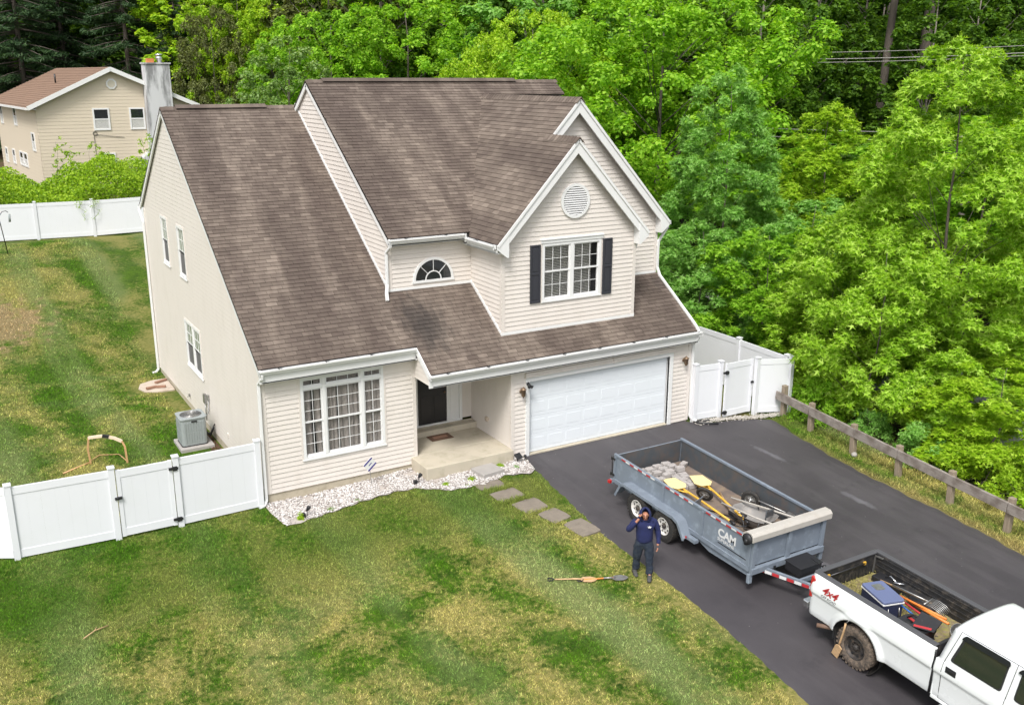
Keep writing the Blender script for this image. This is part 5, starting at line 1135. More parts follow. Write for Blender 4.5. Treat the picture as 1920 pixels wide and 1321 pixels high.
def gate(label, p, q, hx, lx, gp=.085, gh_=1.72):
    g = thing('vinyl_gate', label, 'gate', (0, 0, 0)); a, b = min(p[0], q[0])+gp, max(p[0], q[0])-gp; ym = (p[1]+q[1])/2; vpanel(g, (a-.02, ym), (b+.02, ym), gh_-.01, gap=.07); m = MB(); z = Tz(a, ym)
    for x in (a, b-.09): m.box((x, ym-.035, z+.06), (x+.09, ym+.035, z+gh_))
    m.build('stile', M['vinyl'], g); m = MB()
    for zz in (z+.22, z+1.52): m.box((hx-.13, ym-.085, zz-.03), (hx+.09, ym-.036, zz+.03)); m.box((hx-.04, ym-.10, zz-.055), (hx+.06, ym-.036, zz+.055))
    m.build('hinge', M['black'], g, bevel=.006); m = MB(); m.box((lx-.07, ym-.09, z+1.02), (lx+.09, ym-.036, z+1.08)); m.cyl((lx, ym-.1, z+1.05), (lx, ym-.03, z+1.05), .035, n=8); m.build('latch', M['black'], g, bevel=.005); return g
gate('white vinyl gate with black hinges left of the house', (-3.60, -.1), (-2.18, -.12), -2.22, -3.52)
# right side
vfence('white vinyl fence panel between the garage corner and the right gate', [(13.10, -.98), (14.02, -1.08)], h=1.78)
gate('white vinyl gate with black hinges right of the garage', (14.02, -1.1), (15.28, -1.38), 14.08, 15.2, .07, 1.80)
vfence('white vinyl fence panel from the right gate to the leaning corner post', [(15.28, -1.38), (16.34, -1.78)], h=1.80)
vfence('long white vinyl fence running back along the right side yard', [(16.34, -1.60), (16.36, .6), (16.38, 3.0), (16.4, 5.4), (16.42, 7.8), (16.44, 10.2)], h=1.80)
vfence('white vinyl fence across the back of the sloping yard', [(-9.6, 31.2), (-7.1, 30.8), (-4.6, 30.5), (-2.15, 30.25), (.42, 30.0), (2.95, 29.75), (5.5, 29.5), (8, 29.3)], h=1.80)
# black drain extension, fallen leaves
m = MB(); m.box((13.0, -1.16, -.03), (13.30, -1.10, .02)); m.tube([(13.02, -1.2, .0), (13.35, -1.42, -.02), (13.62, -1.55, -.04)], .035, 6); m.box((13.3, -1.24, -.03), (13.55, -1.18, .01)); tag(m.build('drain_extension', M['black']), 'black downspout drain lying on the asphalt at the garage corner', 'drain pipe')
# ================================================================== WOODEN RAIL FENCE
rf = thing('rail_fence', 'weathered wooden rail fence with square posts beside the driveway', 'fence', (0, 0, 0))
RP = [(15.98, -1.95), (15.86, -3.20), (15.68, -4.98), (15.60, -6.62), (15.46, -8.35), (15.40, -10.0), (15.3, -11.8), (15.2, -13.6)]
for i, (x, y) in enumerate(RP):
    z = Tz(x, y); m = MB(); h = .90+(.12 if i == 0 else 0); m.box((-.075, -.075, -.2), (.075, .075, h)); m.build('post', M['post'], rf, bevel=.012, loc=(x, y, z), rot=(random.uniform(-.03, .03), random.uniform(-.03, .03), random.uniform(-.1, .1)))
ends = [0, 1, 3, 4, 5, 7]
for a, b in ((0, 1), (1, 3), (3, 5), (5, 7)):
    P, Q = RP[a], RP[b]; P = Vector((P[0]-.115, P[1]+(.25 if a == 0 else 0), Tz(*P)+.66)); Q = Vector((Q[0]-.115, Q[1], Tz(*Q)+.66)); d = Q-P; Ln = d.length
    m = MB(); m.box((-.04, .008, -.135), (.035, Ln-.008, .135)); o = m.build('rail', M['weathered'], rf, bevel=.012); o.location = P; o.rotation_euler = (math.asin(d.z/Ln), 0, math.atan2(d.y, d.x)-math.pi/2)
m = MB(); m.ball((0, 0, 0), (.12, .09, .08), 7, 5); o = m.build('rock', M['chips'], loc=(15.55, -5.15, Tz(15.5, -5.1)+.05), rot=(.2, .1, .6)); o.data.materials[0] = M['slab'] if False else pm('pale_rock', (.33, .31, .28), .9, var=.25, scale=8, bstr=.5); tag(o, 'pale rock at the foot of the third rail fence post', 'rock')

# ================================================================== AC unit
ac = thing('air_conditioner', 'grey outdoor air conditioning unit on a pad beside the left wall', 'air conditioner', (-.68, 5.2, Tz(-.7, 5.2)+.09), (0, 0, 0))
m = MB(); m.box((-.45, -.55, -.14), (.50, .50, -.001)); m.build('pad', M['slab'], ac, bevel=.01)
def rrect(a, b, r, k=4):
    return [(sx*(a-r)+r*math.cos(t0+math.pi/2*i/k), sy*(b-r)+r*math.sin(t0+math.pi/2*i/k)) for sx, sy, t0 in ((1, 1, 0), (-1, 1, math.pi/2), (-1, -1, math.pi), (1, -1, 1.5*math.pi)) for i in range(k+1)]
m = MB(); m.prism(rrect(.36, .36, .09), (0, 0, 0), (1, 0, 0), (0, 1, 0), ZV, .03, .80); m.build('cabinet', M['acgrey'], ac)
m = MB(); m.prism(rrect(.375, .375, .10), (0, 0, 0), (1, 0, 0), (0, 1, 0), ZV, 0, .03); m.build('base', M['darkmetal'], ac)
m = MB(); m.prism(rrect(.385, .385, .10), (0, 0, 0), (1, 0, 0), (0, 1, 0), ZV, .80, .855); m.build('lid', M['acgrey'], ac, bevel=.015)
m = MB(); m.lathe([(.0, .861), (.08, .872), (.10, .868)], n=16); 
for r in (.13, .17, .21, .25, .29): m.lathe([(r, .858), (r+.006, .868), (r+.012, .858)], n=24)
for i in range(12): a = i*math.pi/6; m.beam((.09*math.cos(a), .09*math.sin(a), .866), (.30*math.cos(a), .30*math.sin(a), .866), .008, .006)
m.build('fan_grille', M['steel'], ac); m = MB(); m.lathe([(0, .857), (.31, .857)], n=24); m.build('fan_opening', M['darkmetal'], ac)
for s in range(4):
    c, s_ = math.cos(s*math.pi/2), math.sin(s*math.pi/2)
    for i in range(8):
        u0 = -.25+i*.072
        for z0_, z1_ in ((.10, .42), (.45, .72)):
            m = MB(); U = Vector((c, s_, 0)); N_ = Vector((s_, -c, 0)); m.obox(N_*.36, U, ZV, N_, (u0-.016, z0_, .0), (u0+.016, z1_, .013)); m.build('louvre', M['acgrey'], ac) if s in (0, 3) else None
m = MB(); m.box((-.07, -.385, .725), (.09, -.3655, .765)); m.build('badge', M['darkmetal'], ac); m = MB(); m.tube([(.36, -.1, .25), (.5, -.1, .2), (.66, -.05, .45)], .02, 6); m.tube([(.36, -.05, .3), (.52, 0, .1), (.66, .1, .3)], .03, 6); m.build('refrigerant_line', M['black'], ac)
x = RNG.uniform(-.35, -.05, 900); y = RNG.uniform(3.2, 6.6, 900); chips('brown_mulch', np.stack([x, y, T(x, y)+.015], -1), .015, .035, M['woodtool'] if False else M['mat'], 'brown leaf litter along the foot of the left wall')
# egress well cover
wc = thing('well_cover', 'tan window well cover against the left wall near the rear corner', 'cover', (-.02, 11.4, Tz(-.5, 11.4)))
m = MB(); m.prism([(0, -.72), (-.55, -.68), (-.95, -.45), (-1.08, 0), (-.95, .45), (-.55, .68), (0, .72)], (0, 0, 0), (1, 0, 0), (0, 1, 0), ZV, -.05, .07); m.build('cover', M['covertan'], wc, bevel=.03); m = MB(); m.prism([(-.08, -.55), (-.5, -.55), (-.8, -.35), (-.88, 0), (-.8, .35), (-.5, .55), (-.08, .55)], (0, 0, 0), (1, 0, 0), (0, 1, 0), ZV, .071, .082); m.build('recess', M['covertan'], wc)
def brokenbrick(x, y, a, s, lb):
    m = MB(); m.box((-.19*s, -.06, 0), (.19*s, .06, .07)); tag(m.build('brick', M['brick'], bevel=.01, loc=(x, y, Tz(x, y)+.085), rot=(0, 0, a)), lb, 'brick', 'loose bricks on the tan well cover')
brokenbrick(-.72, 11.05, .2, 1, 'reddish brick on the well cover, nearest the outer end'); brokenbrick(-.42, 11.0, -.3, .8, 'small reddish brick in the middle of the well cover'); brokenbrick(-.3, 11.65, .5, 1.2, 'long reddish brick on the well cover close to the wall')
# folding wooden soccer frame behind the fence
fr = thing('wooden_goal', 'pale wooden arched frame standing on the grass behind the white gate', 'frame', (0, 0, 0)); g = Tz(-3, 4.9)
m = MB(); m.tube([(-3.50, 5.1, g), (-3.53, 5.08, g+.45), (-3.48, 5.05, g+.80)], .035, 4, sq=True); m.tube([(-2.60, 4.68, g-.02), (-2.62, 4.68, g+.5), (-2.68, 4.7, g+.66)], .035, 4, sq=True); m.build('upright', M['sledwood'], fr)
m = MB(); m.tube([(-3.48, 5.05, g+.80), (-3.15, 4.9, g+.84), (-2.85, 4.78, g+.76), (-2.68, 4.7, g+.66)], .05, 4, sq=True); m.build('top_rail', M['woodtool'] if False else pm('pale_painted_wood', (.70, .56, .42), .6, var=.08), fr); m = MB(); m.tube([(-3.14, 4.89, g+.845), (-2.98, 4.83, g+.81)], .056, 4, sq=True); m.build('clamp', M['black'], fr)
m = MB(); m.tube([(-3.52, 5.12, g+.05), (-3.8, 5.0, g+.03), (-4.25, 4.7, g+.03)], .025, 5); m.tube([(-3.5, 5.1, g+.1), (-3.2, 5.6, g+.04), (-2.7, 5.4, g+.03), (-2.6, 4.7, g+.05)], .015, 5); m.build('ground_bar', M['sledwood'], fr)
# bird feeder pole
hp = thing('feeder_pole', 'thin dark shepherd hook with a hanging feeder in the back yard', 'bird feeder', (-3.75, 26.9, Tz(-3.75, 26.9)))
m = MB(); m.tube([(0, 0, 0), (-.15, 0, 1.5), (-.22, 0, 1.95), (-.28, 0, 2.05), (-.35, 0, 1.98)], .022, 6); m.tube([(-.17, 0, 1.7), (0, 0, 1.93), (.15, 0, 1.96), (.24, 0, 1.88)], .016, 6); m.build('pole', M['darkmetal'], hp); m = MB(); m.cyl((.26, 0, 1.45), (.27, 0, 1.8), .05, n=8); m.build('feeder', M['acgrey'], hp)
# vine on the fence
m = MB(); rv = random.Random(4)
for (x, y) in ((-.1, 29.94), (.55, 29.86)):
    for k in range(3):
        pts = [(x+rv.uniform(-.2, .2)+i*.06*(k-1), y-.03, Tz(x, y)+1.9-i*.2) for i in range(3+3*(k == 1))]; m.tube(pts, .008, 4)
        for p in pts:
            for q in range(5): a, b, c = p[0]+rv.uniform(-.09, .09), p[1]-.02, p[2]+rv.uniform(-.06, .06); m.add([(a, b, c), (a+.035, b-.02, c+.015), (a+.01, b-.01, c+.045)], [(0, 1, 2)])
tag(m.build('vine', L['hedge']), 'straggling vine hanging over the white back fence', 'vine')
# roadside: utility pole and wires
up_ = thing('utility_pole', 'grey utility pole half hidden in the bright trees', 'pole', (18.4, 57.5, Tz(18.4, 57.5))); m = MB(); m.tube([(0, 0, 0), (0, 0, 12.8)], [.18, .13], 8); m.build('pole', M['palebark'], up_); m = MB(); m.box((-.9, -.05, 12.2), (.9, .05, 12.32)); m.build('crossarm', M['post'], up_); m = MB(); m.cyl((.45, 0, 7.6), (.45, 0, 8.5), .25, n=12); m.build('transformer', M['acgrey'], up_)
def wire(label, a, b, sag, r=.015):
    m = MB(); a, b = Vector(a), Vector(b); pts = [a.lerp(b, i/20)-Vector((0, 0, sag*4*(i/20)*(1-i/20))) for i in range(21)]; m.tube(pts, r, 5); tag(m.build('power_line', M['slab']), label, 'power line', 'power lines above the road')
wire('highest of the power lines crossing the dark wood at the right', (36.0, 34.0, 11.9), (54, 3.5, 12.6), .5); wire('power line just under the highest one at the right', (35.8, 33.8, 11.5), (53.8, 3.3, 12.2), .5, .02); wire('lowest power line of the upper bundle at the right', (35.6, 33.6, 11.35), (53.6, 3.2, 12.15), .6, .015)
wire('upper of two low power lines seen between tree crowns', (31, 20, 7.65), (40, 9, 7.5), .1); wire('lower of two low power lines seen between tree crowns', (31, 20, 7.2), (40, 9, 7.1), .1)
# ================================================================== small front garden things
def spot(x, y, lb, tall=True):
    t = thing('garden_light', lb, 'garden light', (x, y, Tz(x, y)+.02)); m = MB(); m.tube([(0, 0, -.05), (0, 0, .16)], .012, 5); m.lathe([(0, 0), (.03, 0), (.055, .10), (.05, .12), (0, .12)], (0, 0, .17), (.3, -.2, .6), 10); m.build('lamp_head', M['black'], t)
    m = MB(); m.obox((-.10, -.02, .03), (1, 0, 0), (0, .8, .6), (0, -.6, .8), (-.045, -.06, 0), (.045, .06, .02)) if False else m.box((-.15, -.06, 0), (-.05, .04, .12)); m.build('solar_box', M['black'], t, bevel=.01)
spot(.60, -1.18, 'black garden spotlight beside the lime green plant'); spot(3.72, -.98, 'black garden light by the porch corner')
t = thing('flood_light', 'dark square floodlight tilted up at the garage corner', 'garden light', (6.68, -1.12, Tz(6.7, -1.1)+.03)); m = MB(); m.obox((0, 0, .16), (.9, .3, 0), (-.25, .75, .6), (.2, -.5, .83), (-.11, -.09, 0), (.11, .09, .05)); m.build('housing', M['bluebody'] if False else M['black'], t, bevel=.01); m = MB(); m.tube([(0, .04, 0), (0, .04, .15)], .015, 5); m.tube([(.2, -.02, -.02), (.21, -.02, .12)], .012, 5); m.ball((.21, -.03, .15), .045); m.build('stake', M['black'], t)
def tuft(x, y, r, h, lb, n=260, mat='hedge', name='small_plant', cat='plant'):
    rng = np.random.default_rng(int(x*100)); p = rng.normal(size=(n, 3)); p = unit(p)*rng.uniform(.3, 1, (n, 1)); p[:, 2] = np.abs(p[:, 2]); P = np.array([x, y, Tz(x, y)+.02])+p*np.array([r, r, h])
    V, F = leaves(P, unit(p+np.array([0, 0, .8])), .035, 'kite', rng); o = npmesh(name, V, F, L[mat]); return tag(o, lb, cat)
tuft(.42, -1.22, .10, .22, 'lime green plant in the left end of the gravel bed'); tuft(4.30, -1.42, .13, .07, 'small green weed at the porch corner in white gravel'); tuft(5.02, -1.48, .13, .10, 'bright green weed left of the grey slab'); tuft(6.12, -1.10, .12, .09, 'small green weed right of the grey slab'); tuft(6.5, -1.35, .13, .05, 'low weed near the driveway end of the gravel', 160, 'midgreen'); tuft(2.0, -.98, .12, .05, 'pale weed in the gravel under the big window', 100, 'pale'); tuft(1.25, -1.1, .13, .07, 'pale weed in the gravel near its left end', 120, 'pale'); tuft(4.75, -1.75, .08, .05, 'tiny weed at the edge of the gravel in front of the porch', 80, 'hedge')
sg = thing('yard_sign', 'small white yard sign with slanted purple stripes leaning by the wall', 'sign', (2.58, -.42, Tz(2.6, -.4)), (0, 0, .15)); m = MB(); m.tube([(.05, 0, 0), (0, 0, .62)], .008, 5); m.build('stake', M['steel'], sg)
U_, V_ = Vector((.80, 0, .60)), Vector((-.60, 0, .80)); m = MB(); m.obox((0, -.02, .66), U_, V_, (0, -1, 0), (-.15, -.13, 0), (.15, .13, .012)); m.build('sign_board', M['white'], sg)
for q in (-.105, .105): m = MB(); m.obox((0, -.0325, .66), U_, V_, (0, -1, 0), (-.15, q-.022, 0), (.15, q+.022, .002)); m.build('stripe', M['purple'], sg)
m = MB(); m.obox((0, -.0325, .66), U_, V_, (0, -1, 0), (-.05, -.012, 0), (.06, .012, .0015)); m.build('stripe', M['purple'], sg)
m = MB(); m.box((-.34, -.21, 0), (.34, .21, .018)); dm = m.build('doormat', M['mat'], bevel=.006, loc=(5.30, .93, .302), rot=(0, 0, 0)); tag(dm, 'brown doormat on the concrete porch in front of the black door', 'doormat')
m = MB(); m.box((-.22, -.08, .0181), (.22, .08, .020)); m.build('woven_panel', M['brick'], dm)
# shovel and tool on the lawn
def shovel(name, label, loc, rz, hm, blade='steel', L_=1.15, grip=True, cat='shovel', tilt=0.0):
    t = thing(name, label, cat, loc, (0, tilt, rz)); m = MB(); m.tube([(0, 0, .03), (L_*.95, 0, .035)], .017, 6); m.build('handle', M[hm], t)
    if grip: m = MB(); m.tube([(-.02, 0, .03), (-.06, .055, .03), (-.15, .06, .03), (-.15, -.06, .03), (-.06, -.055, .03), (-.02, 0, .03)], .014, 5); m.build('grip', M['black'], t)
    m = MB(); c = L_*.95; pr = [(c-.02, .03), (c+.03, .10), (c+.20, .115), (c+.29, .07), (c+.34, 0), (c+.29, -.07), (c+.20, -.115), (c+.03, -.10), (c-.02, -.03)]; m.prism(pr, (0, 0, .012), (1, 0, 0), (0, 1, 0), ZV, 0, .012); m.tube([(c-.22, 0, .036), (c+.05, 0, .028)], .022, 6); m.build('blade', M[blade], t); return t
shovel('shovel', 'shovel with orange shaft and grey blade lying on the lawn by the man', (4.86, -6.98, Tz(4.9, -7)+.01), -.40, 'orange', L_=.68); t2 = shovel('spade', 'spade with pale handle and black grip lying on the lawn', (4.30, -6.66, Tz(4.3, -6.7)+.005), -.50, 'woodtool', 'woodtool', L_=.62, cat='spade')
def stick(x, y, a, ln): m = MB(); m.tube([(0, 0, .03), (ln*.5, .03, .05), (ln, -.01, .03)], .012, 5); m.tube([(ln*.5, .03, .05), (ln*.7, .12, .04)], .008, 5); return m.build('twig', M['woodtool'], loc=(x, y, Tz(x, y)), rot=(0, 0, a))
tag(stick(-4.9, -4.1, .5, .55), 'dead twig lying on the lawn at the left', 'twig')

# ================================================================== VEHICLES
def wheel(par, x, y, z, r, w, sgn, tyre, rim, style='spoke', rr=None):
    """tyre with rim; sgn is the outward side along y"""
    t = bpy.data.objects.new('wheel', None); COL.objects.link(t); t.parent = par; t.location = (x, y, z); t.empty_display_size = .1
    rr = rr or r*.56; A = (0, sgn, 0); h = w/2
    m = MB(); m.lathe([(rr, -h*.9), (r*.80, -h), (r*.94, -h*.92), (r, -h*.68), (r, h*.68), (r*.94, h*.92), (r*.80, h), (rr*1.02, h*.9), (rr, h*.86), (rr, h*.5)], A=A, n=40)
    k = 30
    for i in range(k):
        a = 2*math.pi*i/k; c = Vector((math.cos(a), 0, math.sin(a))); tn = Vector((-math.sin(a), 0, math.cos(a)))
        for s in (-1, 1): m.obox(c*(r-.004)+Vector((0, s*h*.40, 0)), tn, (0, 1, 0), c, (-.024+.008*s, -h*.32, 0), (.022+.008*s, h*.32, .011))
        m.obox(c*(r*.955)+Vector((0, sgn*h*.90, 0)), tn, (0, sgn, 0), c, (-.02, -.004, -.02), (.02, .004, .028))
    m.build('tyre', M[tyre], t)
    m = MB(); m.lathe([(rr*1.01, h*.80), (rr*1.03, h*.90), (rr*.97, h*.93), (rr*.93, h*.80), (rr*.88, h*.50), (rr*.80, h*.42), (rr*.55, h*.58), (rr*.42, h*.60), (rr*.40, h*.42), (0, h*.42)], A=A, n=32)
    m.lathe([(rr*1.0, h*.8), (rr, -h*.9)], A=A, n=24); m.build('rim', M[rim], t)
    m = MB(); m.lathe([(rr*.26, h*.42), (rr*.26, h*.75), (rr*.18, h*.88), (0, h*.90)], A=A, n=14)
    for i in range(8):
        a = 2*math.pi*i/8; c = (rr*.34*math.cos(a), 0, rr*.34*math.sin(a)); m.cyl((c[0], sgn*h*.58, c[2]), (c[0], sgn*h*.72, c[2]), rr*.04, n=6)
    m.build('hub', M['rimdark'], t)
    m = MB()
    for i in range(8):
        a = 2*math.pi*(i+.5)/8; c = Vector((math.cos(a), 0, math.sin(a))); tn = Vector((-math.sin(a), 0, math.cos(a)))
        for q in range(1): m.obox(c*rr*.69+Vector((0, sgn*h*.505, 0)), tn, c, (0, sgn, 0), (-rr*.085, -rr*.085, -.01), (rr*.085, rr*.085, .012))
    m.build('rim_slots', M['black'], t); return t
def text_mesh(name, s, size, mat, parent, loc, mtx, ext=.001, shear=0.0, sp=1.0):
    cu = bpy.data.curves.new(name, 'FONT'); cu.body = s; cu.size = size; cu.extrude = ext; cu.shear = shear; cu.space_character = sp; cu.offset = size*(.034 if s == 'CAM' else .014); cu.align_x = 'LEFT'
    o = bpy.data.objects.new(name, cu); COL.objects.link(o); dg = bpy.context.evaluated_depsgraph_get(); me = bpy.data.meshes.new_from_object(o.evaluated_get(dg)); bpy.data.objects.remove(o)
    me.materials.clear(); me.materials.append(M[mat]); me.name = name; q = link(name, me, parent); q.matrix_local = Matrix.Translation(loc) @ mtx.to_4x4(); return q
# text on the right-hand side (-Y), reading towards the rear: writing runs +u
RIGHT_SIDE = Matrix(((1, 0, 0), (0, 0, -1), (0, 1, 0)))          # columns: u=+X, v=+Z, n=-Y
TILT = math.atan(.05)

# ------------------------------------------------------------------ dump trailer
TX, TY = 8.80, -4.12
tl = thing('dump_trailer', 'grey dump trailer with loose pavers and tools, hitched behind the white truck', 'trailer', (TX, TY, Tz(TX, TY)+.02), (0, TILT, -math.pi/2))
LB, HB, ZD, ZT = 4.88, 1.09, .62, 1.27
m = MB(); m.box((.03, -HB+.03, ZD-.02), (LB-.03, HB-.03, ZD)); m.build('floor', M['trailer_floor'], tl)
for s in (-1, 1):
    m = MB(); m.box((0, s*HB, ZD-.02), (LB, s*(HB-.012), ZT-.05)); m.build('side_panel', M['trailer'], tl)
    m = MB(); m.box((.02, s*(HB-.0125), ZD), (LB-.02, s*(HB-.02), ZT-.052)); m.build('side_lining', M['trailer_in'], tl)
    m = MB(); m.box((-.03, s*(HB+.022), ZT-.06), (LB, s*(HB-.045), ZT)); m.build('top_rail', M['trailer'], tl, bevel=.008)
    m = MB(); m.box((0, s*(HB+.03), ZD-.13), (LB, s*(HB-.05), ZD-.021)); m.build('side_rail', M['trailer'], tl, bevel=.006)
    m = MB()
    for x in (.0, 1.90, 3.30, LB-.07): m.box((x, s*(HB+.001), ZD-.02), (x+.075, s*(HB+.028), ZT-.06))
    m.build('stake', M['trailer'], tl, bevel=.006)
    m = MB(); m.prism([(2.98, ZD-.13), (LB-.02, ZD-.13), (LB-.05, ZD-.26), (3.62, ZD-.30), (3.30, ZD-.22)], (0, 0, 0), (1, 0, 0), (0, 0, 1), (0, s, 0), HB-.10, HB-.02); m.build('under_frame', M['trailer'], tl)
    # fender over the two wheels
    m = MB(); y0_, y1_ = HB+.002, HB+.27; pr = [(.42, .40), (.62, .76), (.74, .80), (2.62, .80), (2.80, .74), (3.04, .42)]
    for (a, b), (c, d) in zip(pr[:-1], pr[1:]):
        m.beam((a, s*(y0_+y1_)/2, b), (c, s*(y0_+y1_)/2, d), (y1_-y0_), .012, upv=(0, 0, 1) if abs(c-a) > abs(d-b) else (1, 0, 0), e=.004)
    for (a, b), (c, d) in zip(pr[:-1], pr[1:]): m.beam((a, s*(y1_-.006), b-.035), (c, s*(y1_-.006), d-.035), .012, .07, upv=(0, 0, 1), e=.006)
    m.build('fender', M['trailer'], tl, bevel=.004)
    m = MB(); m.box((3.02, s*(HB+.06), .42), (3.34, s*(HB+.18), .50)); m.build('step', M['trailer'], tl); m = MB(); m.box((3.02, s*(HB+.181), .43), (3.07, s*(HB+.19), .48)); m.build('marker_light', M['red'], tl)
    for x in (1.28, 2.29): wheel(tl, x, s*(HB+.135), .375, .375, .225, s, 'rubber', 'rimwhite')
    # reflective tape
    r_, w_ = MB(), MB(); gx = .26
    for g_, (st, n_) in enumerate(((.30, 8), (2.02, 6), (3.44, 8))):
        for i in range(n_): (r_ if i % 2 == 0 else w_).box((st+i*.165, s*(HB+.0225), ZT-.052), (st+i*.165+.155, s*(HB+.0245), ZT-.012))
    r_.build('red_tape', M['redtape'], tl); w_.build('white_tape', M['whitetape'], tl)
# axles, springs, frame below
m = MB()
for x in (1.28, 2.29): m.cyl((x, -1.0, .375), (x, 1.0, .375), .05)
for s in (-1, 1): m.box((.3, s*.42-.04, .40), (LB+.1, s*.42+.04, .50)); m.box((.9, s*.85, .33), (2.7, s*.85+.06, .37))
for x in (.5, 1.2, 2, 2.8, 3.6, 4.4): m.box((x, -1.0, .50), (x+.06, 1.0, ZD-.021))
m.build('chassis', M['darkmetal'], tl)
m = MB()
for x0_, x1_ in ((-.05, .0),): m.box((-.05, -HB, ZD-.02), (-.012, -.01, ZT-.06)); m.box((-.05, .01, ZD-.02), (-.012, HB, ZT-.06))
m.build('tailgate', M['trailer'], tl, bevel=.006); m = MB(); m.box((-.011, -HB+.03, ZD), (.0, HB-.03, ZT-.06)); m.build('tailgate_lining', M['trailer_in'], tl)
m = MB()
for s in (-1, 1):
    for z in (ZD+.06, ZT-.16): m.box((-.09, s*(HB+.01), z), (.06, s*(HB+.05), z+.05)); m.cyl((-.09, s*(HB+.03), z-.03), (-.09, s*(HB+.03), z+.09), .022, n=8)
    m.tube([(-.08, s*HB, .66), (-.08, s*(HB+.03), ZT-.05)], .014, 6)
m.build('gate_hinge', M['darkmetal'], tl); m = MB(); m.box((-.14, -HB-.02, .42), (-.02, HB+.02, .54)); m.build('rear_bumper', M['trailer'], tl, bevel=.006)
for s in (-1, 1): m = MB(); m.box((-.13, s*(HB+.021), .44), (-.04, s*(HB+.10), .52)); m.build('tail_light', M['red'], tl, bevel=.01)
# bulkhead and tarp roller
m = MB(); m.box((LB-.012, -HB+.02, ZD-.02), (LB, HB-.02, ZT-.0)); m.build('bulkhead', M['trailer'], tl); m = MB(); m.box((LB-.02, -HB+.03, ZD), (LB-.0125, HB-.03, ZT-.06)); m.build('bulkhead_lining', M['trailer_in'], tl)
m = MB()
for y in (-HB, -.05, HB-.10): m.box((LB+.001, y, ZD-.05), (LB+.07, y+.10, ZT-.01))
m.box((LB+.001, -HB, ZD-.18), (LB+.10, HB, ZD-.04)); m.build('bulkhead_frame', M['trailer'], tl, bevel=.006)
m = MB()
for s in (-1, 1): m.box((LB-.02, s*(HB+.03), ZD-.40), (LB+.06, s*(HB-.07), ZD-.18))
m.build('corner_bracket', M['trailer'], tl, bevel=.006)
m = MB(); m.prism([(LB-.19, ZT+.02), (LB-.19, ZT+.10), (LB-.10, ZT+.17), (LB+.06, ZT+.17), (LB+.12, ZT+.11), (LB+.12, ZT-.02), (LB+.09, ZT-.02), (LB+.09, ZT+.02)], (0, 0, 0), (1, 0, 0), (0, 0, 1), (0, 1, 0), -HB-.10, HB+.10); m.build('tarp_housing', M['tarp'], tl, bevel=.008)
m = MB(); m.cyl((LB-.02, -HB-.16, ZT+.03), (LB-.02, -HB-.105, ZT+.03), .125, n=16); m.cyl((LB-.02, HB+.105, ZT+.03), (LB-.02, HB+.16, ZT+.03), .09, n=16); m.tube([(LB-.02, -HB-.13, ZT+.03), (LB-.05, -HB-.13, ZT-.1)], .05, 8); m.build('roller_end', M['black'], tl)
# tongue
m = MB(); hx = LB+1.55
for s in (-1, 1): m.beam((LB-.3, s*.80, .44), (hx, s*.05, .44), .055, .12)
m.beam((LB+.75, -.42, .44), (LB+.75, .42, .44), .05, .1); m.box((hx-.1, -.06, .38), (hx+.22, .06, .50)); m.build('tongue', M['trailer'], tl, bevel=.004)
r_, w_ = MB(), MB(); P, Q = Vector((LB-.2, -.805, .44)), Vector((hx-.05, -.09, .44)); d = (Q-P).normalized(); n_ = Vector((d.y, -d.x, 0))
i = 0; q = .15
while q < (Q-P).length-.15: (r_ if i % 2 == 0 else w_).obox(P+d*q, d, (0, 0, 1), n_, (0, -.04, .022), (.15, .03, .0275)); q += .165; i += 1
r_.build('red_tape', M['redtape'], tl); w_.build('white_tape', M['whitetape'], tl)
m = MB(); m.box((LB+.22, -.24, .44), (LB+.66, .40, .64)); m.box((LB+.20, -.26, .641), (LB+.68, .42, .665)); m.build('tool_box', M['black'], tl, bevel=.015)
m = MB(); m.box((hx-.42, -.16, .30), (hx-.34, -.08, .86)); m.box((hx-.43, -.17, .86), (hx-.33, -.07, .92)); m.tube([(hx-.38, -.12, .89), (hx-.38, -.3, .9), (hx-.38, -.3, .96)], .013, 6); m.build('jack', M['steel'], tl); m = MB(); m.lathe([(.05, 0), (.07, .02), (.05, .05)], (hx-.38, -.12, .93), (0, -1, .3), 12); m.tube([(hx+.1, .05, .5), (hx-.1, .2, .62), (LB+.6, .1, .8)], .012, 5); m.build('crank', M['darkmetal'], tl)
m = MB(); m.ball((hx+.15, 0, .47), (.10, .07, .06)); m.build('coupler', M['steel'], tl)
text_mesh('lettering', 'CAM', .27, 'whitetape', tl, (LB-1.02, -HB-.003, ZD+.25), RIGHT_SIDE, .001, 0, .95); text_mesh('lettering', 'SUPERLINE', .105, 'whitetape', tl, (LB-1.02, -HB-.003, ZD+.145), RIGHT_SIDE, .001, 0, 1.05)
text_mesh('lettering', '7 TON', .06, 'whitetape', tl, (LB-.30, -HB-.003, ZD+.06), RIGHT_SIDE) if False else None
m = MB(); m.box((LB-1.0, -HB-.003, ZD+.075), (LB-.12, -HB-.001, ZD+.10)); m.build('stripe', M['black'], tl)

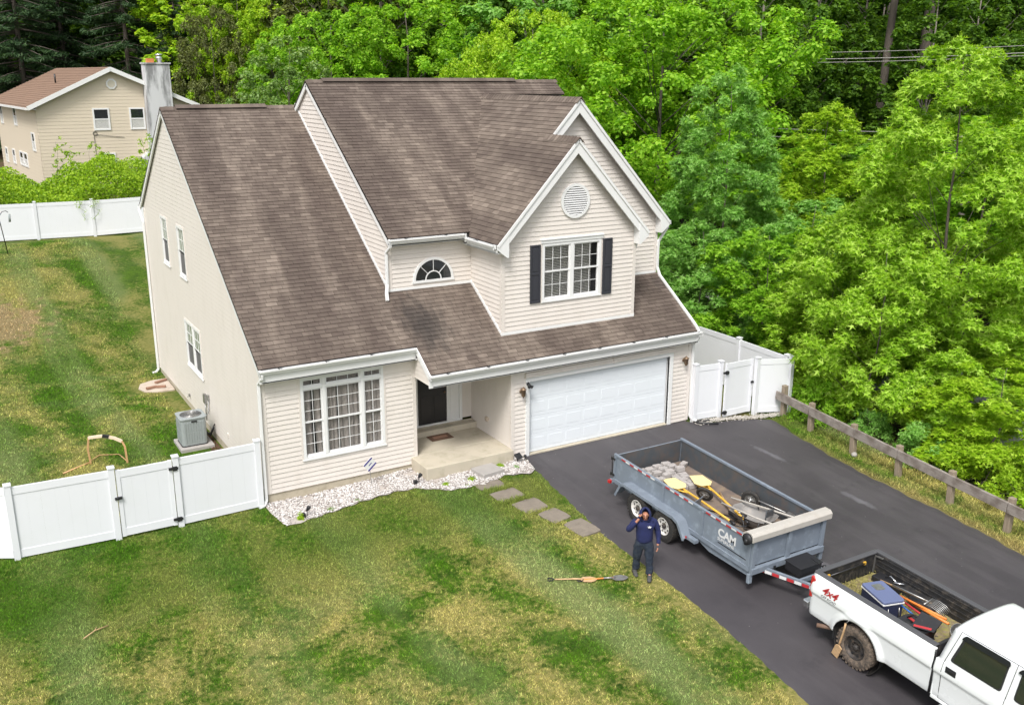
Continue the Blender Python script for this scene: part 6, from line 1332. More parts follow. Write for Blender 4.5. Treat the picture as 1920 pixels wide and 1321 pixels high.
# ------------------------------------------------------------------ load in the trailer (placed in trailer coordinates, then left in the world)
bpy.context.view_layer.update()
TM = tl.matrix_world.copy()
def in_trailer(o, x, y, z=0.0, rot=(0, 0, 0)):
    o.matrix_world = TM @ Matrix.Translation((x, y, ZD+z)) @ Matrix.Rotation(rot[2], 4, 'Z') @ Matrix.Rotation(rot[1], 4, 'Y') @ Matrix.Rotation(rot[0], 4, 'X'); return o
def block_mesh(seed):
    r = random.Random(seed); b = bmesh.new(); bmesh.ops.create_cube(b, size=1); bmesh.ops.scale(b, vec=(.235, .150, .12), verts=b.verts); bmesh.ops.bevel(b, geom=list(b.edges), offset=.014, segments=1, affect='EDGES')
    for v in b.verts: v.co += Vector((r.uniform(-1, 1), r.uniform(-1, 1), r.uniform(-1, 1)))*.007
    me = bpy.data.meshes.new('paver_block'); b.to_mesh(me); b.free(); me.materials.append(M['paver']); return me
PM = [block_mesh(i) for i in range(4)]; rp = random.Random(8); pid = 0
rows = []
for i in range(9):
    x = .20+i*.150+rp.uniform(-.012, .012); y = -.95+rp.uniform(0, .06)+max(0, i-5)*.13; ye = .62 if i < 2 else .85-i*.05
    while y < ye: rows.append((x, y, .062, rp.uniform(-.12, .12))); y += .252+rp.uniform(0, .05)
for (x, y) in ((.25, -.80), (.40, -.62), (.30, -.5), (.52, -.45), (.36, -.25), (.55, -.2), (.7, -.6), (.46, .05), (.30, .02), (.62, .1), (.42, .32), (.72, -.05), (.85, -.35), (.28, .28), (.6, .42)): rows.append((x*1.15, y*1.15, .182, rp.uniform(-.3, .3)))
rows += [(.33, .92, .055, .4), (.98, -.86, .05, .6), (1.32, -.80, .05, .9), (1.25, -.1, .05, .2)]
for (x, y, z, a) in rows:
    o = bpy.data.objects.new('paver_block', PM[rp.randrange(4)]); COL.objects.link(o); in_trailer(o, x, y, z, (rp.uniform(-.04, .04), rp.uniform(-.04, .04), a+math.pi/2))
    up2_ = z > .1; tag(o, 'grey concrete paver lying loose on top of the pile in the trailer' if up2_ else 'grey concrete paver in the bottom layer of the pile in the trailer', 'paver', 'concrete pavers piled in the trailer')
dust = MB(); dust.prism([(1.0+.25*math.cos(i*.52)+.6*math.cos(i*.52), -.1+.85*math.sin(i*.52)) for i in range(12)], (0, 0, 0), (1, 0, 0), (0, 1, 0), ZV, .002, .006); 
# two yellow plated hand carts lying flat
def cart(label, x, y, rz):
    t = thing('hand_cart', label, 'hand cart'); in_trailer(t, x, y, .02, (0, 0, rz))
    m = MB(); m.prism([(-.62, -.17), (-.58, .17), (-.18, .24), (-.02, .12), (-.02, -.12), (-.18, -.24)], (0, 0, .16), (1, 0, 0), (0, 1, 0), (0, 0, 1), 0, .018); m.build('plate', M['paleyellow'], t, bevel=.006)
    m = MB(); m.tube([(-.5, .05, .12), (.0, .08, .12), (.8, .07, .16), (1.9, .0, .24)], .027, 8); m.box((-.4, -.14, .08), (-.1, .14, .16)); m.tube([(-.1, -.12, .12), (.15, .06, .12)], .02, 6); m.build('frame', M['yellow'], t)
    m = MB(); m.tube([(1.9, 0, .24), (2.08, -.01, .25)], .028, 8); m.build('grip', M['black'], t); return t
cart('yellow hand cart in the trailer, nearest the camera side wall', 1.62, -.22, -.10); cart('yellow hand cart in the trailer with its plate pointing at the pavers', 1.78, .42, -.26)
def loose_wheel(name, label, x, y, z, r, w, rot, rim, par=None):
    t = thing(name, label, 'wheel'); in_trailer(t, x, y, z, rot); m = MB(); h = w/2; m.lathe([(r*.6, -h*.7), (r*.8, -h), (r*.95, -h*.8), (r, 0), (r*.95, h*.8), (r*.8, h), (r*.6, h*.7), (r*.6, -h*.7)], A=(0, 1, 0), n=28); m.build('tyre', M['rubber'], t)
    m = MB(); m.lathe([(r*.61, h*.6), (r*.55, h*.2), (r*.2, h*.3), (r*.18, h*1.3), (0, h*1.3)], A=(0, 1, 0), n=16); m.lathe([(r*.61, -h*.6), (r*.55, -h*.2), (r*.2, -h*.3), (r*.18, -h*1.3), (0, -h*1.3)], A=(0, 1, 0), n=16); m.cyl((0, -h*2, 0), (0, h*2, 0), r*.07); m.build('rim', M[rim], t)
    m = MB()
    for i in range(5): a = i*1.2566; m.beam((r*.15*math.cos(a), -h*.75, r*.15*math.sin(a)), (r*.6*math.cos(a), -h*.7, r*.6*math.sin(a)), r*.09, .02, upv=(0, 1, 0))
    m.build('spoke', M[rim], t); return t
loose_wheel('cart_wheel', 'small black wheel with steel spokes lying on the yellow carts', 2.12, .06, .21, .215, .08, (.45, 0, .5), 'steel')
loose_wheel('barrow_wheel', 'black barrow wheel leaning by the far trailer wall', 2.92, .80, .24, .24, .10, (.12, 0, .45), 'steel')
wb = thing('wheelbarrow', 'grey wheelbarrow tray lying in the front of the trailer', 'wheelbarrow'); in_trailer(wb, 3.55, .28, .02, (0, 0, .25))
m = MB(); vs = []; ri_ = [(-.42, -.30), (-.20, -.36), (.25, -.36), (.45, -.27), (.50, 0), (.45, .27), (.25, .36), (-.20, .36), (-.42, .30), (-.50, 0)]
for k, (sc_, z) in enumerate(((1.08, .30), (1.02, .29), (.95, .22), (.72, .06), (.3, .03))): vs += [(x*sc_, y*sc_, z) for x, y in ri_]
n_ = len(ri_); m.add(vs, [(k*n_+i, k*n_+(i+1) % n_, (k+1)*n_+(i+1) % n_, (k+1)*n_+i) for k in range(4) for i in range(n_)]+[tuple(range(4*n_, 5*n_))], True); m.build('tray', M['tray'], wb)
m = MB(); m.tube([(-.75, -.20, .33), (.2, -.30, .36), (.95, -.33, .40)], .024, 6); m.tube([(-.75, .20, .33), (.2, .30, .36), (1.0, .33, .40)], .024, 6); m.build('handle', M['tarp'], wb); m = MB(); m.tube([(-.1, -.34, .3), (.0, -.36, .02), (.3, -.36, .02), (.35, -.34, .3)], .014, 5); m.tube([(-.1, .34, .3), (.0, .36, .02), (.3, .36, .02), (.35, .34, .3)], .014, 5); m.build('leg', M['darkmetal'], wb)
dl = thing('hand_truck', 'dark steel hand truck frame lying beside the wheelbarrow tray', 'hand truck'); in_trailer(dl, 2.95, -.38, .05, (0, 0, .35)); m = MB(); m.tube([(-.5, -.17, .05), (.7, -.17, .12), (.85, -.1, .14), (.85, .1, .14), (.7, .17, .12), (-.5, .17, .05)], .018, 6)
for x in (-.2, .15, .5): m.tube([(x, -.17, .09), (x, .17, .09)], .014, 5)
m.build('frame', M['darkmetal'], dl); m = MB(); m.obox((-.5, 0, .08), (.25, 0, .97), (0, 1, 0), (.97, 0, -.25), (0, -.2, 0), (.28, .2, .012)); m.build('toe_plate', M['trailer'], dl)
m = MB(); m.box((-.16, -.12, 0), (.16, .12, .10)); m.box((-.10, -.08, .10), (.10, .08, .16)); o = m.build('motor_unit', M['darkmetal'], bevel=.015); in_trailer(o, 3.42, -.70, 0, (0, 0, .3)); tag(o, 'small dark metal machine by the near wall of the trailer', 'machine')
m = MB(); m.tube([(-.5, 0, 0), (.5, .02, .02)], .022, 7); o = m.build('digging_bar', M['woodtool']); in_trailer(o, 2.45, .42, .06, (0, 0, -.5)); tag(o, 'short wooden handle on the trailer floor by the barrow wheel', 'handle')
bk = thing('mesh_bag', 'black mesh bag crumpled beside the wheelbarrow tray', 'bag'); in_trailer(bk, 3.05, .22, .06); m = MB(); m.ball((0, 0, 0), (.22, .15, .07), 9, 6); m.ball((.12, .08, .02), (.14, .12, .06), 8, 5); m.build('bag', M['black'], bk); m = MB(); m.box((.06, -.06, .085), (.13, .02, .10)); m.build('tag', M['whitetape'], bk)
sv = thing('long_spade', 'long steel spade leaning on the far front corner of the trailer', 'spade'); in_trailer(sv, 3.2, .86, .14, (0, .05, .1)); m = MB(); m.tube([(-.6, 0, .1), (.7, 0, .22)], .02, 6); m.build('handle', M['steel'], sv); m = MB(); m.box((.7, -.12, .20), (.98, .12, .215)); m.build('blade', M['steel'], sv)
bs = thing('steel_bracket', 'blue grey steel bracket standing in the front of the trailer', 'bracket'); in_trailer(bs, 3.85, .45, .3, (0, 0, .2)); m = MB(); m.tube([(0, -.12, -.25), (0, -.12, .2), (0, .16, .2), (0, .16, 0)], .018, 5); m.box((-.02, -.10, .02), (.02, .14, .16)); m.build('frame', M['trailer_in'], bs)

# ------------------------------------------------------------------ pickup truck
PX, PY = 8.58, -10.72
tk = thing('pickup_truck', 'white crew cab pickup truck with tools in its open bed', 'truck', (PX, PY, Tz(PX, PY)+.03), (0, TILT, -math.pi/2))
def side_y(z):
    return float(np.interp(z, [.42, .50, .60, .80, .98, 1.04, 1.12, 1.20, 1.30, 1.42, 1.44], [.89, .925, .945, .955, .968, .998, .993, .978, .952, .918, .91]))
def body_side(s, x0_, x1_, z0_, z1_, arches, mat, par, name='body_side', flare=.05, zt=None):
    st = .022; xs_ = np.arange(x0_, x1_+1e-6, (x1_-x0_)/round((x1_-x0_)/st)); zs = np.arange(z0_, z1_+1e-6, (z1_-z0_)/round((z1_-z0_)/st)); nx, nz = len(xs_), len(zs)
    vs = []; keep = {}
    for i, x in enumerate(xs_):
        for j, z in enumerate(zs):
            X, Z = x, z; y = side_y(z)
            for (cx_, cz, R) in arches:
                d = math.hypot(x-cx_, z-cz)
                if d < R+st*.72 and d > R-st*1.5: X = cx_+(x-cx_)/max(d, 1e-6)*R; Z = cz+(z-cz)/max(d, 1e-6)*R; d = R
                if d < R+.16 and z > cz-.3: y += flare*sm(R+.16, R+.02, d)
            if x < .10 and x0_ < .1: y -= .035*(1-x/.10)**2
            vs.append((X, s*y, Z))
    fs = []
    for i in range(nx-1):
        for j in range(nz-1):
            mx, mz = (xs_[i]+xs_[i+1])/2, (zs[j]+zs[j+1])/2
            if any(math.hypot(mx-a, mz-b) < R-st*.35 for a, b, R in arches) or any(mz < b and abs(mx-a) < R*0.985 and mz < b for a, b, R in arches): continue
            a = i*nz+j; f = (a, a+nz, a+nz+1, a+1); fs.append(f if s < 0 else tuple(reversed(f)))
    m = MB(); m.add(vs, fs, True); o = m.build(name, mat, par); so = o.modifiers.new('thick', 'SOLIDIFY'); so.thickness = .02; so.offset = -1; return o
ARC = [(1.20, .44, .53)]; 
for s in (-1, 1): body_side(s, 0, 2.80, .50, 1.42, ARC, M['carpaint'], tk, 'bed_side')
m = MB()
for s in (-1, 1): m.box((.02, s*.80, 1.412), (2.76, s*.922, 1.445)); 
m.build('rail_cap', M['railcap'], tk, bevel=.012)
m = MB(); m.box((0.0, -.80, .92), (2.76, .80, .94)); m.build('bed_floor', M['bedliner'], tk)
m = MB()
for s in (-1, 1):
    m.box((.06, s*.80, .94), (2.74, s*.835, 1.411)); m.box((.80, s*.58, .94), (1.62, s*.80, 1.12))
    for z in (1.03, 1.14, 1.25, 1.35): m.box((.15, s*.79, z), (2.66, s*.80, z+.035))
m.box((2.70, -.80, .94), (2.76, .80, 1.42))
for k in range(9): m.box((2.69, -.72+k*.17, .98), (2.70, -.64+k*.17, 1.36))
m.build('bed_liner', M['bedliner'], tk, bevel=.006)
m = MB(); m.box((-.01, -.86, .62), (.05, .86, 1.40)); m.build('tailgate', M['carpaint'], tk, bevel=.012); m = MB(); m.box((-.015, -.87, 1.401), (.10, .87, 1.435)); m.build('tailgate_cap', M['railcap'], tk, bevel=.01)
m = MB(); m.box((.051, -.80, .95), (.075, .80, 1.40))
for k in range(14): m.box((.076, -.7+k*.105, 1.0), (.085, -.66+k*.105, 1.16))
m.build('tailgate_liner', M['bedliner'], tk); m = MB(); m.tube([(.11, -.55, 1.28), (.11, .45, 1.28)], .018, 6); m.build('cargo_bar', M['darkmetal'], tk)
m = MB(); m.box((.085, -.62, 1.25), (.12, -.56, 1.31)); m.box((.085, .42, 1.25), (.12, .48, 1.31)); m.build('hook', M['yellow'], tk); m = MB(); m.tube([(.1, .76, .98), (.1, .77, 1.36), (.28, .77, 1.38)], .02, 4, sq=True); m.build('side_brace', M['steel'], tk)
m = MB(); m.box((-.18, -.92, .55), (-.02, .92, .72)); m.build('rear_bumper', M['chrome'], tk, bevel=.03); m = MB(); m.box((-.18, -.35, .721), (-.02, .35, .735)); m.build('bumper_pad', M['black'], tk)
for s in (-1, 1): m = MB(); m.prism([(-.012, .88), (.10, .90), (.115, 1.30), (.05, 1.35), (-.012, 1.34)], (0, 0, 0), (1, 0, 0), (0, 0, 1), (0, s, 0), .84, .962); m.build('tail_light', M['red'], tk, bevel=.02)
text_mesh('decal', '4x4', .255, 'redtape', tk, (.30, -.995, 1.14), RIGHT_SIDE, .001, .45, .92); text_mesh('decal', 'OFF ROAD', .075, 'railcap', tk, (.30, -.997, 1.055), RIGHT_SIDE, .001, .3)
m = MB()
for s in (-1, 1): m.lathe([(.05, 0), (.05, .02)], (1.0, 0, 0)) if False else None
[m.lathe([(.0, -.32), (.50, -.32), (.545, -.03)], (1.20, s*.93, .44), (0, s, 0), 36) for s in (-1, 1)]; m.build('wheel_well', M['bedliner'], tk)
m = MB(); m.box((.62, -.90, .28), (.66, -.62, .62)); m.box((.62, .62, .28), (.66, .90, .62)); m.build('mud_flap', M['black'], tk)
for x, wr in ((1.20, .42), (5.18, .42)):
    for s in (-1, 1): wheel(tk, x, s*.835, .42, .42, .265, s, 'rubber_mud', 'rimdark')
m = MB(); m.cyl((1.2, -.8, .42), (1.2, .8, .42), .07); m.ball((1.2, 0, .42), .2); m.cyl((5.18, -.8, .42), (5.18, .8, .42), .06); m.box((.0, -.5, .5), (6.2, -.4, .64)); m.box((.0, .4, .5), (6.2, .5, .64)); m.tube([(.25, -.75, .42), (.8, -.62, .45), (3.2, -.6, .5)], .045, 8); m.box((2.2, -.6, .45), (5.9, .6, .60)); m.box((-.32, -.04, .46), (.1, .04, .54)); m.build('chassis', M['darkmetal'], tk)
m = MB(); m.tube([(.30, -.98, .40), (.62, -.76, .43)], .045, 10); m.build('tailpipe', pm('rusty_pipe', (.16, .10, .07), .7, var=.3, scale=10), tk)
# cab lower body
CX = 2.84
for s in (-1, 1): body_side(s, CX, 5.92, .50, 1.27, [(5.18, .44, .53)], M['carpaint'], tk, 'cab_side', .04)
m = MB(); m.box((CX, -.955, .52), (CX+.03, .955, 1.27)); m.box((CX, -.94, .45), (4.6, .94, .52)); m.build('cab_back', M['carpaint'], tk, bevel=.02)
m = MB(); hs = []
for i in range(9):
    x = 4.95+i*(6.25-4.95)/8; zc = 1.36-.10*(i/8)**2-(.10 if i == 8 else 0)
    for j in range(11): y = -.965+.193*j; q = abs(y)/.965; hs.append((x, y*(1-.03*(i/8)), 1.27+(zc-1.27)*(1-q**5)-(.02 if q > .9 else 0)))
m.add(hs, [(i*11+j, i*11+11+j, i*11+12+j, i*11+j+1) for i in range(8) for j in range(10)], True); m.box((5.9, -.93, .62), (6.24, .93, 1.24)); m.build('hood', M['carpaint'], tk)
m = MB(); m.box((6.24, -.55, .75), (6.28, .55, 1.14)); m.build('grille', M['chrome'], tk, bevel=.02); m = MB(); m.box((6.2, -.95, .50), (6.36, .95, .72)); m.build('front_bumper', M['chrome'], tk, bevel=.03)
for s in (-1, 1): m = MB(); m.box((6.2, s*.58, .86), (6.27, s*.92, 1.14)); m.build('headlight', M['glassdark'], tk, bevel=.02)
# greenhouse shell
def gh_sec(z):   # half width and fore-aft limits at height z
    t = (z-1.25)/.72; return .958-.165*t, CX+.015+.13*t, 5.55-.80*t
def gh(y_off=0.0):
    vs = []; zs = [1.25, 1.30, 1.40, 1.55, 1.70, 1.82, 1.88]; ring = []
    for s in (-1, 1):
        pass
    prof = [(-1, z) for z in zs]; n = 30; m = MB(); K = []
    tops = [(.96, 1.915), (.88, 1.945), (.7, 1.965), (.35, 1.98), (0, 1.985)]
    half = [(gh_sec(z)[0], z, z) for z in zs]+[(gh_sec(1.88)[0]*a, z, min(z, 1.93)) for a, z in tops]
    full = [(-a, z, ze) for a, z, ze in half]+[(a, z, ze) for a, z, ze in reversed(half[:-1])]; k = len(full)
    for i in range(n+1):
        t = i/n; tt = t
        for (y, z, ze) in full:
            _, xr, xf = gh_sec(ze); x = xr+(xf-xr)*tt
            e = min(t, 1-t)*n; sh = 1-.035*max(0, 1-e)**2-.012*max(0, 2-e)**2*.25
            vs.append((x, y*sh, z-(0 if z < 1.9 else .035*max(0, 1-e))))
    fs = [(i*k+j, (i+1)*k+j, (i+1)*k+j+1, i*k+j+1) for i in range(n) for j in range(k-1)]
    fs += [tuple(range(k-1, -1, -1)), tuple(range(n*k, n*k+k))]; fs = [tuple(reversed(f)) for f in fs[:-2]]+fs[-2:]
    m.add(vs, fs, True); return m
m = gh(); cab = m.build('cab_roof', M['carpaint'], tk)
def gh_pt(s, x, z, off): w, _, _ = gh_sec(z); return Vector((x, s*(w+off), z+off*.22))
def gh_patch(name, s, pts, off, mat, par, th=.006, rc=.06):
    """rounded patch lying on the slanted side; pts are (x,z) corners"""
    out = []; n = len(pts)
    for i in range(n):
        p, a, b = Vector(pts[i]), Vector(pts[i-1]), Vector(pts[(i+1) % n]); u_, v_ = (a-p).normalized(), (b-p).normalized()
        for q in range(5): t = q/4; out.append((p+u_*rc*(1-t)**2+v_*rc*t**2))
    A = [gh_pt(s, p.x, p.y, off) for p in out]; B = [gh_pt(s, p.x, p.y, off+th) for p in out]; k = len(out); m = MB()
    fs = [tuple(range(k, 2*k))]+[(i, (i+1) % k, (i+1) % k+k, i+k) for i in range(k)]
    ar = sum(out[i].x*out[(i+1) % k].y-out[(i+1) % k].x*out[i].y for i in range(k))
    if (ar > 0) == (s > 0): fs = [tuple(reversed(f)) for f in fs]
    m.add(A+B, fs); return m.build(name, M[mat], par)
for s in (-1, 1):
    w1_ = [(3.10, 1.34), (4.02, 1.34), (4.02, 1.86), (3.22, 1.86)]; w2_ = [(4.24, 1.34), (5.20, 1.34), (4.83, 1.86), (4.24, 1.86)]
    for w_ in (w1_, w2_):
        fo = gh_patch('window_seal', s, [(a+(-.02 if a < 4.1 and i in (0, 3) else 0)*1, b) for i, (a, b) in enumerate(w_)], .002, 'black', tk); c = (sum(p[0] for p in w_)/4, sum(p[1] for p in w_)/4)
        gh_patch('side_window', s, [(c[0]+(a-c[0])*.94, c[1]+(b-c[1])*.91) for a, b in w_], .0095, 'tint', tk, .003, .05)
        tp = [p for p in w_ if p[1] > 1.6]; xa_, xb_ = min(p[0] for p in tp), max(p[0] for p in tp); gh_patch('rain_visor', s, [(xa_-.06, 1.79), (xb_+.03, 1.79), (xb_+.01, 1.885), (xa_-.0, 1.885)], .028, 'visor', tk, .008, .04)
def seam(s, pts, r=.006):
    m = MB(); m.tube(pts, r, 5); m.build('door_seam', M['black'], tk)
for s in (-1, 1):
    for x, tx in ((2.99, 3.12), (4.12, 4.14), (5.10, 4.9)): seam(s, [(x, s*(side_y(z)+.0005), z) for z in (.52, .7, .9, 1.1, 1.25)]+[gh_pt(s, x+(tx-x)*t, 1.27+.62*t, .0005) for t in (.1, .5, 1)])
    seam(s, [(x, s*(side_y(.52)+.0), .525) for x in (2.99, 3.6, 4.5)]); seam(s, [gh_pt(s, x, 1.895, -.004) for x in (3.12, 3.8, 4.9)], .005)
    for x in (3.06, 4.22): m = MB(); m.box((x, s*.984, 1.12), (x+.20, s*.998, 1.24)); m.box((x+.02, s*.999, 1.18), (x+.17, s*1.012, 1.215)); m.build('door_handle', M['black'], tk, bevel=.01)
    m = MB(); m.box((3.05, s*.93, .40), (4.9, s*1.06, .45)); m.build('side_step', M['chrome'], tk, bevel=.02)
    m = MB(); m.tube([(4.95, s*.94, 1.34), (4.93, s*1.1, 1.38)], .02, 6); m.box((4.88, s*1.08, 1.28), (4.98, s*1.26, 1.56)); m.build('mirror', M['black'], tk, bevel=.03)
m = MB(); z0_, z1_ = 1.36, 1.84; m.add([(gh_sec(z0_)[1]-.012, -.78, z0_), (gh_sec(z0_)[1]-.012, .78, z0_), (gh_sec(z1_)[1]-.012, .68, z1_), (gh_sec(z1_)[1]-.012, -.68, z1_)], [(3, 2, 1, 0)]); m.build('rear_window', M['tint'], tk)
m = MB(); z0_, z1_ = 1.30, 1.88; m.add([(gh_sec(z0_)[2]+.012, -.84, z0_), (gh_sec(z0_)[2]+.012, .84, z0_), (gh_sec(z1_)[2]+.012, .70, z1_), (gh_sec(z1_)[2]+.012, -.70, z1_)], [(0, 1, 2, 3)]); m.build('windshield', M['tint'], tk)
seam(-1, [(2.815, -.955, z) for z in (.52, .9, 1.30, 1.40)], .018); seam(1, [(2.815, .955, z) for z in (.52, .9, 1.30, 1.40)], .018)

# ------------------------------------------------------------------ load in the truck bed
bpy.context.view_layer.update(); KM = tk.matrix_world.copy()
def in_bed(o, x, y, z=0.0, rot=(0, 0, 0)):
    o.matrix_world = KM @ Matrix.Translation((x, y, .94+z)) @ Matrix.Rotation(rot[2], 4, 'Z') @ Matrix.Rotation(rot[1], 4, 'Y') @ Matrix.Rotation(rot[0], 4, 'X'); return o
rng = np.random.default_rng(4); n = 26; V = []
for i in range(n):
    for j in range(20): x = .10+i*2.55/(n-1); y = -.78+j*1.56/19; V.append((x, y, .03+.05*mnoise.noise((x*3, y*3, 1))+.03*mnoise.noise((x*9, y*9, 4))))
V = np.array(V); F = np.array([(i*20+j, i*20+20+j, i*20+21+j, i*20+j+1) for i in range(n-1) for j in range(19)]); o = npmesh('soil', V, F, M['debris'], smooth=True); in_bed(o, 0, 0, .0); tag(o, 'soil and dry clippings spread over the truck bed floor', None, None, 'stuff')
rng = np.random.default_rng(9); n = 5000; x = rng.uniform(.12, 1.6, n); y = np.clip(rng.normal(-.2, .45, n), -.76, .76); P = np.stack([x, y, .05+.05*rng.uniform(0, 1, n)], -1); V, F = leaves(P, unit(rng.normal(size=(n, 3))+np.array([0, 0, .8])), .03, 'needle', rng); o = npmesh('clippings', V, F, pm('dry_clippings', (.30, .27, .08), .9, var=.5, scale=30)); in_bed(o, 0, 0); tag(o, 'dry grass clippings lying in the truck bed', None, None, 'stuff')
co = thing('cooler', 'blue lidded cooler standing in the truck bed', 'cooler'); in_bed(co, 1.12, -.26, .02, (0, 0, -.26)); m = MB(); m.box((-.34, -.22, 0), (.34, .22, .36)); m.build('body', M['bluebody'], co, bevel=.02); m = MB(); m.box((-.352, -.232, .361), (.352, .232, .39)); m.build('rim', M['white'], co, bevel=.006); m = MB(); m.prism(rrect(.355, .235, .05), (0, 0, 0), (1, 0, 0), (0, 1, 0), ZV, .391, .445); m.build('lid', M['bluelid'], co, bevel=.015)
m = MB(); m.prism(rrect(.10, .10, .03), (-.15, 0, 0), (1, 0, 0), (0, 1, 0), ZV, .446, .452); m.tube([(.36, -.12, .3), (.40, -.12, .1), (.40, .12, .1), (.36, .12, .3)], .01, 5); m.build('handle', M['steel'], co)
def bar(name, lb, cat, x0_, y0_, z0_, x1_, y1_, z1_, r, mat): m = MB(); m.tube([(x0_, y0_, z0_), (x1_, y1_, z1_)], r, 7); o = m.build(name, M[mat]); in_bed(o, 0, 0); return tag(o, lb, cat)
bar('garden_tool', 'orange tool handle beside the cooler, nearest the far rail', 'tool handle', 1.28, .05, .36, 2.25, .10, .40, .024, 'orange'); bar('garden_tool', 'red tool handle lying under the orange handle in the truck bed', 'tool handle', 1.32, -.04, .36, 2.3, -.18, .36, .022, 'redtape'); bar('garden_tool', 'long wooden rake handle along the far side of the truck bed', 'tool handle', .55, .42, .2, 1.75, .35, .38, .018, 'woodtool')
M['blue'] = pm('blue_plastic', (.03, .12, .38), .4); bar('garden_tool', 'blue tool handle pointing from the cooler to the black bag', 'tool handle', 1.35, -.14, .34, 2.0, -.30, .36, .018, 'blue'); bar('garden_tool', 'orange shaft ending by the silver bucket', 'tool handle', 1.4, .14, .30, 2.38, -.02, .42, .026, 'orange')
fk = thing('fork', 'steel manure fork with curved tines on top of the load', 'fork'); in_bed(fk, 1.72, .28, .40, (0, .1, .15)); m = MB()
for i in range(7): y = -.15+i*.05; m.tube([(0, y, .02), (.14, y, .05), (.28, y, .03), (.38, y, -.03)], .009, 5)
m.build('tines', M['steel'], fk); m = MB(); m.tube([(0, -.16, .02), (0, .16, .02)], .016, 5); m.tube([(0, 0, .02), (-.75, .06, -.10)], .018, 6); m.build('shaft', M['steel'], fk)
bg = thing('tool_bag', 'black and red tool bag lying near the cab in the truck bed', 'bag'); in_bed(bg, 2.06, -.46, .12, (0, 0, -.2)); b = bmesh.new(); bmesh.ops.create_cube(b, size=1); bmesh.ops.scale(b, vec=(.62, .34, .26), verts=b.verts); bmesh.ops.subdivide_edges(b, edges=b.edges, cuts=4, use_grid_fill=True)
for v in b.verts: v.co += Vector(v.co).normalized()*(.07*mnoise.noise(v.co*5))+Vector((0, 0, .10*mnoise.noise(v.co*3)))
me = bpy.data.meshes.new('bag'); b.to_mesh(me); b.free(); me.materials.append(M['black']); link('bag', me, bg, rot=(.2, -.15, 0), loc=(0, 0, .12)); m = MB(); m.box((-.22, -.20, .16), (.16, -.185, .22)); m.box((-.2, -.06, .275), (.2, .0, .285)); m.build('red_trim', M['redtape'], bg); m = MB(); m.tube([(-.2, -.05, .27), (-.1, -.02, .38), (.1, .0, .38), (.2, .02, .27)], .018, 6); m.build('strap', M['black'], bg)
m = MB(); m.prism([(0, 0), (.42, .06), (.46, .30), (.05, .34)], (0, 0, 0), (1, 0, 0), (0, .8, .6), (0, -.6, .8), 0, .02); o = m.build('folded_tarp', M['black']); in_bed(o, 2.05, -.62, .36, (.1, -.1, .1)); q_ = MB(); q_.prism([(.04, .02), (.36, .075), (.36, .115), (.04, .06)], (0, 0, 0), (1, 0, 0), (0, .8, .6), (0, -.6, .8), .0205, .024); q_.build('red_stripe', M['redtape'], o); tag(o, 'dark folded tarp lying on the tool bag', 'tarp')
bu = thing('bucket', 'silver bucket in the truck bed against the cab', 'bucket'); in_bed(bu, 2.48, .10, .2, (.5, .6, 0)); m = MB(); m.lathe([(0, 0), (.11, 0), (.15, .26), (.158, .265), (.145, .26), (.105, .01)], n=18); m.build('pail', M['steel'], bu)
m = MB(); m.box((-.32, -.14, 0), (.32, .14, .12)); o = m.build('tool_case', M['black'], bevel=.02); in_bed(o, .62, .60, .06, (0, 0, .05)); tag(o, 'long black tool case by the far tailgate corner of the bed', 'tool case'); m = MB(); m.tube([(-.1, 0, .14), (.0, .03, .2), (.18, 0, .14)], .015, 5); m.tube([(.1, -.05, .14), (.3, .05, .17)], .02, 6); m.build('wrench', M['chrome'], o)
o = MB().ball((0, 0, 0), (.30, .20, .12), 10, 6).build('rubbish_bag', M['bedliner']); in_bed(o, 1.45, .52, .12); tag(o, 'black rubbish bag against the far side of the bed', 'bag'); 
m = MB(); m.tube([(-.3, 0, 0), (.3, .02, .02)], .02, 6); o = m.build('garden_tool', M['redtape']); in_bed(o, 2.5, -.42, .2, (0, 0, .3)); tag(o, 'short red handle by the cab end of the truck bed', 'tool handle')
# wooden paddle hanging over the side in front of the rear wheel
wt = thing('wooden_paddle', 'old wooden tool hanging in front of the truck rear wheel', 'tool'); wt.matrix_world = KM @ Matrix.Translation((1.02, -1.04, .78)) @ Matrix.Rotation(-.16, 4, 'Y') @ Matrix.Rotation(.15, 4, 'X')
m = MB(); m.tube([(0, 0, .1), (-.05, 0, -.05), (-.17, -.02, -.36), (-.20, -.03, -.44)], .02, 7); m.build('handle', M['woodtool'], wt); m = MB(); m.prism([(-.40, -.68), (-.27, -.76), (-.13, -.50), (-.19, -.42), (-.27, -.45)], (0, 0, 0), (1, 0, 0), (0, 0, 1), (0, -1, 0), .03, .05); m.build('blade', M['woodtool'], wt)
m = MB(); m.tube([(0, 0, .1), (.05, .04, .16), (.0, .08, .2)], .008, 5); m.build('hook', M['steel'], wt)

# ================================================================== MAN ON THE PHONE
def skin(name, verts, edges, mat, parent, root=0, sub=2, smoothm=None):
    me = bpy.data.meshes.new(name); me.from_pydata([v[:3] for v in verts], edges, []); me.materials.append(mat); me.update(); o = link(name, me, parent)
    md = o.modifiers.new('skin', 'SKIN'); md.use_smooth_shade = True; sv_ = me.skin_vertices[0].data
    for i, v in enumerate(verts): sv_[i].radius = (v[3], v[4] if len(v) > 4 else v[3])
    for i in range(len(verts)): sv_[i].use_root = (i == root)
    s = o.modifiers.new('sub', 'SUBSURF'); s.levels = sub; s.render_levels = sub; return o
man = thing('person', 'man in a navy hooded sweatshirt and dark jeans holding a phone to his ear', 'person', (6.12, -7.42, Tz(6.12, -7.42)+.01), (0, 0, math.radians(-34))); man.scale = (1.06, 1.06, .94)
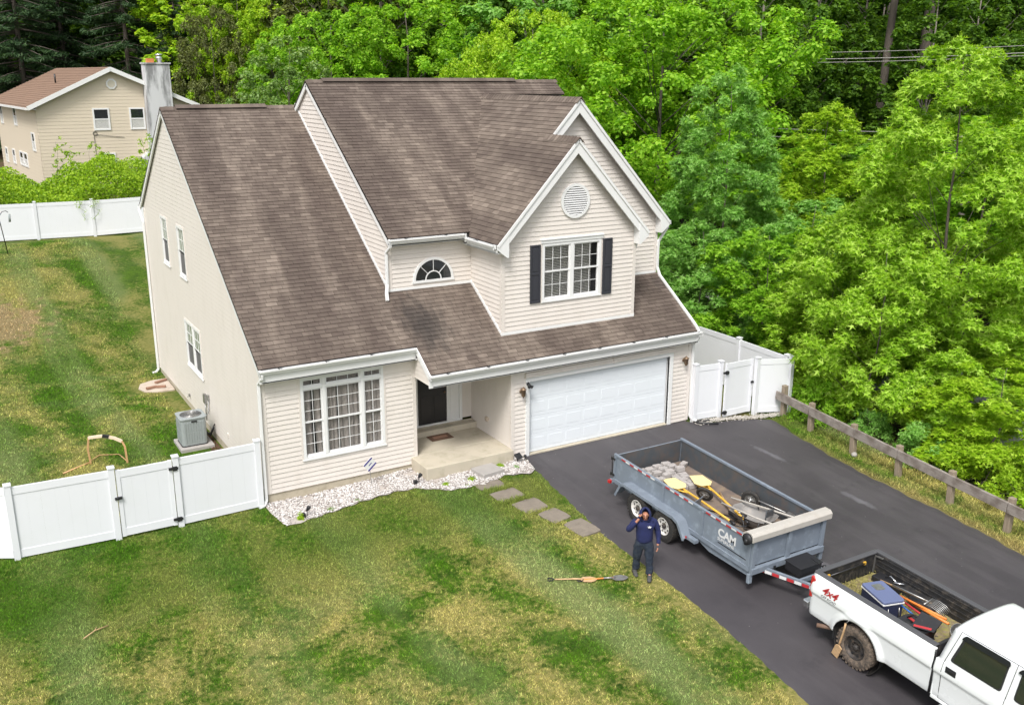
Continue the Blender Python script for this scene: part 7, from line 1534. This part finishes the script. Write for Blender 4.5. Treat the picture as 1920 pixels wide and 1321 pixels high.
# facing -Y; his right is -X
HD = Vector((-.01, -.10, 1.605))
body = [(0, 0, .96, .10, .08), (0, -.01, 1.15, .10, .08), (0, -.01, 1.33, .11, .08), (0, -.03, 1.46, .06, .055), (0, -.06, 1.53, .055, .055), (HD.x, HD.y, HD.z, .075, .09), (HD.x, HD.y-.015, HD.z+.07, .07, .08),
        (.10, .0, .93, .075), (.115, -.03, .52, .055), (.13, -.03, .12, .04), (.14, -.12, .05, .038), (-.10, 0, .93, .075), (-.125, .06, .52, .055), (-.14, .17, .12, .04), (-.16, .10, .05, .038),
        (.17, -.01, 1.40, .04), (.275, .01, 1.12, .032), (.278, -.08, .89, .03), (.27, -.10, .84, .038, .022), (-.17, -.01, 1.40, .04), (-.33, -.10, 1.225, .034), (-.18, -.165, 1.48, .03), (-.135, -.165, 1.555, .036, .024)]
be = [(0,1),(1,2),(2,3),(3,4),(4,5),(5,6),(0,7),(7,8),(8,9),(9,10),(0,11),(11,12),(12,13),(13,14),(2,15),(15,16),(16,17),(17,18),(2,19),(19,20),(20,21),(21,22)]
bo = skin('body', body, be, M['skin'], man)
# face details
m = MB(); f = HD+Vector((0, -.095, 0)); m.prism([(-.011, 0), (.011, 0), (0, .05)], f+Vector((0, .01, -.015)), (1, 0, 0), (0, .25, .97), (0, -1, 0), 0, .028); m.build('nose', M['skin'], bo)
m = MB(); [m.ball(tuple(HD+Vector((s*.030, -.088, .035))), (.012, .006, .006), 6, 4) for s in (-1, 1)]; m.build('eyes', M['hair'], bo); m = MB(); m.box(tuple(HD+Vector((-.022, -.098, -.045))), tuple(HD+Vector((.022, -.09, -.037)))); m.build('mouth', pm('lips', (.28, .09, .07), .5), bo)
m = MB(); [m.obox(HD+Vector((s*.03, -.092, .052)), (1, 0, 0), (0, 0, 1), (0, -1, 0), (-.02, -.004, 0), (.02, .004, .006)) for s in (-1, 1)]; m.build('eyebrows', M['hair'], bo); m = MB(); [m.ball(tuple(HD+Vector((s*.078, .01, .0))), (.012, .02, .032), 6, 5) for s in (-1, 1)]; m.build('ears', M['skin'], bo)
def hand(c, d, pn, side, curl, par, r=.0085):
    """five tapered fingers from a palm centre c; d along the fingers, pn palm normal"""
    d, pn = Vector(d).normalized(), Vector(pn).normalized(); w = d.cross(pn).normalized(); c = Vector(c); vs = [(*c, .026, .014)]; es = []
    for i, (o, ln) in enumerate(((-.030, .062), (-.010, .075), (.010, .078), (.029, .058))):
        b = c+w*o*side+d*.035; a0 = len(vs); p1_ = b+d*ln*.45+pn*ln*.2*curl; p2_ = p1_+d*ln*.35*(1-curl*.5)+pn*ln*.5*curl; vs += [(*b, r), (*p1_, r*.95), (*p2_, r*.8)]; es += [(0, a0), (a0, a0+1), (a0+1, a0+2)]
    b = c-w*.034*side*-1+d*-.01; a0 = len(vs); vs += [(*(c+w*.036*side*-1), r*1.15), (*(c+w*.052*side*-1+d*.035+pn*.012), r)]; es += [(0, a0), (a0, a0+1)]
    return skin('hand', vs, es, M['skin'], par, sub=1)
hand((.27, -.11, .80), (0, -.25, -1), (-1, 0, 0), 1, .6, bo); hand((-.125, -.165, 1.60), (.25, .0, 1), (.9, .35, 0), -1, .5, bo)
m = MB(); m.obox((-.098, -.145, 1.60), (.1, .25, 1), (0, 1, -.2), (1, 0, 0), (-.065, -.034, 0), (.065, .034, .009)); o = m.build('phone', M['black'], bevel=.003)
o.matrix_world = Matrix.Translation(man.location) @ Matrix.Rotation(math.radians(-30), 4, 'Z'); tag(o, 'black phone held at the ear of the man in the navy hood', 'phone')
# jeans
jv = [(0, 0, 1.04, .16, .12), (0, .005, .90, .165, .125), (.10, .0, .80, .112, .12), (.115, -.03, .52, .09, .098), (.125, -.035, .30, .066, .078), (.13, -.045, .055, .078, .092), (-.10, .01, .80, .112, .12), (-.125, .055, .52, .09, .098), (-.135, .115, .30, .066, .078), (-.14, .165, .065, .078, .09)]
skin('jeans', jv, [(0,1),(1,2),(2,3),(3,4),(4,5),(1,6),(6,7),(7,8),(8,9)], M['jeans'], man)
# hoodie: trunk, two sleeves
hv = [(0, .0, .86, .19, .15), (0, -.005, 1.0, .195, .155), (0, -.01, 1.22, .185, .145), (0, -.005, 1.38, .20, .13), (0, -.02, 1.46, .13, .11), (0, -.035, 1.50, .095, .09),
      (.19, .0, 1.40, .088), (.255, .015, 1.26, .075), (.285, .01, 1.12, .068), (.285, -.06, .95, .056), (.278, -.085, .88, .048), (-.19, -.01, 1.40, .088), (-.275, -.06, 1.30, .078), (-.345, -.11, 1.21, .072), (-.265, -.15, 1.35, .058), (-.185, -.17, 1.46, .046)]
ho = skin('hoodie', hv, [(0,1),(1,2),(2,3),(3,4),(4,5),(3,6),(6,7),(7,8),(8,9),(9,10),(3,11),(11,12),(12,13),(13,14),(14,15)], M['hoodie'], man)
# hood: shell open at the face
m = MB(); vs = []; nu, nv = 16, 12; hc = HD+Vector((0, .02, .012))
for i in range(nu):
    a = math.pi*(.235+1.53*i/(nu-1))              # round the head, gap faces -Y
    for j in range(nv):
        b = math.pi*(-.46+.94*j/(nv-1)); rr_ = 1+.02*math.sin(a*5+b*3); k_ = 1.0 if j > 2 else 1.12
        vs.append((hc.x+.122*k_*rr_*math.cos(b)*math.sin(-a)*-1, hc.y-.142*k_*rr_*math.cos(b)*math.cos(a), hc.z+.165*math.sin(b)*rr_))
m.add(vs, [(i*nv+j, (i+1)*nv+j, (i+1)*nv+j+1, i*nv+j+1) for i in range(nu-1) for j in range(nv-1)], True); hd = m.build('hood', M['hoodie'], man); s_ = hd.modifiers.new('thick', 'SOLIDIFY'); s_.thickness = .02; s_.offset = 0
sb_ = hd.modifiers.new('sub', 'SUBSURF'); sb_.levels = 1; sb_.render_levels = 1
m = MB(); m.prism([(0, .03), (.012, .012), (.045, .008), (.018, -.008), (.03, -.035), (0, -.018), (-.03, -.035), (-.018, -.008), (-.045, .008), (-.012, .012)], (.085, -.158, 1.345), (1, 0, 0), (0, .1, 1), (0, -1, .1), -.004, .006); m.build('chest_print', M['whitetape'], ho)
for (x, y, a) in ((.135, -.11, -.12), (-.155, .10, .15)):
    m = MB(); vs = []; pr = [(-.05, .045), (-.075, .04), (-.06, .055), (.02, .05), (.10, .045), (.135, .04)]
    k = [(-.10, .03, .10), (-.09, .046, .11), (0, .05, .095), (.06, .05, .07), (.12, .046, .05), (.165, .028, .035)]
    for (yy, w, h) in k: vs += [(-w, -yy, 0), (w, -yy, 0), (w*.9, -yy, h*.6), (w*.5, -yy, h), (-w*.5, -yy, h), (-w*.9, -yy, h*.6)]
    n_ = 6; m.add(vs, [(i*n_+j, i*n_+(j+1) % n_, (i+1)*n_+(j+1) % n_, (i+1)*n_+j) for i in range(5) for j in range(n_)]+[tuple(range(5, -1, -1)), tuple(range(30, 36))], True); m.build('shoe', M['shoe'], man, loc=(x, y-.0, 0), rot=(0, 0, a))

tx = bpy.data.textures.new('folds', 'CLOUDS'); tx.noise_scale = .11; tx.noise_depth = 2
for o in COL.objects:
    if o.parent == man and o.name.split('.')[0] in ('hoodie', 'jeans'):
        d = o.modifiers.new('folds', 'DISPLACE'); d.texture = tx; d.strength = .045; d.mid_level = .5
